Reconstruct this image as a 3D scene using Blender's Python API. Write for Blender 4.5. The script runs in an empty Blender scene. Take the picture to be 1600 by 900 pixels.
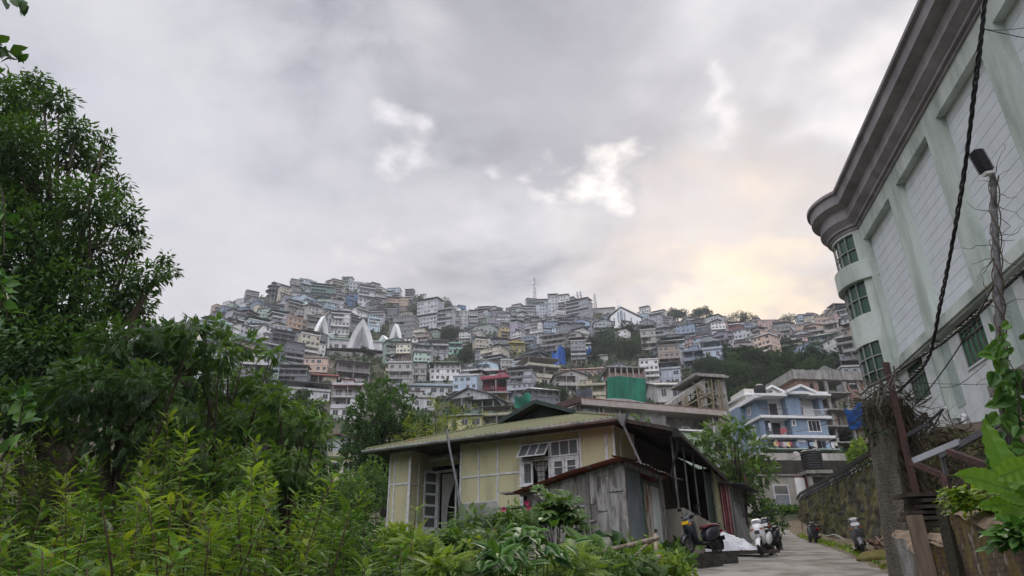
import bpy, math, random
import numpy as np
from mathutils import Vector, Matrix
random.seed(7); RNG = np.random.default_rng(7)
SC = bpy.context.scene; COL = SC.collection
rad = math.radians
# ---------------------------------------------------------------- camera
PITCH, ROLL, FPX = rad(24.1), rad(.73), 1050.
cF = np.array([0, math.cos(PITCH), math.sin(PITCH)]); _r0 = np.array([1., 0, 0]); _u0 = np.array([0, -math.sin(PITCH), math.cos(PITCH)])
cR = math.cos(ROLL)*_r0-math.sin(ROLL)*_u0; cU = math.sin(ROLL)*_r0+math.cos(ROLL)*_u0
cam = bpy.data.cameras.new("camera"); cam.sensor_width = 36; cam.lens = 36*FPX/1600; cam.clip_end = 6000; cam.clip_start = .05
camo = bpy.data.objects.new("camera", cam); COL.objects.link(camo); SC.camera = camo
camo.matrix_world = Matrix(((cR[0], cU[0], -cF[0], 0), (cR[1], cU[1], -cF[1], 0), (cR[2], cU[2], -cF[2], 0), (0, 0, 0, 1)))
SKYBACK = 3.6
# ---------------------------------------------------------------- view, world, sun
SC.view_settings.view_transform = 'Standard'; SC.view_settings.look = 'None'; SC.view_settings.exposure = EXPOSURE = 0.92; SC.view_settings.gamma = 1
SC.render.engine = 'CYCLES'
try:
    SC.cycles.max_bounces = 5; SC.cycles.diffuse_bounces = 3; SC.cycles.transparent_max_bounces = 6; SC.cycles.volume_bounces = 0
    SC.cycles.use_denoising = True; SC.cycles.volume_step_rate = 4
except Exception: pass
def ray(px, py): return cF+(px-800)/FPX*cR-(py-450)/FPX*cU
def Q(px, py, Y):
    r = ray(px, py); return r*(Y/r[1])
def QR(px, py, D):
    r = ray(px, py); return r*(D/math.hypot(r[0], r[1]))
def proj(p):
    p = np.array(p); d = p@cF; return 800+FPX*(p@cR)/d, 450-FPX*(p@cU)/d
SUNDIR = ray(1130, 330); SUNDIR /= np.linalg.norm(SUNDIR)
W = bpy.data.worlds.new("World"); SC.world = W; W.use_nodes = True
nt = W.node_tree; nt.nodes.clear()
def N(t, type_, **kw):
    n = t.nodes.new(type_)
    for k, v in kw.items():
        if k.startswith('i_'): n.inputs[int(k[2:])].default_value = v
        else: setattr(n, k, v)
    return n
def L(t, a, ao, b, bi): t.links.new(a.outputs[ao], b.inputs[bi])
tc = N(nt, 'ShaderNodeTexCoord'); geo = tc
sky = N(nt, 'ShaderNodeTexSky', sky_type='NISHITA', sun_disc=False, sun_elevation=math.asin(SUNDIR[2]), sun_rotation=math.atan2(SUNDIR[0], SUNDIR[1]))
bgN = N(nt, 'ShaderNodeBackground', i_1=.08); L(nt, sky, 0, bgN, 0)
# cloud deck: noise on the plane the deck lies in
sep = N(nt, 'ShaderNodeSeparateXYZ'); L(nt, tc, 'Generated', sep, 0)
za = N(nt, 'ShaderNodeMath', operation='ADD', i_1=.22); L(nt, sep, 2, za, 0)
zm = N(nt, 'ShaderNodeMath', operation='MAXIMUM', i_1=.1); L(nt, za, 0, zm, 0)
zc = N(nt, 'ShaderNodeCombineXYZ'); [L(nt, zm, 0, zc, i) for i in range(3)]
dv = N(nt, 'ShaderNodeVectorMath', operation='DIVIDE'); L(nt, tc, 'Generated', dv, 0); L(nt, zc, 0, dv, 1)
n1 = N(nt, 'ShaderNodeTexNoise'); n1.inputs['Scale'].default_value = 2.7; n1.inputs['Detail'].default_value = 10; n1.inputs['Roughness'].default_value = .58; n1.inputs['Distortion'].default_value = .25
L(nt, dv, 0, n1, 'Vector')
n2 = N(nt, 'ShaderNodeTexNoise'); n2.inputs['Scale'].default_value = 8; n2.inputs['Detail'].default_value = 8; L(nt, dv, 0, n2, 'Vector')
# warp for hand placed bright and dark cloud patches
wsub = N(nt, 'ShaderNodeVectorMath', operation='SUBTRACT'); L(nt, n2, 'Color', wsub, 0); wsub.inputs[1].default_value = (.5, .5, .5)
wsc = N(nt, 'ShaderNodeVectorMath', operation='SCALE'); wsc.inputs['Scale'].default_value = .30; L(nt, wsub, 0, wsc, 0)
wad = N(nt, 'ShaderNodeVectorMath', operation='ADD'); L(nt, tc, 'Generated', wad, 0); L(nt, wsc, 0, wad, 1)
cr = N(nt, 'ShaderNodeValToRGB'); L(nt, n1, 'Fac', cr, 0)
e = cr.color_ramp.elements; e[0].position = .36; e[0].color = (.20, .20, .23, 1); e[1].position = .64; e[1].color = (.55, .535, .555, 1)
m = cr.color_ramp.elements.new(.5); m.color = (.385, .378, .405, 1)
cur = cr; curo = 0
def patch(px, py, r_in, r_out, col, fac, warp=True):
    global cur, curo
    d = ray(px, py); d = d/np.linalg.norm(d)
    dist = N(nt, 'ShaderNodeVectorMath', operation='DISTANCE'); (L(nt, wad, 0, dist, 0) if warp else L(nt, tc, 'Generated', dist, 0)); dist.inputs[1].default_value = tuple(d)
    mr = N(nt, 'ShaderNodeMapRange', interpolation_type='SMOOTHSTEP'); L(nt, dist, 'Value', mr, 0)
    mr.inputs[1].default_value = r_in; mr.inputs[2].default_value = r_out; mr.inputs[3].default_value = fac; mr.inputs[4].default_value = 0
    mx = N(nt, 'ShaderNodeMix', data_type='RGBA'); L(nt, mr, 0, mx, 0); nt.links.new(cur.outputs[curo], mx.inputs[6]); mx.inputs[7].default_value = (*col, 1)
    cur = mx; curo = 2
patch(1250, 120, .05, .5, (.55, .54, .56), .5)
patch(80, 330, .05, .5, (.50, .51, .56), .6)
patch(820, 90, .02, .30, (.26, .255, .285), .7)
patch(900, 190, .02, .16, (.34, .33, .36), .6)
patch(1250, 290, .0, .18, (.33, .31, .32), .65)
patch(500, 330, .02, .22, (.43, .425, .46), .6)
patch(200, 60, .02, .25, (.50, .49, .51), .5)
patch(640, 220, .0, .07, (.76, .73, .74), .75)
patch(600, 385, .0, .045, (.76, .70, .69), .6)
patch(925, 275, .0, .07, (.92, .86, .80), .75)
patch(870, 300, .0, .05, (.8, .76, .74), .5)
patch(820, 240, .0, .04, (.75, .72, .72), .5)
patch(1110, 190, .0, .06, (.74, .70, .70), .6)
patch(1430, 120, .0, .17, (.85, .78, .75), .6)
patch(330, 460, .05, .30, (.60, .57, .58), .6)
patch(620, 450, .02, .22, (.52, .49, .49), .5)
patch(1150, 475, .02, .30, (.62, .51, .41), .7)
patch(1170, 460, .0, .13, (.88, .67, .42), .7)
patch(1060, 470, .0, .09, (.85, .74, .60), .5)
patch(1190, 390, .0, .07, (.52, .46, .42), .5)
# deck brightened out of view, overhead and behind the camera, as added fill light
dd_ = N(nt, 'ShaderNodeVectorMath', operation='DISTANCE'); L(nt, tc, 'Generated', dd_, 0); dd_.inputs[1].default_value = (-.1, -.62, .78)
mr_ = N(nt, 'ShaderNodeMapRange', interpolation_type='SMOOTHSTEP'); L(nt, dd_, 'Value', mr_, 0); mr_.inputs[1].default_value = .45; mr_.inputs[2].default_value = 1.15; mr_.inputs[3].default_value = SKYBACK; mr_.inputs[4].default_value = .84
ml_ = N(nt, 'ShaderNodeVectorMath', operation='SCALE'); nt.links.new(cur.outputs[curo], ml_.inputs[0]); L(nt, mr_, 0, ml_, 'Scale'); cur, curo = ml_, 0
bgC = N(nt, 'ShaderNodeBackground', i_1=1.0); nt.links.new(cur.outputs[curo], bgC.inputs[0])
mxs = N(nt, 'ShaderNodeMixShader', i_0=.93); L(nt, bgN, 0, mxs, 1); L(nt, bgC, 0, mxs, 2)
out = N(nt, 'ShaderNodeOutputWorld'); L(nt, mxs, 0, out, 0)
sun = bpy.data.lights.new("sun", 'SUN'); sun.energy = .9; sun.angle = rad(35); sun.color = (1, .9, .78)
suno = bpy.data.objects.new("sun", sun); COL.objects.link(suno)
suno.rotation_euler = Vector(-SUNDIR).to_track_quat('-Z', 'Y').to_euler()
# ---------------------------------------------------------------- materials
MC = {}
def mat(name, col, rough=.8, var=.18, scale=3., bump=.0, metal=0., col2=None, objcol=False, attr=None, streak=False, spec=.3, detail=6, thr=(.35, .7)):
    if name in MC: return MC[name]
    m = bpy.data.materials.new(name); m.use_nodes = True; t = m.node_tree; b = t.nodes['Principled BSDF']; MC[name] = m
    b.inputs['Roughness'].default_value = rough; b.inputs['Metallic'].default_value = metal; b.inputs['Specular IOR Level'].default_value = spec
    tc = N(t, 'ShaderNodeTexCoord'); mp = N(t, 'ShaderNodeMapping'); L(t, tc, 'Object', mp, 0)
    mp.inputs['Scale'].default_value = (1, 1, .22) if streak else (1, 1, 1)
    nz = N(t, 'ShaderNodeTexNoise'); nz.inputs['Scale'].default_value = scale; nz.inputs['Detail'].default_value = detail; nz.inputs['Roughness'].default_value = .62
    L(t, mp, 0, nz, 'Vector')
    mr = N(t, 'ShaderNodeMapRange'); L(t, nz, 'Fac', mr, 0); mr.inputs[1].default_value = thr[0]; mr.inputs[2].default_value = thr[1]
    mx = N(t, 'ShaderNodeMix', data_type='RGBA'); L(t, mr, 0, mx, 0)
    base = np.array(col[:3])
    c2 = np.array(col2) if col2 is not None else base*(1-var*2)
    c1 = base*(1+var*.5) if col2 is None else base
    mx.inputs[6].default_value = (*np.clip(c2, 0, 1), 1); mx.inputs[7].default_value = (*np.clip(c1, 0, 1), 1)
    o = mx; oo = 2
    if objcol:
        oi = N(t, 'ShaderNodeObjectInfo'); at = N(t, 'ShaderNodeAttribute', attribute_name='col')
        a = N(t, 'ShaderNodeMix', data_type='RGBA', blend_type='MULTIPLY', i_0=1.); L(t, oi, 'Color', a, 6); L(t, at, 'Color', a, 7)
        c = N(t, 'ShaderNodeMix', data_type='RGBA', blend_type='MULTIPLY', i_0=1.); L(t, mx, 2, c, 6); L(t, a, 2, c, 7); o = c
    L(t, o, oo, b, 'Base Color')
    if bump:
        bp = N(t, 'ShaderNodeBump'); bp.inputs['Strength'].default_value = bump; bp.inputs['Distance'].default_value = .05
        n3 = N(t, 'ShaderNodeTexNoise'); n3.inputs['Scale'].default_value = scale*6; n3.inputs['Detail'].default_value = 4; L(t, tc, 'Object', n3, 'Vector'); L(t, n3, 'Fac', bp, 'Height'); L(t, bp, 0, b, 'Normal')
    return m
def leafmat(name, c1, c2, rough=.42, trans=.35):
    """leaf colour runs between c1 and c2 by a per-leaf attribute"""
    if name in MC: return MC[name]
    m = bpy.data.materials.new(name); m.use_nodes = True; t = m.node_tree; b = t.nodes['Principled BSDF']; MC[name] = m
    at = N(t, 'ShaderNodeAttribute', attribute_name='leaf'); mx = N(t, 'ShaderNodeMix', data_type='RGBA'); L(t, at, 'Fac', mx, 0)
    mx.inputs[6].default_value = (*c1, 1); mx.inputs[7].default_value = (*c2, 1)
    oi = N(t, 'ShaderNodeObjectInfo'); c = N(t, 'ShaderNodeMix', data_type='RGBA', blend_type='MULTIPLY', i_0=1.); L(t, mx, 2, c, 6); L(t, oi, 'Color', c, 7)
    L(t, c, 2, b, 'Base Color'); b.inputs['Roughness'].default_value = rough; b.inputs['Specular IOR Level'].default_value = .35
    tr = N(t, 'ShaderNodeBsdfTranslucent'); hs = N(t, 'ShaderNodeMix', data_type='RGBA', blend_type='MULTIPLY', i_0=1.); L(t, c, 2, hs, 6); hs.inputs[7].default_value = (1.3, 1.25, .5, 1); L(t, hs, 2, tr, 0)
    ms = N(t, 'ShaderNodeMixShader', i_0=trans); L(t, b, 0, ms, 1); L(t, tr, 0, ms, 2)
    L(t, ms, 0, t.nodes['Material Output'], 0)
    return m
def glass(name, col, rough=.12):
    if name in MC: return MC[name]
    m = mat(name, col, rough, var=.2, scale=.8, spec=.6); return m
# ---------------------------------------------------------------- mesh builder
def nrm(v):
    v = np.array(v, float); n = np.linalg.norm(v); return v/n if n > 1e-9 else v
class MB:
    def __init__(s): s.v = []; s.f = []; s.m = []; s.n = 0
    def add(s, vs, fs, mi=0):
        vs = np.asarray(vs, float); s.v.append(vs)
        for f in fs: s.f.append([i+s.n for i in f]); s.m.append(mi)
        s.n += len(vs); return s
    def box(s, x0, x1, y0, y1, z0, z1, mi=0):
        v = [(x, y, z) for z in (z0, z1) for y in (y0, y1) for x in (x0, x1)]
        return s.add(v, [(0, 2, 3, 1), (4, 5, 7, 6), (0, 1, 5, 4), (2, 6, 7, 3), (0, 4, 6, 2), (1, 3, 7, 5)], mi)
    def obox(s, c, ax, ay, az, hx, hy, hz, mi=0):
        c = np.array(c, float); ax, ay, az = nrm(ax)*hx, nrm(ay)*hy, nrm(az)*hz
        v = [c+i*ax+j*ay+k*az for k in (-1, 1) for j in (-1, 1) for i in (-1, 1)]
        return s.add(v, [(0, 2, 3, 1), (4, 5, 7, 6), (0, 1, 5, 4), (2, 6, 7, 3), (0, 4, 6, 2), (1, 3, 7, 5)], mi)
    def bar(s, a, b, w, h=None, mi=0, up=(0, 0, 1)):
        a, b = np.array(a, float), np.array(b, float); h = h or w; d = b-a; l = np.linalg.norm(d)
        if l < 1e-6: return s
        y = np.cross(up, d)
        if np.linalg.norm(y) < 1e-4*l: y = np.cross((1, 0, 0), d)
        z = np.cross(d, y); return s.obox((a+b)/2, d, y, z, l/2, w/2, h/2, mi)
    def tube(s, pts, r, n=6, mi=0, cap=True):
        pts = np.asarray(pts, float); k = len(pts); r = np.broadcast_to(r, (k,)) if np.ndim(r) == 0 else np.asarray(r)
        vs = []; prev = None
        for i in range(k):
            d = nrm(pts[min(i+1, k-1)]-pts[max(i-1, 0)])
            if prev is None: prev = np.cross(d, (0, 0, 1)) if abs(d[2]) < .9 else np.cross(d, (1, 0, 0))
            x = nrm(prev-d*(prev@d)); prev = x; y = np.cross(d, x)
            for j in range(n):
                a = 2*math.pi*j/n; vs.append(pts[i]+r[i]*(math.cos(a)*x+math.sin(a)*y))
        fs = [(i*n+j, i*n+(j+1) % n, (i+1)*n+(j+1) % n, (i+1)*n+j) for i in range(k-1) for j in range(n)]
        if cap: fs += [tuple(range(n-1, -1, -1)), tuple((k-1)*n+j for j in range(n))]
        return s.add(vs, fs, mi)
    def lathe(s, prof, n=16, c=(0, 0, 0), mi=0, a0=0, a1=2*math.pi, axis=2):
        vs = []; full = abs(a1-a0-2*math.pi) < 1e-4; m_ = n if full else n+1
        for (r, z) in prof:
            for j in range(m_):
                a = a0+(a1-a0)*j/n; p = (r*math.cos(a), r*math.sin(a), z)
                if axis == 0: p = (z, p[0], p[1])
                if axis == 1: p = (p[0], z, p[1])
                vs.append(np.array(p)+c)
        fs = [(i*m_+j, i*m_+(j+1) % m_, (i+1)*m_+(j+1) % m_, (i+1)*m_+j) for i in range(len(prof)-1) for j in range(m_ if full else m_-1)]
        return s.add(vs, fs, mi)
    def prism(s, poly, d, mi=0):
        """planar polygon extruded by vector d"""
        p = np.asarray(poly, float); k = len(p); v = np.vstack([p, p+np.array(d)])
        return s.add(v, [tuple(range(k)), tuple(range(2*k-1, k-1, -1))]+[(i, i+k, (i+1) % k+k, (i+1) % k) for i in range(k)], mi)
    def quad(s, *p, mi=0): return s.add(p, [tuple(range(len(p)))], mi)
    def grid(s, fn, nu, nv, mi=0):
        vs = [fn(i/nu, j/nv) for j in range(nv+1) for i in range(nu+1)]
        return s.add(vs, [(j*(nu+1)+i, j*(nu+1)+i+1, (j+1)*(nu+1)+i+1, (j+1)*(nu+1)+i) for j in range(nv) for i in range(nu)], mi)
    def mesh(s, name, mats, smooth=False):
        me = bpy.data.meshes.new(name); me.from_pydata(np.vstack(s.v).tolist(), [], s.f); 
        for m_ in (mats if isinstance(mats, (list, tuple)) else [mats]): me.materials.append(m_)
        me.polygons.foreach_set('material_index', s.m)
        if smooth: me.polygons.foreach_set('use_smooth', [True]*len(s.f))
        a = me.color_attributes.new('col', 'FLOAT_COLOR', 'POINT'); a.data.foreach_set('color', [1.]*(4*s.n))
        me.update(); return me
def wire(name, me, parent=None, color=None, mods=None):
    o = bpy.data.objects.new(name, me); COL.objects.link(o)
    if parent is not None: o.parent = parent
    if color is not None: o.color = (*color, 1)
    return o
def part(name, mb, mats, parent=None, smooth=False, color=None, label=None):
    if not mb.f: return None
    o = wire(name, mb.mesh(name, mats, smooth), parent, color)
    if label: o['label'] = label
    return o
def part_each(name, mb, mats, parent, smooth=False, color=None):
    """every piece that was added becomes a part of its own"""
    off = 0; fi = 0
    for v in mb.v:
        k = len(v); q = MB(); fs = []; ms = []
        while fi < len(mb.f) and mb.f[fi][0] < off+k: fs.append([i-off for i in mb.f[fi]]); ms.append(mb.m[fi]); fi += 1
        q.v = [v]; q.f = fs; q.m = ms; q.n = k; off += k; part(name, q, mats, parent, smooth, color)
def tag(o, label=None, cat=None, group=None, kind=None):
    if label: o['label'] = label
    if cat: o['category'] = cat
    if group: o['group'] = group
    if kind: o['kind'] = kind
    return o
LOCS = {}
def thing(name, label, cat, loc=(0, 0, 0), rz=0., group=None):
    o = bpy.data.objects.new(name, None); COL.objects.link(o); o.empty_display_size = .2
    o.location = tuple(float(c) for c in loc); o.rotation_euler = (0, 0, rz); return tag(o, label, cat, group)
def copy_tree(o, parent=None):
    c = o.copy(); COL.objects.link(c); c.parent = parent
    for ch in list(KIDS.get(o.name, [])): copy_tree(ch, c)
    return c
KIDS = {}
def index_kids(root):
    """remember a finished thing's parts so that copying it stays fast"""
    def rec(o):
        KIDS[o.name] = [c for c in bpy.data.objects if c.parent == o]
        for c in KIDS[o.name]: rec(c)
    rec(root)
class Frame:
    """local frame of a thing: x = width direction, y = depth, turned by rz"""
    def __init__(s, loc, rz): s.o = np.array(loc, float); s.rz = rz; c, n = math.cos(rz), math.sin(rz); s.x = np.array([c, n, 0]); s.y = np.array([-n, c, 0])
    def loc(s, p): d = np.asarray(p)-s.o; return np.array([d@s.x, d@s.y, d[2]])
    def w(s, p): return s.o+p[0]*s.x+p[1]*s.y+np.array([0, 0, p[2]])
    def fy(s, px, py, y=0.):
        r = ray(px, py); t = (y+s.o@s.y)/(r@s.y); q = s.loc(r*t); return q
    def fx(s, px, py, x=0.):
        r = ray(px, py); t = (x+s.o@s.x)/(r@s.x); q = s.loc(r*t); return q
def smooth01(a, b, x): t = np.clip((np.asarray(x, float)-a)/(b-a), 0, 1); return t*t*(3-2*t)
# ---------------------------------------------------------------- terrain
PR_R = [0, 24, 40, 60, 100, 150, 200, 260, 330, 400, 480, 560]
PR_Z = [-1.6, 1.0, 2.4, 5.3, 17, 33, 52, 80, 112, 152, 200, 255]
RIDGE = [(200, 520), (300, 503), (345, 492), (400, 468), (450, 452), (480, 448), (590, 453), (640, 470), (690, 484), (760, 494), (830, 482), (870, 474), (940, 490), (1010, 499), (1100, 504), (1150, 512), (1200, 512), (1260, 506), (1330, 494), (1420, 480)]
RIDGE_AZ = []; RIDGE_K = []
for px_, py_ in RIDGE:
    r_ = ray(px_, py_); RIDGE_AZ.append(math.atan2(r_[0], r_[1])); RIDGE_K.append(r_[2]/math.hypot(r_[0], r_[1])*560/255)
def hgt(x, y):
    x = np.asarray(x, float); y = np.asarray(y, float); r = np.hypot(x, y)+1e-6; az = np.arctan2(x, y)
    w = smooth01(30, 100, r)*smooth01(-.2, .4, y/r); s = y*(1-w)+r*w
    z = np.interp(s, PR_R, PR_Z); z = np.where(s < 0, -1.6+s*.11, z)
    k = np.interp(az, RIDGE_AZ, RIDGE_K, left=.55, right=.8)
    kk = 1+(k-1)*smooth01(200, 560, r); z = np.where(s > 150, z*kk, z)
    zr = 255*k; z = np.where(r > 560, np.maximum(zr-(r-560)*.35, 20), z)
    # levelled plots of the blue house and the brick building above the bend
    wz = smooth01(.262, .30, az)*smooth01(62, 66, r)*smooth01(150, 120, r)
    z = z*(1-wz)+np.minimum(z, r*.152)*wz
    z = z-.9*smooth01(-1.5, -6, x)*smooth01(34, 15, r)-1.2*smooth01(1.2, -1.5, x)*smooth01(45, 25, r)*smooth01(-40, 0, y)
    return z
def hit(px, py, r0=5, r1=700):
    d = ray(px, py); d = d/math.hypot(d[0], d[1]); rr = np.arange(r0, r1, .25)
    zz = hgt(d[0]*rr, d[1]*rr); ok = np.nonzero(d[2]*rr <= zz)[0]
    r = rr[ok[0]] if len(ok) else 560.
    return np.array([d[0]*r, d[1]*r, d[2]*r])
# ground sheet, polar grid
def build_ground():
    rs = np.concatenate([[0], np.arange(1.5, 60, 1.5), np.arange(60, 200, 4), np.arange(200, 600, 8), [640, 720, 850, 1000, 1200]])
    na = 240; vs = []
    for r in rs:
        a = np.arange(na)*2*math.pi/na; x = r*np.sin(a); y = r*np.cos(a); z = hgt(x, y)-.06
        vs.append(np.stack([x, y, z], 1))
    vs = np.vstack(vs); fs = []
    for i in range(len(rs)-1):
        for j in range(na):
            fs.append((i*na+j, i*na+(j+1) % na, (i+1)*na+(j+1) % na, (i+1)*na+j)[::-1])
    mb = MB(); mb.add(vs, fs)
    m_ = mat('ground_earth', (.04, .055, .022), .95, scale=.12, col2=(.075, .065, .045), bump=.6, detail=12, thr=(.45, .62))
    return tag(part('ground', mb, m_, smooth=True), kind='structure')
build_ground()
# ================================================================ foliage tools
def basis(d, up):
    d = d/(np.linalg.norm(d, axis=1, keepdims=True)+1e-9); x = np.cross(d, up); nx = np.linalg.norm(x, axis=1, keepdims=True)
    x = np.where(nx < 1e-3, [1., 0, 0], x/(nx+1e-9)); z = np.cross(x, d); return x, d, z
def T_simple(w=.36, fold=.10, droop=.10):
    """folded pointed leaf along +y, length 1"""
    v = np.array([(0, 0, 0), (w*.9, .38, fold), (w*.55, .75, fold*.4-droop*.5), (0, 1, -droop), (-w*.55, .75, fold*.4-droop*.5), (-w*.9, .38, fold), (0, .5, -.02)])
    return v, [(0, 1, 6), (1, 2, 6), (2, 3, 6), (3, 4, 6), (4, 5, 6), (5, 0, 6)]
def T_diamond(w=.36, fold=.1):
    return np.array([(0, 0, 0), (w, .45, fold), (0, 1, -.06), (-w, .45, fold)]), [(0, 1, 2), (0, 2, 3)]
def T_pinnate(pairs=7, w=.10, ll=.34, droop=.22, ang=55, simple=True):
    vs, fs = [], []; tv, tf = T_diamond(.30, .08)
    def addl(base, a, l, z0):
        c, s_ = math.cos(a), math.sin(a); n = len(vs)
        for p in tv:
            x, y, z = p*l; vs.append((base[0]+c*x+s_*y, base[1]-s_*x+c*y, base[2]+z+z0-abs(s_*y)*.25))
        for f in tf: fs.append(tuple(i+n for i in f))
    for i in range(pairs):
        t = .14+.82*i/pairs; z = -droop*t*t; l = ll*(1-.35*abs(t-.45)/.55)
        for s_ in (-1, 1): addl((0, t, z), s_*rad(ang), l, 0)
    addl((0, .95, -droop*.9), 0, ll*.8, 0)
    n = len(vs); vs += [(-.008, 0, 0), (.008, 0, 0), (0, .97, -droop*.94)]; fs.append((n, n+1, n+2))
    return np.array(vs), fs
def T_cluster(k=9, spread=1., l=.5, w=.3, seed=0):
    """little twig with k leaves pointing about"""
    r = np.random.default_rng(seed); vs, fs = [], []; tv, tf = T_diamond(w, .08)
    for i in range(k):
        d = nrm(r.normal(size=3)*[.8, .8, .6]+[0, .55, 0]); up = nrm(r.normal(size=3)*.5+[0, 0, 1]); x, y, z = basis(d[None], up[None]); b = np.array([0, .15+.6*r.random(), 0])*spread+d*.1
        n = len(vs); s_ = l*(.7+.6*r.random())
        for p in tv: vs.append(b+s_*(p[0]*x[0]+p[1]*y[0]+p[2]*z[0]))
        for f in tf: fs.append(tuple(j+n for j in f))
    return np.array(vs), fs
def scatter(tmpl, pos, dirs, ups, size, shade=None, rng=RNG):
    tv, tf = tmpl; n = len(pos); x, y, z = basis(np.asarray(dirs, float), np.asarray(ups, float)); size = np.broadcast_to(size, (n,))
    v = pos[:, None, :]+size[:, None, None]*(tv[None, :, 0, None]*x[:, None]+tv[None, :, 1, None]*y[:, None]+tv[None, :, 2, None]*z[:, None])
    k = len(tv); sh = np.repeat(rng.random(n) if shade is None else shade, k)
    return v.reshape(-1, 3), tf, k, n, sh
def leaf_mesh(name, batches, material):
    """batches from scatter(), all templates triangulated or uniform"""
    V = []; LI = []; LS = []; SH = []; off = 0; lo = 0
    for (v, tf, k, n, sh) in batches:
        flat = np.array([i for f in tf for i in f]); sizes = np.array([len(f) for f in tf])
        idx = (flat[None]+(np.arange(n)*k)[:, None]+off).ravel(); LI.append(idx); LS.append(np.tile(sizes, n)); V.append(v); SH.append(sh); off += len(v)
    V = np.vstack(V); LI = np.concatenate(LI); LS = np.concatenate(LS); SH = np.concatenate(SH)
    me = bpy.data.meshes.new(name); me.vertices.add(len(V)); me.vertices.foreach_set('co', V.ravel()); me.loops.add(len(LI)); me.loops.foreach_set('vertex_index', LI.astype(np.int32))
    me.polygons.add(len(LS)); st = np.concatenate([[0], np.cumsum(LS)[:-1]]); me.polygons.foreach_set('loop_start', st.astype(np.int32)); 
    try: me.polygons.foreach_set('loop_total', LS.astype(np.int32))
    except Exception: pass
    me.update(calc_edges=True); a = me.attributes.new('leaf', 'FLOAT', 'POINT'); a.data.foreach_set('value', SH.astype(np.float32)); me.materials.append(material); return me
def blob_leaves(blobs, tmpl, per, size, droop=.2, out=1., rng=RNG, flat=1., shadebias=0., inner=.35, jit=.5, wob=.25):
    """blobs: (x,y,z,r). Leaves sit through each blob's shell, pointing outwards."""
    res = []
    for (bx, by, bz, br, *fl) in blobs:
        n = max(6, int(per*br*br)); u = rng.normal(size=(n, 3)); u /= np.linalg.norm(u, axis=1, keepdims=True)
        rr = br*(inner+(1-inner)*rng.random(n)**.6); 
        lump = 1+wob*np.sin(u[:, 0]*5+bx*3)*np.cos(u[:, 1]*4+bz*2)*np.sin(u[:, 2]*5+by)
        f = fl[0] if fl else flat
        pos = np.array([bx, by, bz])+u*(rr*lump)[:, None]*[1, 1, f]
        d = u*[out, out, out*.6]+rng.normal(size=(n, 3))*jit+[0, 0, -droop]; up = np.array([0, 0, 1.])+rng.normal(size=(n, 3))*.35+u*.3
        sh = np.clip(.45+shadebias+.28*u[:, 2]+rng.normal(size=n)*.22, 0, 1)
        res.append(scatter(tmpl, pos, d, up, size*(.7+.6*rng.random(n)), sh))
    return res
def limbs(mb, base, blobs, r0, trunk_top=None, rng=RNG, n=6, sag=.1):
    base = np.array(base, float); c = np.array([b[:3] for b in blobs]); top = np.array(trunk_top if trunk_top is not None else c.mean(0), float)
    k = 7; pts = [base+(top-base)*t+np.array([math.sin(t*5+base[0])*.03, math.cos(t*4)*.03, 0])*np.linalg.norm(top-base) for t in np.linspace(0, 1, k)]
    mb.tube(pts, np.linspace(r0, r0*.35, k), n)
    for b in blobs:
        e = np.array(b[:3], float); d_ = e-base; t = np.clip(.25+.7*rng.random()*max(.2, d_[2]/(top[2]-base[2]+1e-3))*.8, .2, .95)
        s_ = base+(top-base)*t; m_ = (s_+e)/2+np.array([0, 0, sag*np.linalg.norm(e-s_)])+rng.normal(size=3)*.04*np.linalg.norm(e-s_)
        q = [s_*(1-u)**2+2*m_*u*(1-u)+e*u*u for u in np.linspace(0, 1, 6)]; r1 = r0*(1-.65*t)*.55
        mb.tube(q, np.linspace(r1, max(r1*.15, .004), 6), max(4, n-1))
        for _ in range(3):
            a = q[rng.integers(2, 5)]; dd = nrm(rng.normal(size=3)+[0, 0, .4]); mb.tube([a, a+dd*b[3]*.5, a+(dd+[0, 0, .15])*b[3]*.9], [r1*.3, r1*.18, .003], 4)
BARK = mat('bark', (.07, .055, .04), .9, var=.3, scale=5, bump=.5, streak=True)
def tree(name, label, cat, base, blobs, tmpl, per, size, lm, r0=.12, top=None, group=None, leafname='crown', trunk='trunk', **kw):
    base = np.array(base, float); t = thing(name, label, cat, base, 0, group)
    bl = [(b[0]-base[0], b[1]-base[1], b[2]-base[2], *b[3:]) for b in blobs]
    mb = MB(); limbs(mb, (0, 0, -.3), bl, r0, None if top is None else np.array(top)-base); part(trunk, mb, BARK, t, smooth=True)
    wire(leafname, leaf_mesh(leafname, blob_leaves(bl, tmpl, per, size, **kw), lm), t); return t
def pxblobs(lst, D, jitter=.12, rng=RNG):
    """crown lobes seen at px,py with pixel radius, given a distance: real spheres scattered in depth"""
    o = []
    for (px, py, pr, *dd) in lst:
        d = D*(1+(dd[0] if dd else rng.uniform(-jitter, jitter))); p = Q(px, py, d); o.append((*p, pr*d/FPX*1.02))
    return o
LM_DARK = leafmat('leaf_dark', (.026, .062, .02), (.08, .17, .045))
LM_MID = leafmat('leaf_mid', (.032, .085, .02), (.14, .26, .045), .45)
LM_YEL = leafmat('leaf_young', (.05, .13, .02), (.29, .40, .055), .42, .45)
LM_BIG = leafmat('leaf_broad', (.035, .11, .03), (.12, .25, .05), .38, .3)
LM_FAR = leafmat('leaf_far', (.022, .05, .02), (.07, .12, .04), .7, .15)
LM_BAM = leafmat('leaf_bamboo', (.09, .15, .03), (.26, .32, .06), .5, .4)
TS, TD, TP, TC = T_simple(), T_diamond(), T_pinnate(), T_cluster()
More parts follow.
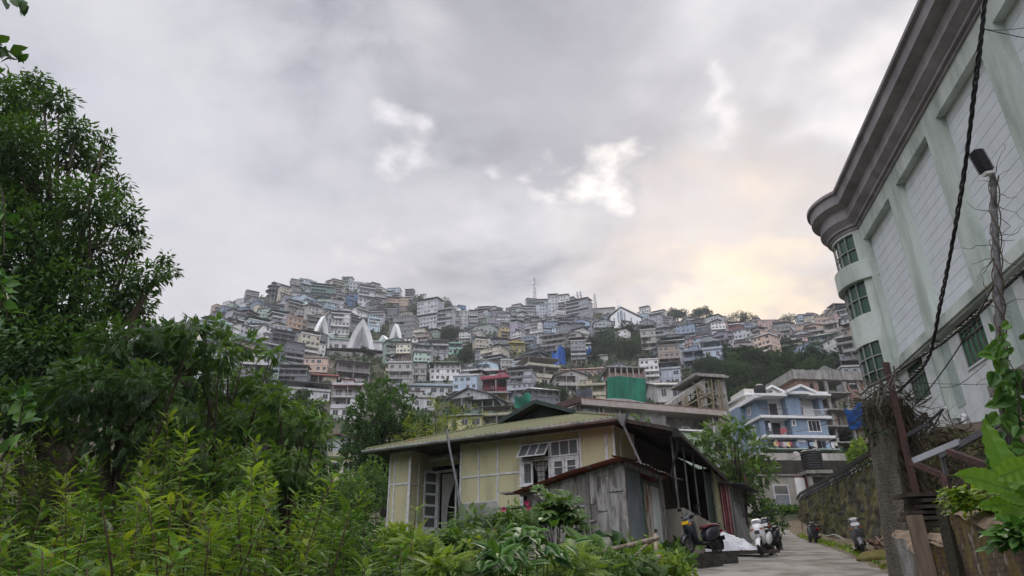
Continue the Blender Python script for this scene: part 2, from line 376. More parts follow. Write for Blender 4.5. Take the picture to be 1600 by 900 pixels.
# ================================================================ the hillside town
LMB = []
PAINT = mat('house_paint', (1, 1, 1), .85, scale=1.3, col2=(.62, .62, .62), objcol=True, streak=True, thr=(.3, .62))
TIN = mat('roof_tin', (1, 1, 1), .6, scale=2., col2=(.55, .52, .5), objcol=True, bump=.1)
CONC = mat('raw_concrete', (.36, .35, .33), .9, var=.25, scale=2.5, bump=.2, streak=True)
DARKG = glass('dark_window_glass', (.018, .022, .028), .3)
FRAMEW = mat('window_frame_paint', (.62, .63, .64), .6, var=.08)
IRON = mat('dark_iron', (.05, .05, .055), .5, var=.3, metal=.4)
PLASTIC = mat('black_tank_plastic', (.02, .02, .022), .45, var=.2)
WHITE = mat('white_paint', (.78, .79, .80), .7, var=.10, scale=1.6, streak=True)
BLUETARP = mat('blue_tarpaulin', (.03, .14, .5), .5, var=.35, scale=2, bump=.6)
def opening(w, h, bars=2, deep=.05, frame=.07):
    """window: light frame with mullions standing proud of a dark pane; x across, z up, faces -y"""
    mb = MB(); f = frame
    mb.box(0, w, -deep, 0, 0, f).box(0, w, -deep, 0, h-f, h).box(0, f, -deep, 0, f, h-f).box(w-f, w, -deep, 0, f, h-f)
    for i in range(1, bars): x = w*i/bars; mb.box(x-.025, x+.025, -deep, 0, f, h-f)
    pn = MB(); pn.box(f, w-f, -deep*.4, .01, f, h-f); return mb, pn
def put_window(t, x, z, y, w, h, bars=2, side=None, meshes={}, deep=.06, frame=.07, color=None, fm=None, pm=None):
    key = (round(w, 2), round(h, 2), bars, deep, frame, fm.name if fm else '', pm.name if pm else '')
    if key not in meshes:
        a, b = opening(w, h, bars, deep, frame); meshes[key] = (a.mesh('window', fm or FRAMEW), b.mesh('pane', pm or DARKG))
    a, b = meshes[key]; o = wire('window', a, t); wire('pane', b, o); o.location = (x, y, z)
    if side == 'R': o.rotation_euler = (0, 0, math.pi/2); o.location = (x, y, z)
    if side == 'L': o.rotation_euler = (0, 0, -math.pi/2); o.location = (x, y, z)
    return o
def proto_house(seed, w, d, fl, roof, stilts=0., gal=.5, far=True):
    """a terrace house on the slope; returns root at origin. front faces -y"""
    r = random.Random(seed); t = thing('hillside_house', None, 'house'); H = 2.9
    wall = MB(); slab = MB(); rail = MB(); post = MB(); wins = []
    z0 = 0.; sh = 0.
    for k in range(fl):
        z = k*H; g = r.random() < gal; x0 = r.choice([0, 0, 0, .0, w*.12]) if k == fl-1 and fl > 2 else 0; x1 = w
        ov = .5
        if g:
            wall.box(x0, x1, 2.1, d, z, z+H); slab.box(x0-.15, x1+.15, -.35, 2.1, z-.2, z)
            n = max(2, int(w/3.2)); 
            for i in range(n+1): x = x0+.12+(x1-x0-.24)*i/n; post.box(x-.1, x+.1, -.2, 0, z, z+H-.16)
            if r.random() < .5:
                rail.box(x0, x1, -.3, -.22, z, z+.85)
            else:
                rail.box(x0, x1, -.3, -.24, z+.85, z+.93)
                for i in range(int((x1-x0)/.45)): rail.box(x0+i*.45, x0+i*.45+.07, -.29, -.25, z, z+.85)
            if r.random() < .35: wall.box(x0+(x1-x0)*.62, x1, 0.02, 2.1, z, z+H)
            yy = 2.1
        else:
            wall.box(x0, x1, 0, d, z, z+H); slab.box(x0-.12, x1+.12, -.3 if r.random() < .5 else -.08, d+.1, z-.14, z+.02); yy = 0
        n = max(2, int((x1-x0)/2.3)); 
        for i in range(n):
            if r.random() < .12: continue
            xx = x0+(x1-x0)*(i+.5)/n; ww = r.choice([1., 1.4, 1.4, 1.8]); dr = g and r.random() < .4
            hh = 2.1 if dr else 1.45; zz = z+.05 if dr else z+.95
            if xx+ww/2 > x1-.1 or xx-ww/2 < x0+.1: continue
            wins.append((xx-ww/2, zz, yy, ww, hh, 1 if ww < 1 else 2, None))
        for sd in ('L', 'R'):
            m = max(1, int(d/3.2))
            for i in range(m):
                if r.random() < .35: continue
                y = 1.7+(d-2)*(i+.5)/m
                wins.append((w if sd == 'R' else x0, z+.95, y-.5 if sd == 'R' else y+.5, 1.0, 1.2, 2, sd))
    top = fl*H
    if stilts:
        n = max(2, int(w/2.6))
        for i in range(n+1):
            for yy in (.3, 3.5): x = .2+(w-.4)*i/n; post.box(x-.16, x+.16, yy-.16, yy+.16, -stilts, -.14)
        post.box(0, w, .25, .4, -stilts*.55, -stilts*.55+.2)
        slab.box(-.1, w+.1, -.2, d, -.2, -.0)
    else: slab.box(-.2, w+.2, -.4, 1.5, -.18, 0); wall.box(.1, w-.1, .3, d, -3, -.15)
    rf = MB()
    if roof == 'gx':
        rh = d*.2; rf.prism([(-.5, -.7, top-.1), (-.5, -.7, top+.05), (-.5, d/2, top+rh), (-.5, d+.6, top+.05), (-.5, d+.6, top-.1), (-.5, d/2, top+rh-.16)], (w+1, 0, 0)); wall.prism([(.05, 0, top), (.05, d, top), (.05, d/2, top+rh-.1)], (w-.1, 0, 0))
    elif roof == 'gy':
        rh = w*.2; rf.prism([(-.6, -.7, top-.1), (-.6, -.7, top+.05), (w/2, -.7, top+rh), (w+.6, -.7, top+.05), (w+.6, -.7, top-.1), (w/2, -.7, top+rh-.16)], (0, d+1.2, 0)); wall.prism([(0, .02, top), (w, .02, top), (w/2, .02, top+rh-.12)], (0, d, 0)); wins.append((w/2-.45, top+.15, .02, .9, .8, 1, None))
    elif roof == 'hip':
        rh = min(w, d)*.22; a = min(w, d)*.45; rf.add([(-.6, -.8, top), (w+.6, -.8, top), (w+.6, d+.6, top), (-.6, d+.6, top), (a, d/2, top+rh), (w-a, d/2, top+rh)], [(0, 1, 5, 4), (1, 2, 5), (2, 3, 4, 5), (3, 0, 4), (3, 2, 1, 0)])
    elif roof == 'shed':
        rf.prism([(-.4, -.9, top+.05), (-.4, d+.4, top+.6), (-.4, d+.4, top+.7), (-.4, -.9, top+.15)], (w+.8, 0, 0)); wall.prism([(.02, 0, top), (.02, d, top), (.02, d, top+.55)], (w-.04, 0, 0))
    else:
        rf.box(-.18, w+.18, -.25, d+.2, top-.02, top+.14)
        for (a, b, c, e_) in ((-.2, w+.2, -.35, -.2), (-.2, w+.2, d, d+.15), (-.2, -.05, -.2, d), (w+.05, w+.2, -.2, d)): slab.box(a, b, c, e_, top+.14, top+.75)
        if r.random() < .75:
            a = r.uniform(.1, .5)*w; wall.box(a, a+w*.4, d*.35, d*.85, top+.14, top+2.5); rf.box(a-.3, a+w*.4+.3, d*.3, d*.9, top+2.5, top+2.62)
            wins.append((a+.5, top+.9, d*.35, 1.0, 1.1, 2, None))
        if r.random() < .4:
            for i in range(4): x = .2+(w-.4)*(i % 2); y = d*.9*(i//2); post.box(x-.07, x+.07, y-.07, y+.07, top+.14, top+2.4)
            rf.prism([(-.4, -.4, top+2.4), (-.4, d+.2, top+2.9), (-.4, d+.2, top+2.97), (-.4, -.4, top+2.47)], (w+.8, 0, 0))
    part('wall', wall, PAINT, t); part('roof', rf, TIN, t); part('floor_slab', slab, PAINT, t); part('railing', rail, PAINT, t); (part_each if seed >= 500 else part)('post', post, CONC, t)
    if r.random() < .6 and roof == 'flat':
        tk = MB(); a = w*.75; tk.lathe([(0, 0), (.55, 0), (.58, .5), (.55, 1.15), (.25, 1.4), (0, 1.42)], 10, (a, d*.6, top+.2)); part('water_tank', tk, PLASTIC, t)
    for (x, z, y, ww, hh, b, sd) in wins: put_window(t, x, z, y, ww, hh, b, sd)
    t['w'] = w; t['d'] = d; t['fl'] = fl; t['rk'] = roof; t['st'] = 1 if stilts else 0
    index_kids(t); return t
def setcol(t, wallc, roofc, trimc):
    for c in KIDS_LIVE(t):
        b = c.name.split('.')[0]
        if b == 'wall': c.color = (*wallc, 1)
        elif b in ('roof',): c.color = (*roofc, 1)
        elif b in ('floor_slab', 'railing', 'post'): c.color = (*trimc, 1)
def copy_house(p, wallc, roofc, trimc):
    c = p.copy(); COL.objects.link(c)
    for ch in KIDS[p.name]:
        k = ch.copy(); COL.objects.link(k); k.parent = c; b = ch.name.split('.')[0]
        if b == 'wall': k.color = (*wallc, 1)
        elif b == 'roof': k.color = (*roofc, 1)
        elif b in ('floor_slab', 'railing'): k.color = (*trimc, 1)
        for g in KIDS[ch.name]: q = g.copy(); COL.objects.link(q); q.parent = k
    return c
PALETTE = [('grey', (.29, .31, .34), 12), ('dark grey', (.16, .175, .20), 8), ('pale grey', (.47, .49, .52), 12), ('off-white', (.66, .67, .68), 12), ('grey-blue', (.24, .31, .41), 8), ('pale blue', (.42, .53, .62), 6), ('cream', (.54, .50, .40), 3.5), ('peach', (.50, .39, .32), 1.2), ('pale green', (.38, .50, .42), 3), ('teal green', (.17, .33, .30), 1), ('raw concrete', (.32, .32, .31), 8), ('brownish', (.26, .22, .19), 4), ('pink', (.52, .36, .36), 1), ('lilac grey', (.36, .34, .42), 3), ('bright blue', (.10, .24, .47), 1), ('yellow', (.55, .46, .22), .4), ('maroon', (.25, .11, .11), .2)]
ROOFC = [('grey tin', (.38, .39, .41), 12), ('dark tin', (.20, .21, .22), 3), ('green tin', (.14, .24, .19), 3), ('rusty tin', (.22, .12, .08), 3), ('blue-grey tin', (.22, .29, .34), 3), ('pale tin', (.52, .53, .54), 6)]
def wpick(r, lst):
    s_ = sum(x[2] for x in lst); a = r.random()*s_
    for x in lst:
        a -= x[2]
        if a <= 0: return x
    return lst[-1]
ORD = ['', 'first', 'second', 'third', 'fourth', 'fifth', 'sixth', 'seventh', 'eighth', 'ninth', 'tenth', 'eleventh', 'twelfth', 'thirteenth', 'fourteenth', 'fifteenth', 'sixteenth', 'seventeenth', 'eighteenth', 'nineteenth', 'twentieth', 'twenty-first', 'twenty-second', 'twenty-third', 'twenty-fourth', 'twenty-fifth', 'twenty-sixth', 'twenty-seventh', 'twenty-eighth', 'twenty-ninth', 'thirtieth', 'thirty-first', 'thirty-second', 'thirty-third', 'thirty-fourth', 'thirty-fifth', 'thirty-sixth']
NUMW = {1: 'single-storey', 2: 'two-storey', 3: 'three-storey', 4: 'four-storey', 5: 'five-storey', 6: 'six-storey'}
RN = {'flat': 'flat roof', 'gx': 'pitched roof', 'gy': 'gabled front', 'hip': 'hipped roof', 'shed': 'sloping roof'}
RESERVED = []     # (px0,px1,py0,py1,rmin): picture boxes of landmarks, kept free in front
KEEP = [(640, 702, 455, 520), (405, 440, 440, 480), (1128, 1178, 470, 515), (1224, 1252, 480, 515), (1030, 1110, 470, 503), (645, 740, 610, 720), (545, 665, 590, 740), (505, 550, 590, 760), (860, 905, 548, 575), (925, 1010, 528, 565), (1110, 1345, 558, 700), (690, 712, 500, 535), (720,745,545,570)]
def kept(px, py, wpx, hpx):
    for (a, b, c, d_) in KEEP+[(b_[0], b_[1], b_[3], b_[2]) for b_ in LMB]:
        ox = min(px+wpx/2, b)-max(px-wpx/2, a); oy = min(py, d_)-max(py-hpx, c)
        if ox > 0 and oy > 0 and (ox*oy > .5*wpx*hpx or ox*oy > .16*(b-a)*(d_-c)): return True
    return False
def build_town():
    r = random.Random(11); protos = []
    for i in range(26):
        fl = r.choice([2, 3, 3, 4, 4, 5, 5]); w = r.uniform(8., 15); d = r.uniform(7.5, 10.5); roof = r.choice(['flat', 'flat', 'flat', 'flat', 'gx', 'gx', 'gy', 'hip', 'shed', 'shed']); st = r.choice([0, 0, 3.5])
        protos.append(proto_house(100+i, w, d, fl, roof, st, r.uniform(.3, .8)))
    cand = []
    rows = []; rr = 150.
    while rr < 566: rows.append(rr); rr += 11.3+(rr-176)*.007
    for ri, rr in enumerate(rows):
        az = rad(-26.5)+r.random()*.02; idx = 0
        while az < rad(28):
            p = r.choice(protos); w = p['w']; sc = r.uniform(.60, .86)
            da = (w*sc*1.02+r.uniform(.2, 2.2))/rr; a = az+da/2; rad_ = rr+r.uniform(-3, 3); az += da
            x, y = rad_*math.sin(a), rad_*math.cos(a); z = float(hgt(x, y)); 
            if float(hgt(x*1.02, y*1.02)) < z: continue
            z += r.uniform(-.5, 1.5)+(2.5 if p['st'] else 0)
            px, py = proj((x, y, z)); hp = (p['fl']*3+1.5)*sc*FPX/rad_; wp = w*sc*FPX/rad_
            if px < 270 or px > 1352 or py > 690 or (px < 330 and py < 505): continue
            # open, wooded ground on the right of the slope
            if kept(px, py, wp, hp): az -= da*.7; continue
            idx += 1; wall = wpick(r, PALETTE); 
            if px > 1110 and py < 560 and r.random() < .35: wall = r.choice([PALETTE[7], PALETTE[6], PALETTE[12]])
            roofc = wpick(r, ROOFC); yaw = -a+r.gauss(0, .33)+(.25 if px < 600 else -.1)
            cand.append(dict(p=p, x=x, y=y, z=z, sc=sc, yaw=yaw, wall=wall, roof=roofc, ri=ri, idx=idx, px=px, py=py, area=hp*wp, r=rad_))
    cand.sort(key=lambda c: -c['area'])
    print('houses', len(cand))
    keepers = cand[:LIMIT_TOWN]; rest = cand[LIMIT_TOWN:]
    nrow = {}
    for c in keepers: nrow.setdefault(c['ri'], []).append(c)
    nr = len(rows); used = set()
    for ri, lst in nrow.items():
        lst.sort(key=lambda c: c['px'])
        for i, c in enumerate(lst):
            p = c['p']; g_ = sum(c['wall'][1])/3; f_ = r.choice([.6, .9, 1.3, 1.6]); trim = tuple(min(.66, (v*.35+g_*.65)*f_+.04) for v in c['wall'][1])
            jit = r.uniform(.72, 1.3); wc = tuple(min(.8, v*jit*1.22) for v in c['wall'][1])
            if p.name not in used: o = p; used.add(p.name); [setattr(k, 'color', (*(wc if k.name.startswith('wall') else c['roof'][1] if k.name.startswith('roof') else trim if k.name[:4] in ('floo', 'rail') else (1, 1, 1)), 1)) for k in KIDS[p.name]]
            else: o = copy_house(p, wc, c['roof'][1], trim)
            w = p['w']; s_ = c['sc']; cs, sn = math.cos(c['yaw']), math.sin(c['yaw'])
            o.location = (c['x']-cs*w*s_/2, c['y']-sn*w*s_/2, c['z']); o.rotation_euler = (0, 0, c['yaw']); o.scale = (s_, s_, s_)
            rw = RN[p['rk']]; tr = nr-ri
            pos = f"{ORD[i+1]} from left, {ORD[min(tr, 36)]} terrace from ridge" if i+1 < len(ORD) else 'at the right end'
            o['label'] = f"{c['wall'][0]} {NUMW[p['fl']]} house with {rw}, {pos}"; o['category'] = 'house'; o['group'] = 'houses stacked up the hillside'
    for p in protos:
        if p.name not in used:
            for ch in list(KIDS[p.name]):
                for g in KIDS[ch.name]: bpy.data.objects.remove(g)
                bpy.data.objects.remove(ch)
            bpy.data.objects.remove(p)
    # the smallest, farthest ones: one mass
    V = []; F_ = []; MI = []; C_ = []; off = 0
    for c in rest:
        p = c['p']
        if p.name not in used: continue
        M0 = Matrix.Translation((c['x']-math.cos(c['yaw'])*p['w']*c['sc']/2, c['y']-math.sin(c['yaw'])*p['w']*c['sc']/2, c['z']))@Matrix.Rotation(c['yaw'], 4, 'Z')@Matrix.Scale(c['sc'], 4)
        def addo(o, M1, colr, mi):
            nonlocal off
            me = o.data; n = len(me.vertices); co = np.empty(n*3); me.vertices.foreach_get('co', co); co = co.reshape(-1, 3); A = np.array(M1); co = co@A[:3, :3].T+A[:3, 3]
            V.append(co); C_.append(np.tile([*colr, 1], (n, 1)))
            for pl in me.polygons: F_.append([i+off for i in pl.vertices]); MI.append(mi)
            off += n
        for ch in KIDS[p.name]:
            b = ch.name.split('.')[0]; loc = Matrix.LocRotScale(ch.location, ch.rotation_euler, None)
            colr = c['wall'][1] if b == 'wall' else c['roof'][1] if b == 'roof' else (.35, .35, .35)
            addo(ch, M0@loc, colr, 2 if b == 'water_tank' else 1 if b == 'roof' else 0)
            for g in KIDS[ch.name]: addo(g, M0@loc, (1, 1, 1), 3)
    if V:
        me = bpy.data.meshes.new('distant_houses'); me.from_pydata(np.vstack(V).tolist(), [], F_)
        for m_ in (PAINT, TIN, PLASTIC, DARKG): me.materials.append(m_)
        me.polygons.foreach_set('material_index', MI); a = me.color_attributes.new('col', 'FLOAT_COLOR', 'POINT'); a.data.foreach_set('color', np.vstack(C_).ravel()); 
        o = wire('distant_houses', me); tag(o, 'far small houses filling gaps between the larger ones on the upper hillside', 'houses', kind='stuff')

# ================================================================ buildings of the hillside one can single out
def lmh(px0, px1, pyb, pyt, roof, wall, roofc, label, seed=0, gal=.5, yaw=0., st=0., cat='house', D=None, trim=None, depth=None, name='hillside_house', keep=True):
    if keep: LMB.append((px0, px1, pyb, pyt))
    pm = (px0+px1)/2; b = hit(pm, pyb) if D is None else QR(pm, pyb, D); D_ = math.hypot(b[0], b[1]); a = math.atan2(b[0], b[1])
    d3 = float(np.linalg.norm(b)); w = (px1-px0)/FPX*d3*.97/max(.75, math.cos(yaw)); top = QR(pm, pyt, D_)[2]-b[2]
    rh = {'gx': .2*(depth or min(9, w)), 'gy': .2*w, 'hip': .2*min(w, 9)}.get(roof, .9 if roof == 'shed' else .7)
    H = max(2.6, top-rh); fl = max(1, round(H/3.0)); d = depth or min(10, max(6, w*.8)); sc = H/(fl*2.9)
    t = proto_house(500+seed, w/sc, d, fl, roof, st, gal); t.name = name
    t['label'] = label; t['category'] = cat; t['group'] = 'buildings one can single out on the slope'
    rz = -a+yaw; c, s_ = math.cos(rz), math.sin(rz); t.location = (b[0]-c*w/2, b[1]-s_*w/2, b[2]); t.rotation_euler = (0, 0, rz); t.scale = (sc, sc, sc)
    trim = trim or tuple(min(.7, v*.7+.08) for v in wall)
    for k in KIDS.get(t.name) or KIDS.get('hillside_house') or []:
        pass
    for k in [o for o in t.children]:
        b_ = k.name.split('.')[0]
        if b_ == 'wall': k.color = (*wall, 1)
        elif b_ == 'roof': k.color = (*roofc, 1)
        elif b_ in ('floor_slab', 'railing'): k.color = (*trim, 1)
    return t
GREY, PGREY, DGREY, CREAM, WH, TINB, TING, TINR = (.30, .31, .33), (.47, .48, .50), (.17, .18, .20), (.56, .52, .40), (.68, .69, .70), (.21, .28, .33), (.15, .25, .20), (.24, .10, .07)
LB = [
 (516, 562, 655, 598, 'flat', (.66, .66, .68), (.30, .13, .12), 'white tall house with dark galleries and dark red roof edge, left of the dark tree', dict(gal=.75, st=6, trim=(.6, .6, .62), yaw=-.15, depth=9)),
 (432, 512, 626, 606, 'flat', (.60, .62, .64), (.42, .43, .45), 'long low pale building with flat roof terrace, left of the white tall house', dict(gal=.3, yaw=.05)),
 (526, 576, 596, 562, 'shed', (.38, .35, .36), GREY, 'grey apartment block with wine-coloured open galleries just below the white pointed arches', dict(gal=1., trim=(.42, .40, .42), yaw=.1)),
 (468, 524, 604, 578, 'gx', (.58, .52, .42), (.28, .08, .06), 'cream house with red-edged roof below the lotus arch church, left end', dict(gal=.4)),
 (449, 483, 522, 497, 'flat', (.52, .38, .28), (.40, .30, .24), 'peach block with brown window bands at mid slope, left of the white arches', dict(gal=.5, yaw=.35)),
 (650, 682, 516, 470, 'flat', (.52, .54, .57), GREY, 'tall off-white apartment block with stepped top at the saddle between summits', dict(gal=.4, yaw=-.5)),
 (682, 704, 522, 482, 'flat', (.48, .50, .52), DGREY, 'pale grey narrow block just right of the tall off-white block', dict(gal=.5, yaw=-.4)),
 (468, 492, 456, 437, 'flat', (.50, .58, .62), GREY, 'pale blue-grey block standing highest on the left summit', dict(gal=.2, yaw=.3)),
 (486, 522, 462, 446, 'flat', (.16, .30, .27), DGREY, 'dark teal low house beside the highest block of the left summit', dict(gal=.6)),
 (545, 571, 458, 441, 'flat', (.50, .53, .56), PGREY, 'pale grey block with flat roof on the right side of the left summit', dict(gal=.3)),
 (560, 584, 480, 449, 'flat', (.60, .63, .66), PGREY, 'white narrow block with balconies below the left summit', dict(gal=.6, yaw=.2)),
 (600, 638, 478, 461, 'gx', (.52, .40, .30), (.36, .24, .17), 'orange-beige long house on the right shoulder of the left summit', dict(gal=.4)),
 (607, 646, 530, 494, 'flat', (.24, .25, .25), (.20, .21, .21), 'bare grey concrete block with blank wall right of the white arches', dict(gal=.1, yaw=-.35)),
 (620, 722, 618, 588, 'gx', (.60, .62, .64), TINB, 'long hall with a big blue-grey tin roof and a row of small windows', dict(gal=0., depth=16)),
 (700, 764, 640, 606, 'gy', (.50, .52, .54), (.20, .22, .25), 'grey gable-fronted hall with long side, right of the blue-grey roof', dict(gal=.4, yaw=-.5)),
 (622, 680, 640, 618, 'flat', (.52, .53, .55), (.22, .13, .12), 'white house with light blue windows and rusty roof edge above the yellow-green bamboo', dict(gal=.1)),
 (752, 798, 613, 589, 'flat', (.34, .07, .10), (.22, .10, .10), 'crimson three-storey house with red balconies at mid slope', dict(gal=1., trim=(.40, .10, .14), yaw=-.3)),
 (794, 821, 552, 534, 'flat', (.52, .46, .17), (.42, .38, .18), 'mustard yellow block right of centre on the slope', dict(gal=.7, yaw=.1)),
 (826, 876, 606, 570, 'flat', (.60, .56, .44), (.46, .44, .38), 'cream stepped block with wide balconies below the blue tarpaulin', dict(gal=.8, yaw=.4)),
 (868, 921, 617, 577, 'gy', (.52, .50, .47), (.20, .25, .24), 'large pale house with grey gabled roof and two balcony floors at centre', dict(gal=.9, yaw=.2)),
 (872, 950, 588, 570, 'gx', (.52, .34, .30), (.40, .22, .18), 'salmon pink house with long roof behind the large gabled house', dict(gal=.3)),
 (905, 948, 632, 599, 'flat', (.56, .52, .38), (.42, .38, .30), 'cream yellow house with balconies left of the green netting', dict(gal=.7)),
 (950, 990, 600, 566, 'gy', (.62, .66, .70), (.30, .34, .38), 'bright white house with stair tower above the green netting', dict(gal=.1, yaw=.3)),
 (857, 873, 494, 462, 'flat', (.50, .53, .56), GREY, 'slender white tower block on the middle summit, right of the tallest mast', dict(gal=.2)),
 (884, 920, 500, 471, 'flat', (.33, .36, .38), GREY, 'grey broad block with many balconies on the middle summit', dict(gal=.9, yaw=-.4)),
 (838, 857, 496, 470, 'flat', (.46, .50, .54), PGREY, 'pale block left of the slender white tower block', dict(gal=.3)),
 (717, 731, 516, 486, 'flat', (.46, .47, .48), GREY, 'left one of two narrow pale towers at the saddle', dict(gal=.2)),
 (732, 747, 514, 487, 'flat', (.40, .42, .44), GREY, 'right one of two narrow pale towers at the saddle', dict(gal=.8)),
 (742, 790, 524, 505, 'gy', (.44, .48, .47), (.28, .38, .33), 'long pale house with green sloping roof left of the middle summit', dict(gal=.2, yaw=.6)),
 (844, 882, 556, 522, 'flat', (.26, .26, .26), DGREY, 'unfinished grey house with open dark floors above the blue tarpaulin', dict(gal=1., yaw=-.3)),
 (930, 962, 540, 498, 'gy', (.42, .45, .48), (.22, .26, .30), 'grey house with gabled roof left of the spired white church', dict(gal=.6, yaw=.1)),
 (923, 962, 492, 483, 'flat', (.46, .46, .45), GREY, 'low pale building behind the right mast', dict(gal=.2)),
 (915, 951, 566, 550, 'hip', (.52, .53, .52), (.34, .36, .36), 'off-white house with terraced balconies below the dark wood', dict(gal=.8)),
 (1070, 1102, 576, 546, 'flat', (.27, .33, .43), (.25, .30, .38), 'slate blue five-storey block right of centre', dict(gal=.8)),
 (1103, 1132, 578, 543, 'flat', (.50, .58, .68), (.42, .48, .56), 'pale sky-blue five-storey block beside the slate blue block', dict(gal=.9)),
 (1025, 1065, 604, 574, 'flat', (.48, .53, .60), (.30, .33, .33), 'pale lavender-grey house with bright windows below the slate blue block', dict(gal=.0)),
 (1030, 1112, 628, 592, 'gx', (.52, .51, .50), (.36, .35, .34), 'long off-white house behind the bamboo scaffolding', dict(gal=.1, yaw=.3)),
 (1181, 1215, 521, 499, 'flat', (.48, .34, .29), (.38, .28, .24), 'pink many-windowed block on the right skyline', dict(gal=.0, yaw=.35)),
 (1230, 1265, 521, 503, 'hip', (.50, .36, .30), (.24, .18, .16), 'pink hipped-roof house right of the skyline tree', dict(gal=.2)),
 (1270, 1300, 512, 489, 'gx', (.50, .38, .30), (.30, .24, .20), 'peach house at the right end of the skyline', dict(gal=.3, yaw=.3)),
 (1294, 1322, 530, 502, 'flat', (.52, .47, .42), (.38, .34, .32), 'cream block stepping down beside the round tower', dict(gal=.4)),
 (1270, 1308, 543, 516, 'hip', (.44, .54, .54), (.26, .38, .36), 'pale aqua four-storey house on the right slope', dict(gal=.8)),
 (1224, 1256, 562, 537, 'flat', (.54, .52, .44), (.28, .36, .32), 'pale house with yellow base and tarpaulin on the right slope', dict(gal=.6)),
 (1000, 1060, 530, 508, 'gx', (.36, .38, .42), (.24, .28, .34), 'long grey-blue roofed house right of the spired church', dict(gal=.7)),
 (1004, 1028, 556, 514, 'flat', (.40, .39, .36), GREY, 'tall narrow brown-grey block below the spired church', dict(gal=.9)),
 (1110, 1148, 548, 516, 'gy', (.30, .28, .35), (.20, .20, .24), 'lilac grey gabled house on the right slope', dict(gal=.8, yaw=-.4)),
 (1136, 1184, 560, 540, 'flat', (.40, .37, .36), (.26, .22, .2), 'wide brownish house with long balconies on the right slope', dict(gal=1.)),
 (1138, 1192, 606, 586, 'flat', (.34, .33, .30), (.36, .35, .33), 'raw concrete low building among trees on the right', dict(gal=1., D=200)),
 (1208, 1232, 576, 567, 'gy', (.60, .61, .62), (.52, .53, .54), 'small white cottage standing alone among the trees', dict(gal=0.)),
 (700, 722, 554, 535, 'flat', (.33, .56, .50), (.25, .42, .38), 'mint green house left of centre', dict(gal=.6)),
 (668, 700, 562, 538, 'flat', (.50, .52, .54), PGREY, 'white and grey house left of the mint green house', dict(gal=.7)),
 (700, 752, 672, 640, 'hip', (.58, .55, .30), (.10, .13, .12), 'yellow house with dark green roof behind the corrugated green roof', dict(gal=.1, trim=(.20, .10, .08), yaw=-.2)),
 (752, 800, 668, 650, 'flat', (.48, .45, .30), (.24, .24, .22), 'cream annex of plant-filled terraces right of the yellow house', dict(gal=.2, yaw=-.2)),
 (735, 772, 648, 618, 'hip', (.12, .20, .16), (.10, .18, .15), 'dark green roofed lookout house above the yellow house', dict(gal=1., yaw=-.2)),
 (757, 795, 632, 607, 'gx', (.50, .40, .20), (.30, .32, .34), 'ochre house with pale tin roof below the crimson house', dict(gal=.6)),
 (792, 830, 652, 630, 'gy', (.42, .55, .22), (.30, .30, .3), 'lime green house half covered with green netting', dict(gal=.2)),
 (1145, 1180, 640, 618, 'flat', (.40, .42, .40), (.30, .36, .30), 'small grey-green house left of the blue house', dict(gal=.4)),
 (1140, 1168, 672, 645, 'gx', (.56, .52, .32), (.20, .17, .15), 'pale yellow house with brown roof left of the blue house', dict(gal=.2)),
 (505, 548, 716, 682, 'gy', (.50, .53, .56), (.30, .2, .16), 'white panelled house with steep gable between the trees', dict(gal=0., yaw=-.55)),
 (512, 552, 752, 732, 'flat', (.56, .54, .36), (.34, .33, .27), 'small cream shed with concrete roof slab left of the yellow bungalow', dict(gal=0.)),
]
for i_, (a_, b_, c_, d_, rf_, wl_, rc_, lb_, kw_) in enumerate(LB): lmh(a_, b_, c_, d_, rf_, wl_, rc_, lb_, seed=i_, **kw_)
LMB += [(498, 612, 596, 505), (955, 1003, 520, 472), (948, 1012, 630, 578), (1030, 1140, 700, 580), (890, 1130, 690, 628), (1160, 1300, 715, 600), (1240, 1350, 715, 585)]
LIMIT_TOWN = 238
build_town()
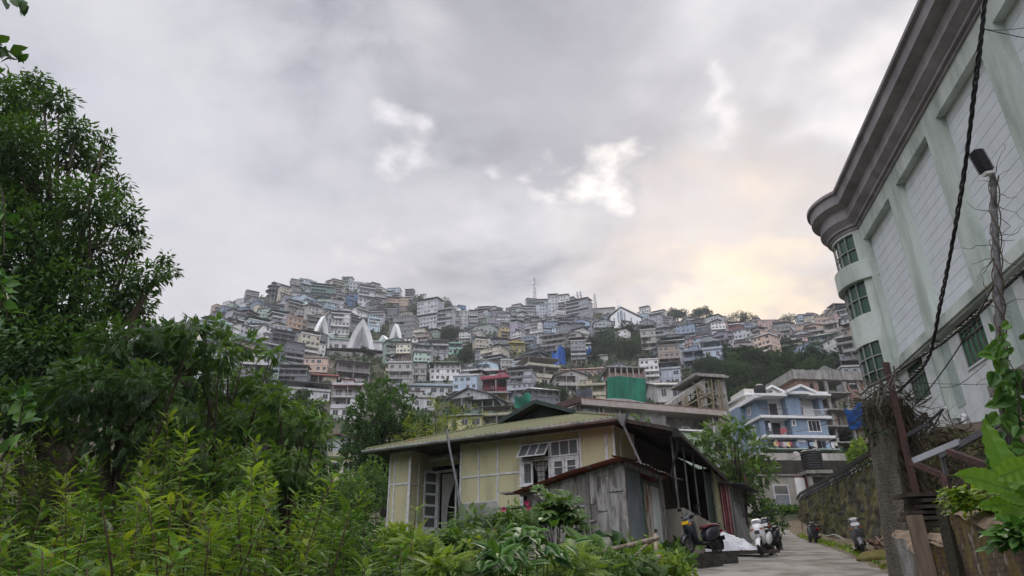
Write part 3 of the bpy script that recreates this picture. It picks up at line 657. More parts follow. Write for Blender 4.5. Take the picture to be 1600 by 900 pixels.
# ---- church with lotus-petal arches
def cathedral():
    b = hit(552, 553); D = math.hypot(b[0], b[1]); a = math.atan2(b[0], b[1]); m = np.linalg.norm(b)/FPX  # metres per pixel
    t = thing('church', 'church with tall white pointed lotus arches and pale green roof on the left slope', 'church', b, -a); t.scale = (1.12, 1.12, 1.18)
    X = lambda px: (px-552)*m; Z = lambda py: (553-py)*m*1.07
    wl = MB(); wl.box(X(510), X(600), 4.4, 24, -6, Z(531)); wl.box(X(513), X(598), 3.9, 4.4, -6, Z(547)); 
    wl.box(X(576), X(602), 2, 10, -6, Z(540)); part('wall', wl, PAINT, t, color=(.64, .64, .65))
    rf = MB(); rf.grid(lambda u, v: (X(508)+(X(604)-X(508))*u, 4+22*v, Z(531)+3.2*math.sin(math.pi*v)*math.sin(math.pi*(.12+.76*u))), 24, 10); rf.box(X(508), X(604), 3.7, 26.3, Z(532), Z(530.3)); part('roof', rf, TIN, t, color=(.36, .50, .44))
    g = MB(); g.prism([(X(590), 9, Z(535)), (X(602), 9, Z(535)), (X(596), 9, Z(524))], (0, 14, 0)); part('green_gable', g, TIN, t, color=(.10, .34, .27))
    for i in range(3): put_window(t, X(513+5.4+i*10)-.8, Z(543), 4.3, 1.8, 1.8, 2)
    for i in range(2): put_window(t, X(590+i*4), Z(545), 1.9, 2.2, 2.6, 2)
    def arch(cx, y, w, z0, h, rz, infill=True):
        def outer(w_, h_, n=14): 
            L_ = [(-w_/2*(1-q**2.3), h_*q) for q in np.linspace(0, 1, n)]
            return L_
        n = 14; o_ = outer(w, h); i_ = outer(w*.66, h*.83); c, s_ = math.cos(rz), math.sin(rz)
        def P(x, z, dy): return (cx+c*x-s_*dy, y+s_*x+c*dy, z0+z)
        mb = MB()
        for sg in (-1, 1):
            vs = []; 
            for (ox, oz), (ix, iz) in zip(o_, i_): vs += [P(-sg*ox, oz, 0), P(-sg*ix, iz, .9), P(-sg*ix, iz, 2.4), P(-sg*ox, oz, 2.0)]
            fs = [(k*4+j, k*4+(j+1) % 4, k*4+4+(j+1) % 4, k*4+4+j) for k in range(n-1) for j in range(4)]
            mb.add(vs, fs)
        part('arch', mb, WHITE, t)
        if infill:
            mi = MB(); L_ = [(x, z) for x, z in i_]; inner = [(x*.62, z*.50) for x, z in i_]
            for k in range(6):
                q0, q1 = 1-k*.07, 1-(k+1)*.07
                for sg in (-1, 1):
                    vs = []
                    for (ix, iz) in i_: vs += [P(-sg*ix*q0, iz*q0, 1.2+k*.5), P(-sg*ix*q1, iz*q1, 1.2+k*.5), P(-sg*ix*q1, iz*q1, 1.7+k*.5)]
                    mi.add(vs, [(j*3+e_, j*3+3+e_, j*3+4+e_, j*3+1+e_) for j in range(n-1) for e_ in (0, 1)])
            part('arch_lining', mi, PAINT, t, color=(.56, .57, .59))
    arch(X(561), -4, X(579)-X(543), -3, Z(511)+3, 0)
    arch(X(510), 0, (X(577)-X(546))*1.05, -3, Z(507)+3, .85)
    arch(X(520), 12, 13, Z(543), Z(516)-Z(543), .95, False)
    arch(X(590), 12, 12, Z(543), Z(514)-Z(543), -1.0, False)
    arch(X(604), -2, (X(577)-X(546))*.95, -3, Z(512)+3, -.95)
    te = MB()
    te.grid(lambda u, v: (X(508)+(X(615)-X(508))*u, -9+v*6, 1.2*math.sin(math.pi*u)-1.6), 20, 1); te.box(X(512), X(612), -8, -3, -8, -1.8); part('terrace', te, CONC, t)
cathedral()
def white_hall():
    b = hit(482, 565); a = math.atan2(b[0], b[1]); m = np.linalg.norm(b)/FPX; t = thing('hall', 'open hall with a white triangular front beside the lotus arch church', 'hall', b, -a)
    w = 40*m; mb = MB(); rf = MB(); z = 14*m; zt = 24*m
    for sg in (-1, 1): rf.bar((sg*w/2, 0, z), (0, 0, zt), .5, .5); 
    for i in range(7): x = -w/2+w*i/6; mb.box(x-.2, x+.2, -.2, .2, -3, z)
    part_each('post', mb, WHITE, t); rf.bar((-w/2, 0, z), (w/2, 0, z), .5); rf.bar((0, .0, z), (0, 0, zt), .3); part('truss', rf, WHITE, t)
    g = MB(); g.prism([(-w/2, .6, z), (w/2, .6, z), (0, .6, zt-.4)], (0, 14, 0)); g.box(-w/2, w/2, 2.5, 14, -4, z); part('wall', g, PAINT, t, color=(.34, .36, .37))
white_hall()
def spire_church():
    b = hit(980, 519); a = math.atan2(b[0], b[1]); m = np.linalg.norm(b)/FPX; t = thing('church', 'white church with gable front, lancet windows and slim spire on the skyline', 'church', b, -a+.25)
    X = lambda px: (px-980)*m; Z = lambda py: (519-py)*m*1.1
    w = MB(); w.prism([(X(956), 0, -4), (X(1004), 0, -4), (X(1004), 0, Z(498)), (X(973), 0, Z(483)), (X(956), 0, Z(496))], (0, 22, 0)); part('wall', w, WHITE, t)
    r = MB(); r.bar((X(953), -.6, Z(494)), (X(973), -.6, Z(481)), .5, .5); r.bar((X(973), -.6, Z(481)), (X(1007), -.6, Z(496.5)), .5, .5); 
    r.add([(X(953), -.8, Z(494.5)), (X(973), -.8, Z(481.5)), (X(973), 22.5, Z(481.5)), (X(953), 22.5, Z(494.5))], [(0, 1, 2, 3)]); r.add([(X(1007), -.8, Z(497)), (X(973), -.8, Z(481.5)), (X(973), 22.5, Z(481.5)), (X(1007), 22.5, Z(497))], [(0, 1, 2, 3)]); part('roof', r, TIN, t, color=(.40, .42, .45))
    for px, y0, y1, wd in ((968, 505, 489, 1.2), (973, 508, 486.5, 2.2), (978, 505, 489, 1.2), (988, 510, 497, 1.2), (997, 512, 502, 1.2), (961, 510, 498, 1.2)):
        p = MB(); x = X(px); z0, z1 = Z(y0), Z(y1)-wd*.5; p.prism([(x-wd/2, -.12, z0), (x+wd/2, -.12, z0), (x+wd/2, -.12, z1), (x, -.12, z1+wd*.8), (x-wd/2, -.12, z1)], (0, .3, 0)); part('window', p, PAINT, t, color=(.30, .33, .37))
    for px in (984, 992, 1000): put_window(t, X(px), Z(518), -.1, 1.1, 2.0, 1)
    s_ = MB(); x = X(971); s_.box(x-1, x+1, .5, 2.5, Z(486), Z(479.5)); s_.add([(x-1.1, .4, Z(479.5)), (x+1.1, .4, Z(479.5)), (x+1.1, 2.6, Z(479.5)), (x-1.1, 2.6, Z(479.5)), (x, 1.5, Z(470))], [(0, 1, 4), (1, 2, 4), (2, 3, 4), (3, 0, 4)]); s_.bar((x, 1.5, Z(471)), (x, 1.5, Z(467)), .2); s_.bar((x-.7, 1.5, Z(468.5)), (x+.7, 1.5, Z(468.5)), .2); part('spire', s_, WHITE, t)
spire_church()
def mast(px, py0, py1, w0, label, red=False, drums=0, D=None):
    b = hit(px, py0) if D is None else QR(px, py0, D); D_ = math.hypot(b[0], b[1]); h = QR(px, py1, D_)[2]-b[2]; t = thing('radio_mast', label, 'mast', b)
    n = 9; mb = MB(); co = [(-1, -1), (1, -1), (1, 1), (-1, 1)]; hw = lambda k: w0*(1-.78*k/n)/2
    for k in range(n):
        z0, z1 = h*k/n, h*(k+1)/n; a, c = hw(k), hw(k+1)
        for i in range(4):
            j = (i+1) % 4; p = lambda q, s_, z: (co[q][0]*s_, co[q][1]*s_, z)
            mb.bar(p(i, a, z0), p(i, c, z1), .26); mb.bar(p(i, a, z0), p(j, c, z1), .13); mb.bar(p(j, a, z0), p(i, c, z1), .13); mb.bar(p(i, c, z1), p(j, c, z1), .14)
    part('lattice', mb, mat('mast_steel', (.36, .33, .34), .6, var=.2), t)
    an = MB(); an.tube([(0, 0, h*.98), (0, 0, h*1.12)], .1, 5)
    for i in range(drums):
        z = h*(.55+.4*i/max(1, drums)); an.lathe([(0, 0), (.8, 0), (.8, .4), (0, .4)], 10, (hw(5)*(1 if i % 2 else -1), -1, z), axis=1); an.box(-1.2, -1.0, -.3, .3, z, z+1.8); an.box(1., 1.2, -.3, .3, z+.6, z+2.4)
    part('antenna', an, WHITE, t)
mast(836, 480, 434, 3.2, 'tallest thin lattice mast on the middle summit', drums=3)
mast(903, 476, 456, 2.6, 'left one of a pair of short masts on the middle summit', drums=2)
mast(908, 476, 455, 2.6, 'right one of a pair of short masts on the middle summit', drums=2)
mast(931, 490, 459, 3.0, 'lattice mast with drum aerials left of the spired church', drums=5)
def pagoda():
    b = hit(424, 475); m = np.linalg.norm(b)/FPX; t = thing('lookout_tower', 'dark round lookout tower with stacked flat eaves on the left skyline', 'tower', b)
    mb = MB(); s_ = MB()
    for (z, r) in ((6, 8), (10, 10), (14, 8.5), (17.5, 4)): mb.lathe([(0, z-.2), (r*m*1.1, z), (r*m*1.1, z+.3), (r*m*.4, z+1.4), (0, z+1.5)], 12)
    s_.lathe([(2.6, -3), (2.6, 16)], 10); part('roof', mb, TIN, t, color=(.09, .11, .11)); part('wall', s_, PAINT, t, color=(.16, .17, .17))
    po = MB()
    for k in range(8): a = k*math.pi/4; po.bar((3.8*math.cos(a), 3.8*math.sin(a), -3), (3.8*math.cos(a), 3.8*math.sin(a), 14), .3)
    part_each('post', po, CONC, t)
pagoda()
NET = mat('green_netting', (.02, .20, .13), .8, var=.3, scale=.6, bump=.5, streak=True)
def sheet(name, label, cat, px0, px1, pyt, pyb, D, m_, sag=.0, group=None, yaw=0, n=10, amp=.4):
    b = QR((px0+px1)/2, pyb, D); a = math.atan2(b[0], b[1]); m = np.linalg.norm(b)/FPX; w = (px1-px0)*m; h = (pyb-pyt)*m*1.03
    t = thing(name, label, cat, b, -a+yaw, group); mb = MB(); rg = random.Random(px0)
    ph = [rg.random()*6 for _ in range(4)]
    mb.grid(lambda u, v: (w*(u-.5)*(1-.06*v*math.sin(3*u+ph[3])), amp*math.sin(u*w*.9+ph[0]+v*2)+amp*.4*math.sin(u*w*2.3+ph[1]), h*v+sag*math.sin(u*7+ph[2])*(.5+v)), n*3, n)
    mb.grid(lambda u, v: (w*(u-.5)*(1-.06*v*math.sin(3*u+ph[3])), .08+amp*math.sin(u*w*.9+ph[0]+v*2)+amp*.4*math.sin(u*w*2.3+ph[1]), h*v+sag*math.sin(u*7+ph[2])*(.5+v)), n*3, n)
    part('sheet', mb, m_, t, smooth=True); return t
BRICK = None
def brickmat(name='brickwork', c1=(.30, .13, .09), c2=(.20, .10, .08), mort=(.28, .26, .24), sc=4.):
    if name in MC: return MC[name]
    m = bpy.data.materials.new(name); m.use_nodes = True; t = m.node_tree; b = t.nodes['Principled BSDF']; MC[name] = m; b.inputs['Roughness'].default_value = .9
    g = N(t, 'ShaderNodeTexCoord'); sx = N(t, 'ShaderNodeSeparateXYZ'); L(t, g, 'Object', sx, 0); ad = N(t, 'ShaderNodeMath', operation='ADD'); L(t, sx, 0, ad, 0); L(t, sx, 1, ad, 1); cb = N(t, 'ShaderNodeCombineXYZ'); L(t, ad, 0, cb, 0); L(t, sx, 2, cb, 1)
    br = N(t, 'ShaderNodeTexBrick'); L(t, cb, 0, br, 'Vector'); br.inputs['Scale'].default_value = sc; br.inputs['Color1'].default_value = (*c1, 1); br.inputs['Color2'].default_value = (*c2, 1); br.inputs['Mortar'].default_value = (*mort, 1); br.inputs['Mortar Size'].default_value = .03
    nz = N(t, 'ShaderNodeTexNoise'); nz.inputs['Scale'].default_value = .9; nz.inputs['Detail'].default_value = 6; L(t, g, 'Object', nz, 'Vector'); mr = N(t, 'ShaderNodeMapRange'); L(t, nz, 'Fac', mr, 0); mr.inputs[1].default_value = .5; mr.inputs[2].default_value = .62
    mx = N(t, 'ShaderNodeMix', data_type='RGBA'); L(t, mr, 0, mx, 0); L(t, br, 'Color', mx, 6); mx.inputs[7].default_value = (.27, .22, .19, 1); L(t, mx, 2, b, 'Base Color'); bp = N(t, 'ShaderNodeBump'); bp.inputs['Strength'].default_value = .3; L(t, br, 'Fac', bp, 'Height'); L(t, bp, 0, b, 'Normal'); return m
BRICK = brickmat()
def netted_building():
    b = hit(982, 622); a = math.atan2(b[0], b[1]); m = np.linalg.norm(b)/FPX; t = thing('unfinished_building', 'brick building under construction standing behind green netting', 'building', b, -a+.3)
    X = lambda px: (px-982)*m; Z = lambda py: (628-py)*m*1.05; w = MB(); s_ = MB(); p = MB()
    w.box(X(958), X(1012), .3, 9, -3, Z(590)); 
    for z in (Z(581), Z(598), Z(614)): s_.box(X(952), X(1014), -.6, 9.5, z-.35, z)
    for i in range(7): x = X(955)+(X(1011)-X(955))*i/6; p.box(x-.18, x+.18, -.4, 0, -3, Z(581))
    w.box(X(958), X(1012), 3, 9, Z(590), Z(582)); part('wall', w, BRICK, t); part('floor_slab', s_, CONC, t); part_each('post', p, CONC, t)
netted_building()
sheet('safety_net', 'large green safety netting hung in front of the brick building', 'netting', 950, 1010, 590, 627, 147.5, NET, sag=.12, yaw=.3, amp=.25)
sheet('safety_net', 'small green netting draped beside the lime green house', 'netting', 803, 830, 618, 636, 135, NET, sag=.3, yaw=-.2)
sheet('tarpaulin', 'big blue tarpaulin spread on the slope left of the dark wood', 'tarpaulin', 863, 884, 545, 570, 262, BLUETARP, sag=1.2, amp=.8)
sheet('tarpaulin', 'small blue tarpaulin at the foot of the dark wood', 'tarpaulin', 915, 924, 545, 552, 280, BLUETARP, sag=.8)
sheet('tarpaulin', 'blue tarpaulin hung below the tall brown-grey block', 'tarpaulin', 1031, 1040, 544, 556, 275, BLUETARP, sag=.5)
sheet('tarpaulin', 'blue tarpaulin among trees on the right slope', 'tarpaulin', 1237, 1250, 558, 564, 240, BLUETARP, sag=.6)
sheet('screen', 'grey netting screen on posts between the cream yellow house and the roofs', 'netting', 902, 926, 608, 637, 120, mat('grey_netting', (.11, .12, .14), .8, var=.3, scale=.6, bump=.4), sag=.1, amp=.15)
# ---- trees of the hillside
TREEP = []
def far_tree_protos():
    rg = np.random.default_rng(5)
    for k in range(4):
        n = [8, 10, 7, 9][k]; bl = []
        for i in range(n):
            a = rg.random()*6.28; q = rg.random()**.5*2.6; z = 3.2+rg.random()*3.6-(q*.4); bl.append((q*math.cos(a), q*math.sin(a), z, 1.1+rg.random()*.9))
        t = thing('hillside_tree', None, 'tree'); mb = MB(); limbs(mb, (0, 0, -3), bl, .28, (0, 0, 5.5), rng=rg, n=5); part('trunk', mb, BARK, t)
        wire('crown', leaf_mesh('crown', blob_leaves(bl, TC, 26, .62, rng=rg, inner=.3), LM_FAR), t); index_kids(t); TREEP.append(t)
far_tree_protos()
PATCH = [ # px0,px1,py0,py1,count,size px, phrase
 (645, 662, 478, 516, 3, 17, 'between the left summit and the saddle'), (690, 716, 488, 536, 8, 18, 'at the saddle between the summits'), (722, 752, 548, 566, 5, 18, 'in the grove below the two narrow towers'), (790, 826, 590, 612, 6, 20, 'right of the crimson house'),
 (832, 878, 606, 640, 8, 24, 'around the cream stepped block'), (886, 935, 548, 568, 9, 20, 'in the dark wood left of the white terraced house'), (938, 1008, 532, 562, 16, 26, 'in the dark wood below the spired church'), (985, 1030, 568, 600, 5, 18, 'right of the bright white house'),
 (1014, 1046, 640, 660, 2, 16, 'beside the bamboo scaffolding'), (1090, 1140, 575, 592, 6, 18, 'below the sky-blue block'), (1120, 1345, 560, 580, 20, 24, 'along the upper edge of the right wood'), (1130, 1345, 576, 606, 30, 30, 'in the right hand wood'), (1120, 1180, 600, 655, 10, 34, 'between the scaffolding and the blue house'),
 (1180, 1270, 560, 610, 8, 26, 'in the right hand wood above the brick shell'), (1040, 1062, 493, 506, 3, 15, 'on the skyline right of the spired church'), (1068, 1105, 493, 509, 6, 14, 'on the skyline at the right saddle'), (1190, 1230, 540, 556, 4, 16, 'among houses of the right slope'), (1262, 1345, 545, 570, 9, 22, 'under the aqua house'), (1285, 1330, 492, 515, 4, 14, 'at the right end of the skyline'),
 (560, 606, 540, 560, 3, 12, 'right of the lotus arch church'), (636, 668, 548, 566, 4, 16, 'below the bare grey block'), (500, 560, 608, 640, 3, 16, 'left of the white tall house'), (400, 480, 495, 515, 3, 10, 'on the left slope'), (1160, 1180, 500, 512, 3, 10, 'beside the pink skyline block'), (700, 780, 560, 600, 5, 13, 'above the crimson house'), (960, 1060, 540, 640, 7, 14, 'between houses at centre right')]
def plant_hill():
    rg = random.Random(3); first = [True]*4
    for (a, b, c, d_, n, s_, ph) in PATCH:
        pts = sorted([(rg.uniform(a, b), rg.uniform(c, d_)) for _ in range(n)])
        for i, (px, py) in enumerate(pts):
            p = hit(px, py+s_*.15); m = np.linalg.norm(p)/FPX; k = rg.randrange(4); src = TREEP[k]
            if first[k]: o = src; first[k] = False
            else:
                o = src.copy(); COL.objects.link(o)
                for ch in KIDS[src.name]: q = ch.copy(); COL.objects.link(q); q.parent = o
            sc = s_*m/5.6*rg.uniform(.8, 1.25); o.location = tuple(p+np.array([0, 0, -.4])); o.scale = (sc, sc, sc*rg.uniform(.85, 1.1)); o.rotation_euler = (0, 0, rg.random()*6.28)
            tone = rg.uniform(.5, 1.25); cc = (tone, tone*rg.uniform(.9, 1.05), tone*.95, 1)
            for ch in (KIDS[src.name] if o is src else o.children): ch.color = cc
            o['label'] = f"{'dark' if tone < .8 else 'mid-green' if tone < 1.05 else 'fresh green'} tree {ph}, {ORD[i+1]} from left" if n > 1 else f"tree {ph}"; o['category'] = 'tree'; o['group'] = 'trees on the hillside'
plant_hill()
def skyline_tree(px, py, w, h, D, label, seed):
    rg = np.random.default_rng(seed); b = QR(px, py, D); m = np.linalg.norm(b)/FPX; bl = []
    for i in range(13):
        u = rg.uniform(-1, 1); bl.append((b[0]+u*w/2*m, b[1]+rg.uniform(-3, 3), b[2]+h*m*(.95-.45*u*u-.35*rg.random()), w*m*.12*rg.uniform(.7, 1.2)))
    tree('spreading_tree', label, 'tree', b+np.array([0, 0, -2]), bl, TC, 16, .7, LM_FAR, r0=.6, top=(b[0], b[1], b[2]+h*m*.55), group='spreading trees on the skyline', rng=rg)
skyline_tree(1160, 512, 44, 26, 545, 'largest spreading tree against the glowing sky, left of the pink block', 1)
skyline_tree(1240, 512, 34, 23, 545, 'spreading tree against the sky between the pink block and pink hipped house', 2)
skyline_tree(1098, 502, 18, 14, 560, 'small open tree against the sky above the right saddle', 4)
skyline_tree(1040, 502, 26, 14, 560, 'low spreading tree on the skyline right of the spired church', 6)
# poplar-like pines
for i, (px, h_) in enumerate(((1073, 16), (1080, 12))):
    b = QR(px, 503, 560); m = np.linalg.norm(b)/FPX; t = thing('conifer', ['taller', 'shorter'][i]+' slim pointed conifer on the skyline right of the church', 'tree', b, 0, 'slim conifers on the skyline')
    bl = [(0, 0, h_*m*(.15+.8*k/9), 1.3*m*(1-.8*k/9)) for k in range(10)]; wire('crown', leaf_mesh('crown', blob_leaves(bl, TC, 60, .6, rng=RNG), LM_FAR), t); mb = MB(); mb.tube([(0, 0, -2), (0, 0, h_*m*.95)], [.3, .05], 5); part('trunk', mb, BARK, t)
# ================================================================ road, walls and nearer buildings
ROADM = mat('road_concrete', (.28, .265, .24), .92, scale=1.1, col2=(.12, .11, .09), bump=.8, detail=14, thr=(.38, .60))
PLASTER = mat('grey_plaster', (.36, .36, .35), .9, var=.32, scale=1.2, bump=.15, detail=8)
BEIGEP = mat('beige_plaster', (.40, .37, .32), .9, var=.2, scale=1.1, bump=.15, streak=True)
MOSS = mat('moss_green', (.10, .12, .025), .95, scale=3, col2=(.16, .12, .04), bump=.8)
SOIL = mat('soil', (.13, .10, .07), .95, var=.3, scale=4, bump=.6)
RAWC = mat('rough_concrete', (.30, .29, .26), .92, scale=2.2, col2=(.15, .14, .12), bump=.5)
CREAMW = mat('cream_panel', (.51, .49, .30), .8, scale=1.6, col2=(.36, .345, .225), streak=True, detail=11, thr=(.30, .52), bump=.08)
BATT = mat('white_batten', (.68, .69, .70), .6, var=.2, scale=5, detail=10)
WOODW = mat('weathered_board', (.38, .37, .36), .9, scale=7, col2=(.12, .11, .10), bump=.6, streak=True, thr=(.36, .6))
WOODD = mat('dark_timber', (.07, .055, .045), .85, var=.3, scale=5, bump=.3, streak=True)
DARKIN = mat('unlit_interior_wall', (.05, .045, .04), .9)
ROOFG = mat('mossy_green_tin', (.16, .17, .095), .85, scale=1.1, col2=(.20, .125, .085), bump=.15, thr=(.33, .47), detail=9, spec=.15)
RUST = mat('rusty_tin', (.30, .12, .08), .8, scale=2.4, col2=(.10, .045, .035), bump=.3, detail=8)
ZINC = mat('zinc_sheet', (.42, .44, .47), .45, var=.2, scale=2, metal=.4, streak=True)
GALV = mat('galvanised_pipe', (.22, .225, .23), .5, var=.2, metal=.5)
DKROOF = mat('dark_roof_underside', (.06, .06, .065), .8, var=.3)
CURT = mat('curtain_cloth', (.50, .49, .47), .9, var=.12, scale=6)
BAMB = mat('bamboo_pole', (.34, .29, .20), .8, var=.3, scale=6)
BLK = mat('black_rubber', (.02, .02, .02), .7, var=.2)
BLUEW = mat('slate_blue_paint', (.235, .31, .415), .8, var=.1, scale=1.2, streak=True)
WH2 = mat('bright_white_trim', (.76, .77, .78), .6, var=.07, scale=2, streak=True)
def hz1(x, y): return float(hgt(x, y))
# ---- road
RL = [(-2.5, -12), (-1, 0), (3.0, 14), (4.3, 18), (5.0, 20.5), (6.6, 24.5), (9.0, 31), (13.0, 41), (16.6, 50), (16.5, 56), (12, 60), (4, 62)]
RR = [(3.5, -12), (5.0, 0), (8.3, 14), (9.6, 18), (10.9, 21), (12.2, 25), (14.3, 32), (18.0, 43), (20.6, 52), (21.5, 58), (16, 65), (5, 67)]
def build_road():
    vs = []; fs = []; nu = 8; k = 0
    def dense(P, m=6):
        o = []
        for i in range(len(P)-1):
            for j in range(m): t = j/m; o.append((P[i][0]*(1-t)+P[i+1][0]*t, P[i][1]*(1-t)+P[i+1][1]*t))
        return o+[P[-1]]
    A, B = dense(RL), dense(RR)
    for i in range(len(A)):
        for j in range(nu+1):
            t = j/nu; x = A[i][0]*(1-t)+B[i][0]*t; y = A[i][1]*(1-t)+B[i][1]*t; ls = hz1(x, y); 
            vs.append((x, y, roadz(x, y)))
    w = nu+1; fs = [(i*w+j, i*w+j+1, (i+1)*w+j+1, (i+1)*w+j) for i in range(len(A)-1) for j in range(nu)]
    mb = MB(); mb.add(vs, fs); n = len(A)
    # thickness at the edges
    for j in (0, nu):
        e = [vs[i*w+j] for i in range(n)]; mb.add(e+[(a, b, c-.9) for a, b, c in e], [(i, i+1, n+i+1, n+i) for i in range(n-1)])
    e = vs[:w]
    tag(part('road', mb, ROADM, smooth=True), kind='structure')
def roadz(x, y):
    z = float(np.interp(y, [-20, 0, 24, 40, 60, 70], [-3.8, -1.6, 1, 2.4, 5.3, 7])); return z+.02
build_road()
# ---- mossy retaining wall on the right of the road
WA, WBp = np.array([11.2, 20.9]), np.array([20.9, 52.]); Wd = (WBp-WA)/np.linalg.norm(WBp-WA); WF = Frame((WA[0], WA[1], 0), math.atan2(Wd[1], Wd[0]))
def wall_top(s):
    pts = [(1242, 779), (1300, 749), (1345, 722), (1378, 704), (1400, 694)]
    q = [WF.fy(a, b, 0) for a, b in pts]; q = sorted([(p[0], p[2]) for p in q]); return min(0, s+4.5)*.27+float(np.interp(s, [a for a, b in q], [b for a, b in q]))
def build_wall():
    t = thing('retaining_wall', 'tall mossy retaining wall with dry creepers along the right side of the lane', 'wall', WF.o, WF.rz)
    q = WF.fy(1241, 800, 0); s1 = q[0]; rg = np.random.default_rng(2)
    from mathutils import noise
    def fn(u, v):
        s = -22+(s1+22)*u; wx = WF.w((s, 0, 0)); z0 = roadz(wx[0], wx[1])-.4; z1 = wall_top(s); z = z0+(z1-z0)*v
        b = -.55*v+.16*noise.noise((s*.9, z*.9, 3.))+.12*noise.noise((s*2.6, z*3, 9.))+.05*noise.noise((s*8, z*9, 2.)); return (s, b, z)
    mb = MB(); mb.grid(fn, 420, 44); 
    mb.grid(lambda u, v: (-22+(s1+22)*u, -.55-v*1.6, wall_top(-22+(s1+22)*u)+.12*v), 60, 2)
    z_ = roadz(*WF.w((s1, 0, 0))[:2]); mb.quad((s1, 0, z_-.5), (s1, -6, z_-.5), (s1, -6, wall_top(s1)), (s1, -.5, wall_top(s1)))
    m_ = mat('mossy_stone', (.115, .11, .04), .95, scale=1.3, col2=(.06, .052, .042), bump=1., detail=12, thr=(.44, .54))
    part('stonework', mb, m_, t, smooth=True)
    # short mossy tufts and dead creepers
    n = 9000; u = rg.random(n); v = rg.random(n); pos = np.array([fn(a, b) for a, b in zip(u, v)]); nz = np.array([math.sin(a*9)+math.cos(b*5+a*14) for a, b in zip(u, v)]); keep_ = nz+rg.normal(size=n)*.6 > -.1; pos = pos[keep_]; n = len(pos)
    d = np.stack([rg.normal(size=n)*.5, np.ones(n)*.35, -np.abs(rg.normal(size=n))*.9], 1)
    o = wire('moss', leaf_mesh('moss', [scatter(TD, pos, d, np.tile([0, 1., .3], (n, 1)), .05+.09*rg.random(n))], leafmat('moss_tuft', (.05, .045, .02), (.15, .15, .035), .9, .15)), t); o['kind'] = 'stuff'
    # railing of dark angle iron that tops the wall
    r = thing('fence', 'black angle-iron railing climbing along the top of the mossy wall', 'fence', WF.o, WF.rz); top = MB(); st = MB()
    q = WF.fy(1242, 778, -0.6); 
    S = np.linspace(-4.3, s1+.6, 24); H_ = lambda s: wall_top(s)+.32
    for a, b in zip(S[:-1], S[1:]):
        top.bar((a, -.4, H_(a)), (b, -.4, H_(b)), .09, .16); top.bar((a, -.8, H_(a)+.12), (b, -.8, H_(b)+.12), .05, .05); top.bar((a, -.5, H_(a)-.22), (b, -.5, H_(b)-.22), .04, .04)
    part('rail', top, IRON, r)
    for i, a in enumerate(np.arange(-4.3, s1+.5, 1.0)): st.bar((a, -.55, H_(a)-.35), (a+.25, -.5, H_(a)), .04); st.bar((a+.3, -.5, H_(a)-.34), (a+.1, -.8, H_(a)+.1), .03)
    part_each('bracket', st, IRON, r)
build_wall()
def build_terrace():
    # raised ground behind the wall, on which the tall building stands
    mb = MB(); s1 = WF.fy(1241, 800, 0)[0]
    def fn(u, v):
        s = -24+(s1+24)*u; zt = wall_top(s); w = WF.w((s, -.6-v*26, 0)); return (w[0], w[1], zt+.02+min(1.6, v*6)*.6)
    mb.grid(fn, 30, 20); tag(part('terrace_ground', mb, SOIL, smooth=True), kind='structure')
build_terrace()
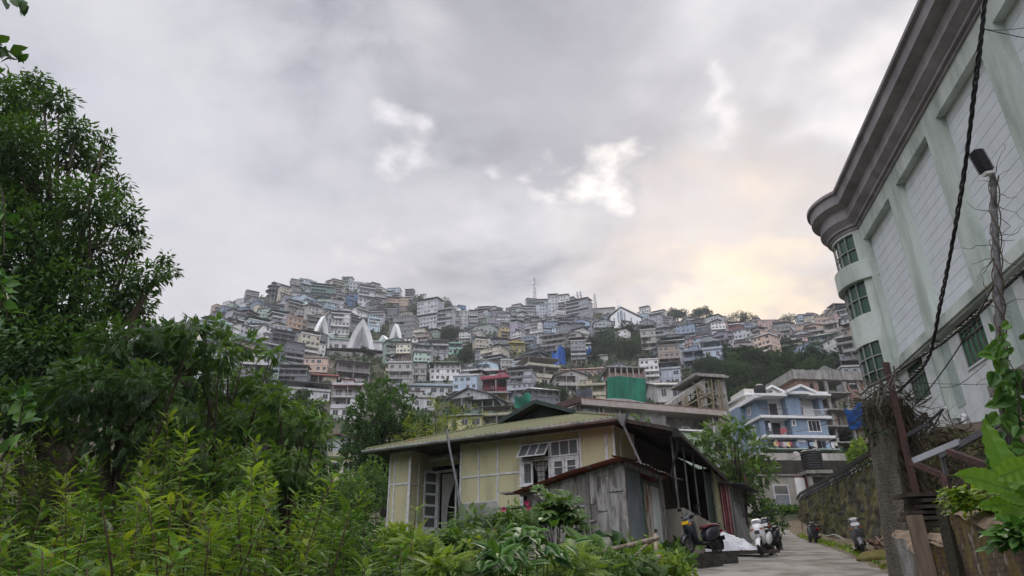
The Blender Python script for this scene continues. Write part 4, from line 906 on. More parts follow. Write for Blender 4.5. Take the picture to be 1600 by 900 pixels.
# ---- the yellow bungalow
def bungalow():
    H = Frame((-5.1, 28.1, 0), -rad(29)); t = thing('bungalow', 'yellow panelled bungalow with mossy green corrugated roof and white battens', 'house', H.o, H.rz)
    u_ = lambda px, py=745: H.fy(px, py)[0]; z_ = lambda px, py: H.fy(px, py)[2]
    uL, u1, u2, u3, u4, u5, u6, u7, u8, uR = 0., u_(617), u_(640), u_(719), u_(748), u_(778), u_(815), u_(908), u_(951), u_(964)
    ze = z_(815, 684)+.06; zm = z_(778, 741); zb = z_(740, 786); zb2 = z_(800, 808); zg = 0.9
    print('bung', uL, u2, u3, u6, u7, uR, 'ze', ze, zm, zb, zb2)
    panels = MB(); pl = MB(); bt = MB(); Dp = 13.7
    panels.box(uL, u2, 0, .1, zb2-.2, ze); panels.box(u3, u5, 0, .1, zb, ze); panels.box(u5+.001, u6, .001, .101, zb2, ze); panels.box(u7, uR, 0, .1, zb2, ze); panels.box(u6+.001, u7-.001, 0.002, .098, z_(860, 688), ze-.002)
    panels.box(u2-.1, u2, .1, 1.5, zb2-.2, ze); panels.box(uL, uL+.1, .1, Dp, zb2-.2, ze); panels.box(uR-.1, uR, .1, 2.0, zb2-.5, ze); panels.box(u3, u3+.1, .101, 1.5, zb2-.2, ze)
    panels.box(u2-.1, u3+.1, 1.5, 1.6, z_(690, 718)+.05, ze)
    panels.box(uR-.1, uR+1.05, 9.5, 9.6, 2.4, ze-.3); panels.box(uR+.95, uR+1.05, 9.6, Dp, 2.0, ze-.5)
    part_each('wall_panel', panels, CREAMW, t)
    pl.box(uL, u2-.1, -.02, .15, zg-1.5, zb2-.2); pl.box(u3, u5, -.03, .15, zg-1.5, zb); pl.box(u5, uR, -.03, .15, zg-1.5, zb2-.001); pl.box(uR-.15, uR, .15, 9.4, zg-1.5, zb2+.1); pl.box(u2-.1, u3, 0, 1.6, zg-1.5, zb2-.25)
    part_each('plinth', pl, PLASTER, t)
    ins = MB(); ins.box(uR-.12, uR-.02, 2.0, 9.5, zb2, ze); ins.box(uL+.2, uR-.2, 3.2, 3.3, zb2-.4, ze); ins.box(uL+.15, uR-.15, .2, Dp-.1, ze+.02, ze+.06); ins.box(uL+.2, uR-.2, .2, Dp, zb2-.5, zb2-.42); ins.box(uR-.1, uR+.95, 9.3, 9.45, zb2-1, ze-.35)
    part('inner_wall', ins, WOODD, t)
    w = .035
    def vb(u, za, zc, ww=w, y=-.03): bt.box(u-ww, u+ww, y, 0.0, za, zc)
    def hb(ua, ub, z, ww=w, y=-.026): bt.box(ua, ub, y, -.001, z-ww, z+ww)
    for u in (uL+.04, u1): vb(u, zb2-.2, ze)
    vb(u2, zb2-.3, ze, .06); hb(uL, u2, zm); hb(uL, u2, zb2-.2)
    vb(u3+.03, zb, ze); vb(u4, zb, ze); vb(u5, zb2, ze, .04); vb(u6-.03, zb2, ze, .04); vb(u7+.03, zb2, ze); vb(u8, zb2, ze, .055); vb(uR-.02, zb2-.3, ze, .04)
    hb(u3, u5, zb); hb(u3, u6, zm); hb(u5, u6, zb2); hb(uL, u2, ze-.04, .04); hb(u3, uR, ze-.04, .03); hb(u7, uR, z_(930, 744))
    for v in (.6, 1.45): bt.box(u2, u2+.03, v-.03, v+.03, zb2-.2, ze)
    bt.box(u2, u2+.025, .1, 1.5, zm-.03, zm+.03); bt.box(uR, uR+.03, .5, .58, zb2, ze); bt.box(uR, uR+.03, 1.9, 2.0, zb2, ze)
    for v in (10.5, 11.5, 12.6): bt.box(uR+1.05, uR+1.053, v-.03, v+.03, 2.0, ze-.5)
    bt.box(uR+1.05, uR+1.0525, 9.6, Dp, 3.2, 3.26)
    part_each('batten', bt, BATT, t)
    # door in the recess: one leaf folded back, curtain inside
    d = MB(); y = 1.5; ua, ub = H.fy(684, 770, y)[0], H.fy(713, 770, y)[0]; zt = H.fy(700, 735, y)[2]; zf = zb2-.25
    for u in (ua, ub): d.box(u-.04, u+.04, y-.04, y+.1, zf, zt)
    d.box(ua, ub, y-.04, y+.1, zt-.06, zt+.03); d.box(ua-.3, ub+.2, y-.35, y, zt+.42, zt+.5); part('door_frame', d, BATT, t)
    lf = MB(); u0 = H.fy(668, 770, y-.35)[0]; a, b = (ua-.04, y-.04), (u0, y-.55); n_ = 5
    for q in (0, 1): lf.bar((a[0]+(b[0]-a[0])*q, a[1]+(b[1]-a[1])*q, zf), (a[0]+(b[0]-a[0])*q, a[1]+(b[1]-a[1])*q, zt), .09, .05)
    for k in range(n_+1): z = zf+.15+(zt-zf-.2)*k/n_; lf.bar((*a, z), (*b, z), .04, .09)
    dl = part('door', lf, BATT, t); gl = MB(); gl.bar((*a, (zf+zt)/2), (*b, (zf+zt)/2), .01, zt-zf-.1); part('pane', gl, glass('greenish_pane', (.10, .12, .11), .15), dl)
    def curtain(name, ua, ub, zt, zb, y, side):
        m = MB()
        def fn(u, v):
            pinch = .22+.78*(abs(v-.0)**.0 if v == 0 else (1-math.sin(min(v*1.35, 1)*math.pi/2)*.86)); x = ua+(ub-ua)*(side+(u-side)*pinch) if side is not None else (ua+ub)/2+(ub-ua)*(u-.5)*pinch
            return (x, y+.03*math.sin(u*40), zt+(zb-zt)*v)
        m.grid(fn, 40, 12); return part(name, m, CURT, t, smooth=True)
    curtain('curtain', ua+.05, ub-.05, zt-.1, zf+.1, y+.2, .05)
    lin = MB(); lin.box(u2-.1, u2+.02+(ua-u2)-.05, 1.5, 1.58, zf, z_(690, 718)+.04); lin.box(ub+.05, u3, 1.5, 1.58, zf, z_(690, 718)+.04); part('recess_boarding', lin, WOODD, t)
    # window group: two casement pairs with awning lights above
    def frm(mb, a, b, c, d_, y, f=.05, dp=.06): mb.box(a, b, y-dp, y, c, c+f); mb.box(a, b, y-dp, y, d_-f, d_); mb.box(a, a+f, y-dp, y, c+f, d_-f); mb.box(b-f, b, y-dp, y, c+f, d_-f)
    um = u_(861); zt2, zs, zbw = z_(860, 690), z_(860, 715), z_(885, 745)+.0; zlow = zb2+.02
    zc = z_(840, 757)
    for i, (a, b) in enumerate(((u6+.02, um), (um+.02, u7-.02))):
        lowz = zlow if i == 0 else z_(885, 752)-.15
        f = MB(); frm(f, a, b, lowz, zs-.02, .0, .06, .07); frm(f, a, b, zs, zt2, .0, .05, .07)
        o = part('window', f, BATT, t)
        p = MB(); 
        if i == 1:
            mid = (a+b)/2
            c = MB(); frm(c, a+.06, mid-.01, lowz+.06, zs-.08, -.01, .09, .05); frm(c, mid+.01, b-.06, lowz+.06, zs-.08, -.01, .09, .05); 
            for q in (1, 2): zz = lowz+.1+(zs-.2-lowz)*q/3; c.box(a+.15, mid-.1, -.04, -.01, zz-.015, zz+.015); c.box(mid+.1, b-.15, -.04, -.01, zz-.015, zz+.015)
            for q in (1, 2): x = a+(b-a)*q/3; c.box(x-.02, x+.02, -.05, -.0, zs+.05, zt2-.05)
            part('sash', c, BATT, o); p.box(a+.05, b-.05, -.015, .0, lowz+.05, zs-.05); p.box(a+.05, b-.05, .01, .02, zs+.05, zt2-.05); part('pane', p, glass('dusky_pane', (.13, .14, .15), .1), o)
        else:
            c = MB(); hg = a+.06; frm(c, hg, hg+.42, zc-.0, zs-.08, -.03, .07, .05); c.box(hg+.2, hg+.225, -.05, -.03, zc+.05, zs-.1); c.box(hg+.05, hg+.4, -.05, -.03, (zc+zs)/2-.015, (zc+zs)/2+.015); c.box(a, b, -.3, .02, zc-.08, zc-.03)
            for k in range(4):
                za_ = zs+.02; c.bar((a+.03+(b-a-.06)*k/3, -.02, zt2-.04), (a+.03+(b-a-.06)*k/3, -.42, za_+.05), .05, .03)
            c.bar((a, -.42, zs+.06), (b, -.42, zs+.06), .05, .04); c.bar((a, -.03, zt2-.03), (b, -.03, zt2-.03), .05, .04)
            part('sash', c, BATT, o); p.add([(a+.05, -.03, zt2-.05), (b-.05, -.03, zt2-.05), (b-.05, -.42, zs+.07), (a+.05, -.42, zs+.07)], [(0, 1, 2, 3)]); p.box(hg+.05, hg+.38, -.05, -.045, zc+.05, zs-.1); part('pane', p, glass('dusky_pane', (.13, .14, .15), .1), o)
            g = MB()
            for k in range(9): z = zlow+.1+(zs-zlow-.15)*k/9; g.box(a+.06, b-.06, .04, .055, z, z+.015)
            for k in range(7): x = a+.1+(b-a-.2)*k/6; g.box(x, x+.012, .035, .05, zlow+.06, zs-.06)
            for k in range(4): x = a+.1+(b-a-.2)*k/3; g.box(x, x+.012, .035, .05, zs+.05, zt2-.05)
            for k in range(3): g.box(a+.06, b-.06, .04, .055, zs+.1+k*.12, zs+.115+k*.12)
            part('grille', g, IRON, o)
    curtain('curtain', u6+.35, um-.05, zs-.05, zc+.02, .1, None)
    # roof: hipped, corrugated, with a gablet
    e0, e1, v0, v1 = -.7, uR+.55, -.75, Dp+.5; zE = H.fy(700, 687, v0)[2]+.02
    gv = 3.6; zG = H.fy(845, 653, gv)[2]; uG0, uG1 = H.fy(796, 653, gv)[0], H.fy(897, 655, gv)[0]; k1 = (zG-zE)/(gv-v0); kl = (zG-zE)/(uG0-e0); kr = (zG-zE)/(e1-uG1); uP = (uG0+uG1)/2; zP = H.fy(845, 631, gv)[2]
    print('roof', zE, zG, zP, uG0, uG1, e1)
    rf = MB(); st = .055; amp = .035
    def strips(n, fn, P, k4=4):  # corrugations run down the slope
        vs = []; fs = []
        for i in range(n+1):
            q = fn(i/n); 
            for k, p in enumerate(q): vs.append((p[0], p[1], p[2]+amp*math.cos(i*math.pi/2)))
            if i: b = (i-1)*P; fs += [(b+k, b+k+1, b+P+k+1, b+P+k) for k in range(P-1)]
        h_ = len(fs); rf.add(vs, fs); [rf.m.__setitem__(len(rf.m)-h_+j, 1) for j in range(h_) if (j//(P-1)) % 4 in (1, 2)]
    def front(u):
        x = e0+(e1-e0)*u; vt = min(gv, v0+(x-e0)*kl/k1, v0+(e1-x)*kr/k1); return [(x, v0-.0, zE), (x, vt, zE+(vt-v0)*k1)]
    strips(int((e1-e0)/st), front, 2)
    def left(v):
        y = v0+(v1-v0)*v; xt = min(uG0, e0+(y-v0)*k1/kl) if y < v1-gv else min(uG0, e0+(v1-y)*k1/kl); return [(e0, y, zE), (max(xt, e0), y, zE+(max(xt, e0)-e0)*kl)]
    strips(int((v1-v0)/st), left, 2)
    def right(v):
        y = v0+(v1-v0)*v; xt = max(uG1, e1-(y-v0)*k1/kr) if y < v1-gv else max(uG1, e1-(v1-y)*k1/kr); return [(e1, y, zE), (min(xt, e1), y, zE+(e1-min(xt, e1))*kr)]
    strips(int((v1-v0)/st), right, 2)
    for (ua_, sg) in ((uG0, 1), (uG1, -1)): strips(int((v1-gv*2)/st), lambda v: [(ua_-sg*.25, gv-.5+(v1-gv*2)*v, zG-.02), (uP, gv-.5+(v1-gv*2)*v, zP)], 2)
    part('roof', rf, [ROOFG, mat('mossy_valley', (.035, .042, .02), .9, scale=.9, col2=(.065, .035, .025), thr=(.34, .47), detail=9, spec=.1)], t)  # valley strips take a darker moss colour, with ripple shade put into it
    gb = MB(); gb.prism([(uG0-.1, gv+.1, zG-.15), (uG1+.1, gv+.1, zG-.15), (uP, gv+.1, zP-.06)], (0, .08, 0)); part('gable_boarding', gb, mat('dark_green_board', (.05, .085, .07), .8, var=.3, scale=9), t)
    bg = MB(); 
    for a_, z0_ in ((uG0-.28, zG-.06), (uG1+.28, zG-.06)): bg.bar((a_, gv-.52, z0_-.02), (uP, gv-.52, zP+.0), .05, .17)
    part('bargeboard', bg, mat('dark_green_trim', (.035, .055, .05), .6), t)
    hp = MB()
    hp.tube([(e0, v0, zE+.03), (uG0, gv, zG+.04)], .06, 6); hp.tube([(e1, v0, zE+.03), (uG1, gv, zG+.04)], .06, 6); part('ridge_cap', hp, ROOFG, t)
    gt = MB(); gz = zE-.09
    for i in range(1): gt.lathe([(.085, e0-.1), (.085, e1+.1)], 10, (0, v0-.07, gz+.06), a0=math.pi, a1=2*math.pi, axis=0); gt.lathe([(.075, e0-.1), (.075, e1+.1)], 10, (0, v0-.07, gz+.06), a0=math.pi, a1=2*math.pi, axis=0)
    gt.box(e0-.05, e1+.1, v0+.02, v0+.05, gz-.03, gz+.09); part('gutter', gt, mat('pale_gutter', (.62, .63, .65), .6, var=.25, scale=1.5), t)
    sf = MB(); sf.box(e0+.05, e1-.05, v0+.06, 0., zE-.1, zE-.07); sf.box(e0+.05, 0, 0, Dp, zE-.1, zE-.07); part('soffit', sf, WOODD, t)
    hop = MB(); hop.add([(e1-.1, v0-.2, gz+.12), (e1+.28, v0-.2, gz+.12), (e1+.28, v0+.1, gz+.12), (e1-.1, v0+.1, gz+.12), (e1+.05, v0-.08, gz-.25), (e1+.14, v0-.08, gz-.25), (e1+.14, v0, gz-.25), (e1+.05, v0, gz-.25)], [(0, 1, 5, 4), (1, 2, 6, 5), (2, 3, 7, 6), (3, 0, 4, 7)]); hop.tube([(e1+.1, v0-.04, gz-.2), (e1+.45, v0+.6, zb2+1.2), (e1+.4, v0+.7, zb2-.3)], .04, 8); part('downpipe', hop, ZINC, t)
    # lean-to verandah on the right
    vr = MB(); q = H.fy(1056, 669, v0); xo = q[0]; zo = q[2]; qe = H.fx(1125, 741, xo); ve = qe[1]
    print('ver', q, qe)
    ve = Dp+1.2; XO = lambda y: xo-.1*(y-v0)
    zi = zE-.02
    n_ = int((ve-v0)/.05); vs = []; 
    for i in range(n_+1): y = v0+(ve-v0)*i/n_; c_ = .02*math.cos(i*math.pi/2); vs += [(min(e1-.15, XO(y)-.3), y, zi+c_), (XO(y), y, zo+c_)]
    vr.add(vs, [(2*i, 2*i+1, 2*i+3, 2*i+2) for i in range(n_)]); 
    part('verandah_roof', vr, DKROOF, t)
    fa = MB(); fa.bar((xo, v0, zo-.06), (XO(ve), ve, zo-.06), .05, .14); fa.bar((e1-.1, v0, zi-.06), (xo, v0, zo-.06), .05, .12)
    for k in range(6): y = v0+.4+(ve-v0-.6)*k/5; fa.bar((min(e1-.1, XO(y)-.2), y, zi-.09), (XO(y), y, zo-.09), .06, .1)
    part_each('rafter', fa, WOODD, t)
    zr = H.fx(1055, 790, xo-.35)[2]
    lw = MB(); lw.bar((xo-.4, .2, zr-1.3), (XO(Dp)-.4, Dp, zr-1.3), .2, 2.6); lw.box(uR, xo-.3, .2, .35, .2, zr-.02); lw.box(uR, uR+1.3, .35, 9.3, zr-.25, zr-.1); part('parapet', lw, BEIGEP, t)
    for (px, yb) in ((1037, .1), (1060, 2.2), (1072, 4.2), (1086, 6.6), (1096, 8.8)):
        p = MB(); p.tube([(XO(yb)-.4, yb+.2, zr-.3), (XO(yb)-.4, yb+.2, zo+.0)], .035, 8); part('post', p, GALV, t)
    cp = MB(); cp.tube([(xo-.05, v0+.2, zo-.1), (xo-.1, v0+.3, zo-.6), (xo-.45, v0+.5, zo-1.3), (xo-.5, v0+.5, zo-2.2)], .04, 8); cp.box(xo-.12, xo+.06, v0-.05, v0+.15, zo-.28, zo-.02); part('hose', cp, BLK, t)
    bd = MB(); 
    for k in range(14): x = uR-.05; y = 2.1+k*.52; bd.box(x, x+.03, y, y+.46, zb2, ze-.1)
    bd.box(uR+.2, uR+.95, 9.2, 9.28, zr-.2, zr+1.3)
    part('side_boarding', bd, WOODD, t)
    grn = MB(); grn.box(uR+.95, uR+.95, 8.2, 9.4, zr, ze-.6); part('green_panel', grn, mat('green_panel', (.16, .22, .17), .7), t)
    return H, t
BH, BT = bungalow()
def gate_posts():
    p = BH.w(BH.fy(722, 822, -.9)); q = BH.w(BH.fy(698, 672, -.9)); t = thing('pole', 'leaning weathered pole standing in front of the bungalow door', 'pole', p); mb = MB(); d = q-p
    mb.tube([np.array([0, 0, -.8]), d*.0, d*.4+[.05, 0, 0], d*.8, d], [.055, .055, .05, .045, .04], 8); part('shaft', mb, GALV, t)
gate_posts()
# ---- grey board shed
def shed():
    S = Frame((0, 0, 0), -rad(29)); c = Q(983, 868, 18.8); o = c-2.95*S.x; S = Frame((o[0], o[1], 0), -rad(29))
    t = thing('shed', 'ramshackle shed of weathered grey boards with rusty roof', 'shed', S.o, S.rz); w = 2.95; d = 3.4
    zb = S.fy(983, 868)[2]-.3; zl = S.fy(835, 765)[2]; zr = S.fy(980, 722)[2]; print('shed', zb, zl, zr)
    rg = random.Random(4); b = MB(); x = 0.
    mats_ = [WOODW, mat('dark_weathered_board', (.24, .23, .22), .9, scale=9, col2=(.08, .07, .065), bump=.6, streak=True, thr=(.35, .6)), mat('pale_weathered_board', (.40, .39, .38), .9, scale=8, col2=(.16, .15, .14), bump=.6, streak=True, thr=(.4, .6))]
    while x < w-.02:
        ww = min(rg.uniform(.12, .3), w-x); zt = zl+(zr-zl)*(x+ww/2)/w-.05; o_ = rg.uniform(0, .035); cuts = [zb, zb+.6+rg.uniform(-.1, .1)]+sorted(rg.uniform(zb+.8, zt-.2) for _ in range(rg.choice([0, 1, 1]))) +[zt]
        for k, (a, c_) in enumerate(zip(cuts[:-1], cuts[1:])): b.box(x+.004, x+ww-.004, -.03-o_-rg.uniform(0, .02), 0, a, c_-.01, rg.choice([0, 0, 1, 2]))
        x += ww
    b.box(0, w, .001, .03, zb, zl-.1, 1); part('board_wall', b, mats_, t)
    tr = MB(); tr.box(-.05, w+.03, -.085, -.06, zb+.58, zb+.62); tr.box(w-.35, w, -.09, -.05, zb+.32, zb+.38); tr.box(w-.45, w-.02, -.085, -.05, zr-.75, zr-.68)
    for (x0, zz, ww) in ((.9, 1.75, .3), (1.5, 1.6, .3), (1.2, 1.35, .25), (2.2, 1.45, .25), (1.9, 1.2, .22), (.6, 1.9, .2)): tr.box(x0, x0+ww, -.09, -.05, zb+zz-.02, zb+zz+.02)
    part('batten', tr, mats_[2], t)
    s_ = MB()
    def cor(y0, y1, z0, z1, mi, amp=.012):
        n = int((y1-y0)/.02)+1; vs = []
        for i in range(n+1): y = y0+(y1-y0)*i/n; c_ = amp*math.sin(i*1.3); vs += [(w+.03+c_, y, z0), (w+.03+c_, y, z1)]
        s_.add(vs, [(2*i, 2*i+2, 2*i+3, 2*i+1) for i in range(n)], mi)
    pb = MB(); pb.box(w-.1, w+.06, -.05, .12, zb, zr-.02); pb.box(w-.06, w+.05, 2.95, 3.4, zb, zr-.1); part_each('corner_post', pb, WOODW, t)
    cor(.12, 1.35, zb, zr-.12, 0); cor(1.42, 2.2, zb, zr-.35, 1); cor(2.2, 2.95, zb, zr-.35, 2)
    part('tin_siding', s_, [mat('grey_blue_tin', (.22, .25, .28), .6, var=.25, scale=3, streak=True), mat('flaking_rust_tin', (.50, .47, .43), .8, scale=5, col2=(.20, .09, .05), bump=.3, streak=True, thr=(.42, .56)), mat('whitewashed_tin', (.62, .66, .64), .6, var=.15, scale=4, streak=True)], t)
    fr = MB(); fr.box(w+.0, w+.08, 1.36, 2.98, zr-.36, zr-.28); fr.box(w+.0, w+.08, 1.36, 1.43, zb, zr-.36); part('door_frame', fr, mat('dull_green_wood', (.14, .20, .15), .8, var=.3), t)
    lk = MB(); lk.box(w+.05, w+.09, 2.15, 2.3, zb+1.0, zb+1.08); part('latch', lk, IRON, t)
    wi = MB(); wi.box(0.02, .05, 0, d, zb, zl); wi.box(.05, w-.02, d-.05, d, zb, zl); part('back_wall', wi, WOODD, t)
    r = MB(); n = int((d+1.1)/.03); vs = []
    for i in range(n+1): y = -.45+(d+1.0)*i/n; c_ = .022*math.cos(i*math.pi/2.5); vs += [(-.25, y, zl-.10+c_), (.5, y, zl+(zr-zl)*.13+c_+.02), (w*.5, y, (zl+zr)/2+.06+c_), (w+.12, y, zr+.08+c_)]
    r.add(vs, [(4*i+k, 4*i+k+1, 4*i+5+k, 4*i+4+k) for i in range(n) for k in range(3)], 0)
    part('roof', r, mat('red_rust_corrugated', (.34, .09, .07), .7, scale=3, col2=(.30, .28, .27), bump=.3, thr=(.36, .44)), t)
    r2 = MB(); vs = []; n = 60
    for i in range(n+1): y = -.5+(d+1.1)*i/n; c_ = .02*math.cos(i*math.pi/2.); vs += [(w-.12, y, zr+.13+c_), (w+.55, y, zr-.06+c_-.02*math.sin(i*.3))]
    r2.add(vs, [(2*i, 2*i+1, 2*i+3, 2*i+2) for i in range(n)]); part('roof_flap', r2, mat('dark_rust_sheet', (.13, .08, .07), .8, scale=3, col2=(.05, .045, .045)), t)
    ft = MB(); ft.bar((w+.05, .02, zr-.03), (w+.05, 3.3, zr-.03), .08, .12); ft.bar((-.2, -.06, zl-.14), (w, -.06, zr-.02), .06, .08); part('purlin', ft, WOODW, t)
    sh = MB(); sh.box(-.75, -.05, -.3, .1, zl-.08, zl-.04); sh.box(-.8, -.1, -.35, .1, zl-.5, zl-.46); part('shelf', sh, WOODW, t)
shed()
# ---- striped shed further up the lane
def striped_shed():
    S = Frame((0, 0, 0), -rad(29)); c = Q(1150, 845, 31.5); o = c-2.2*S.x; S = Frame((o[0], o[1], 0), -rad(29)); w = 2.2; d = 2.8
    t = thing('shed', 'narrow lean-to shed with maroon and white corrugated front and grey side', 'shed', S.o, S.rz)
    zb = c[2]-.4; zt = S.fy(1130, 757)[2]; m = MB(); n = 60; vs = []
    for i in range(n+1): x = w*i/n; vs += [(x, .03*math.cos(i*1.05), zb), (x, .03*math.cos(i*1.05), zt)]
    for i in range(n): m.add([vs[2*i], vs[2*i+2], vs[2*i+3], vs[2*i+1]], [(0, 1, 2, 3)], 1 if i % 6 == 2 else 0)
    part('front_wall', m, [mat('maroon_tin', (.24, .06, .075), .6, var=.2), mat('pale_stripe', (.50, .42, .42), .6)], t)
    g = MB(); g.box(w-.03, w+.03, .02, d, zb, zt-.0); g.box(0, .05, .05, d, zb, zt); g.box(.05, w-.05, d-.05, d, zb, zt); part('side_wall', g, mat('grey_fibre_board', (.25, .25, .25), .9, var=.2, scale=2, streak=True), t)
    dr = MB(); dr.box(w+.03, w+.07, 1.5, 2.6, zb, zt-.6); part('door', dr, mat('grey_door', (.14, .16, .18), .7, var=.2), t)
    sl = MB(); sl.prism([(w+.04, .2, zb), (w+.5, .2, zb), (w+.06, .2, zt-.7)], (0, 1.3, 0)); part('leaning_board', sl, mat('grey_fibre_board', (.25, .25, .25)), t)
    r = MB(); r.prism([(-.3, -.3, zt+.25), (w+.75, -.3, zt-.1), (w+.75, -.3, zt-.05), (-.3, -.3, zt+.3)], (0, d+.6, 0)); part('roof', r, DKROOF, t)
striped_shed()
# ---- wall at the bend of the lane, water tank, board
def bend_wall():
    F_ = Frame(tuple(Q(1255, 800, 60.)), rad(6)); F_ = Frame((F_.o[0], F_.o[1], 0), rad(6)); t = thing('house', 'plain plastered house front with a shuttered window at the bend of the lane', 'house', F_.o, F_.rz)
    a = F_.fy(1165, 800)[0]; b = F_.fy(1262, 800)[0]; z0 = F_.fy(1220, 806)[2]-2; z1 = F_.fy(1220, 744)[2]; w = MB(); w.box(a, b, 0, 5, z0, z1); part('wall', w, BEIGEP, t)
    cp = MB(); cp.box(a-.1, b+.1, -.15, 5, z1, z1+.16); part('coping', cp, RAWC, t)
    x0, x1 = F_.fy(1212, 780)[0], F_.fy(1233, 780)[0]; za, zc, zd = F_.fy(1222, 798)[2], F_.fy(1222, 773)[2], F_.fy(1222, 759)[2]
    f = MB(); f.box(x0-.1, x0, -.06, 0, za, zd+.1); f.box(x1, x1+.1, -.06, 0, za, zd+.1); f.box(x0, x1, -.06, 0, zd, zd+.1); f.box(x0, x1, -.06, 0, zc-.04, zc+.04); f.box(x0-.15, x1+.15, -.12, 0, za-.1, za)
    o = part('window', f, FRAMEW, t); s_ = MB(); s_.box(x0, (x0+x1)/2-.02, -.03, 0.01, za, zc-.04); s_.box((x0+x1)/2+.02, x1, -.03, 0.01, za, zc-.04)
    for k in range(6): z = zc+.06+(zd-zc-.1)*k/6; s_.bar((x0, -.03, z), (x1, -.03, z), .05, .02)
    part('shutter', s_, mat('grey_shutter', (.26, .28, .31), .7), o)
    G = Frame(tuple(Q(1225, 742, 63.)), rad(6)); G = Frame((G.o[0], G.o[1], 0), rad(6)); t2 = thing('retaining_wall', 'dark stone wall with dry creepers and pale parapet below the blue house', 'wall', G.o, G.rz)
    a, b = G.fy(1150, 742)[0], G.fy(1330, 742)[0]; z0 = G.fy(1225, 760)[2]; z1 = G.fy(1225, 719)[2]; m = MB(); m.box(a, b, 0, 1, z0-6, z1); part('stonework', m, mat('dark_creeper_stone', (.075, .065, .055), .95, scale=3, col2=(.03, .028, .024), bump=1., streak=True), t2)
    p = MB(); p.box(a, b, .3, .6, z1, z1+.7); part('parapet', p, mat('pale_wall_paint', (.5, .48, .45), .9, var=.25, scale=1.5, streak=True), t2)
    # tank
    c = Q(1272, 737, 57.); tk = thing('water_tank', 'black ribbed plastic water tank on a concrete platform by the bend', 'tank', c); m = MB(); r = .82; pr = [(0, 0), (r, 0)]
    for k in range(7): z = .12+k*.2; pr += [(r, z), (r*1.03, z+.04), (r*1.03, z+.1), (r, z+.14)]
    pr += [(r, 1.6), (r*.75, 1.72), (r*.3, 1.78), (r*.3, 1.86), (0, 1.88)]; m.lathe(pr, 24); part('shell', m, PLASTIC, tk, smooth=False)
    pf = thing('tank_platform', 'concrete platform on pillars carrying the black water tank', 'platform', c); m = MB(); m.box(-1.05, 1.1, -1, 1, -.28, 0); m.box(-.8, 1.25, -.7, 1.0, -.5, -.28); part('slab', m, RAWC, pf)
    for x in (-.75, .9): m = MB(); m.box(x-.16, x+.16, -.8, -.5, -3.4, -.5); part('pillar', m, RAWC, pf)
    m = MB(); m.box(-.5, .8, .2, .4, -3.6, -.5); part('back_wall', m, PLASTER, pf)
    bd = Q(1254, 778, 57.); t3 = thing('notice_board', 'blank white board with a red frame beside the tank platform', 'board', bd, rad(6)); m = MB(); m.box(-.42, .42, -.03, .0, .15, 1.6); part('board', m, WHITE, t3); m = MB(); m.box(.42, .62, -.05, .03, -.6, 1.75); m.box(-.5, .42, -.04, .0, 1.6, 1.68); part('frame', m, mat('dull_red_paint', (.20, .06, .06), .7), t3)
bend_wall()
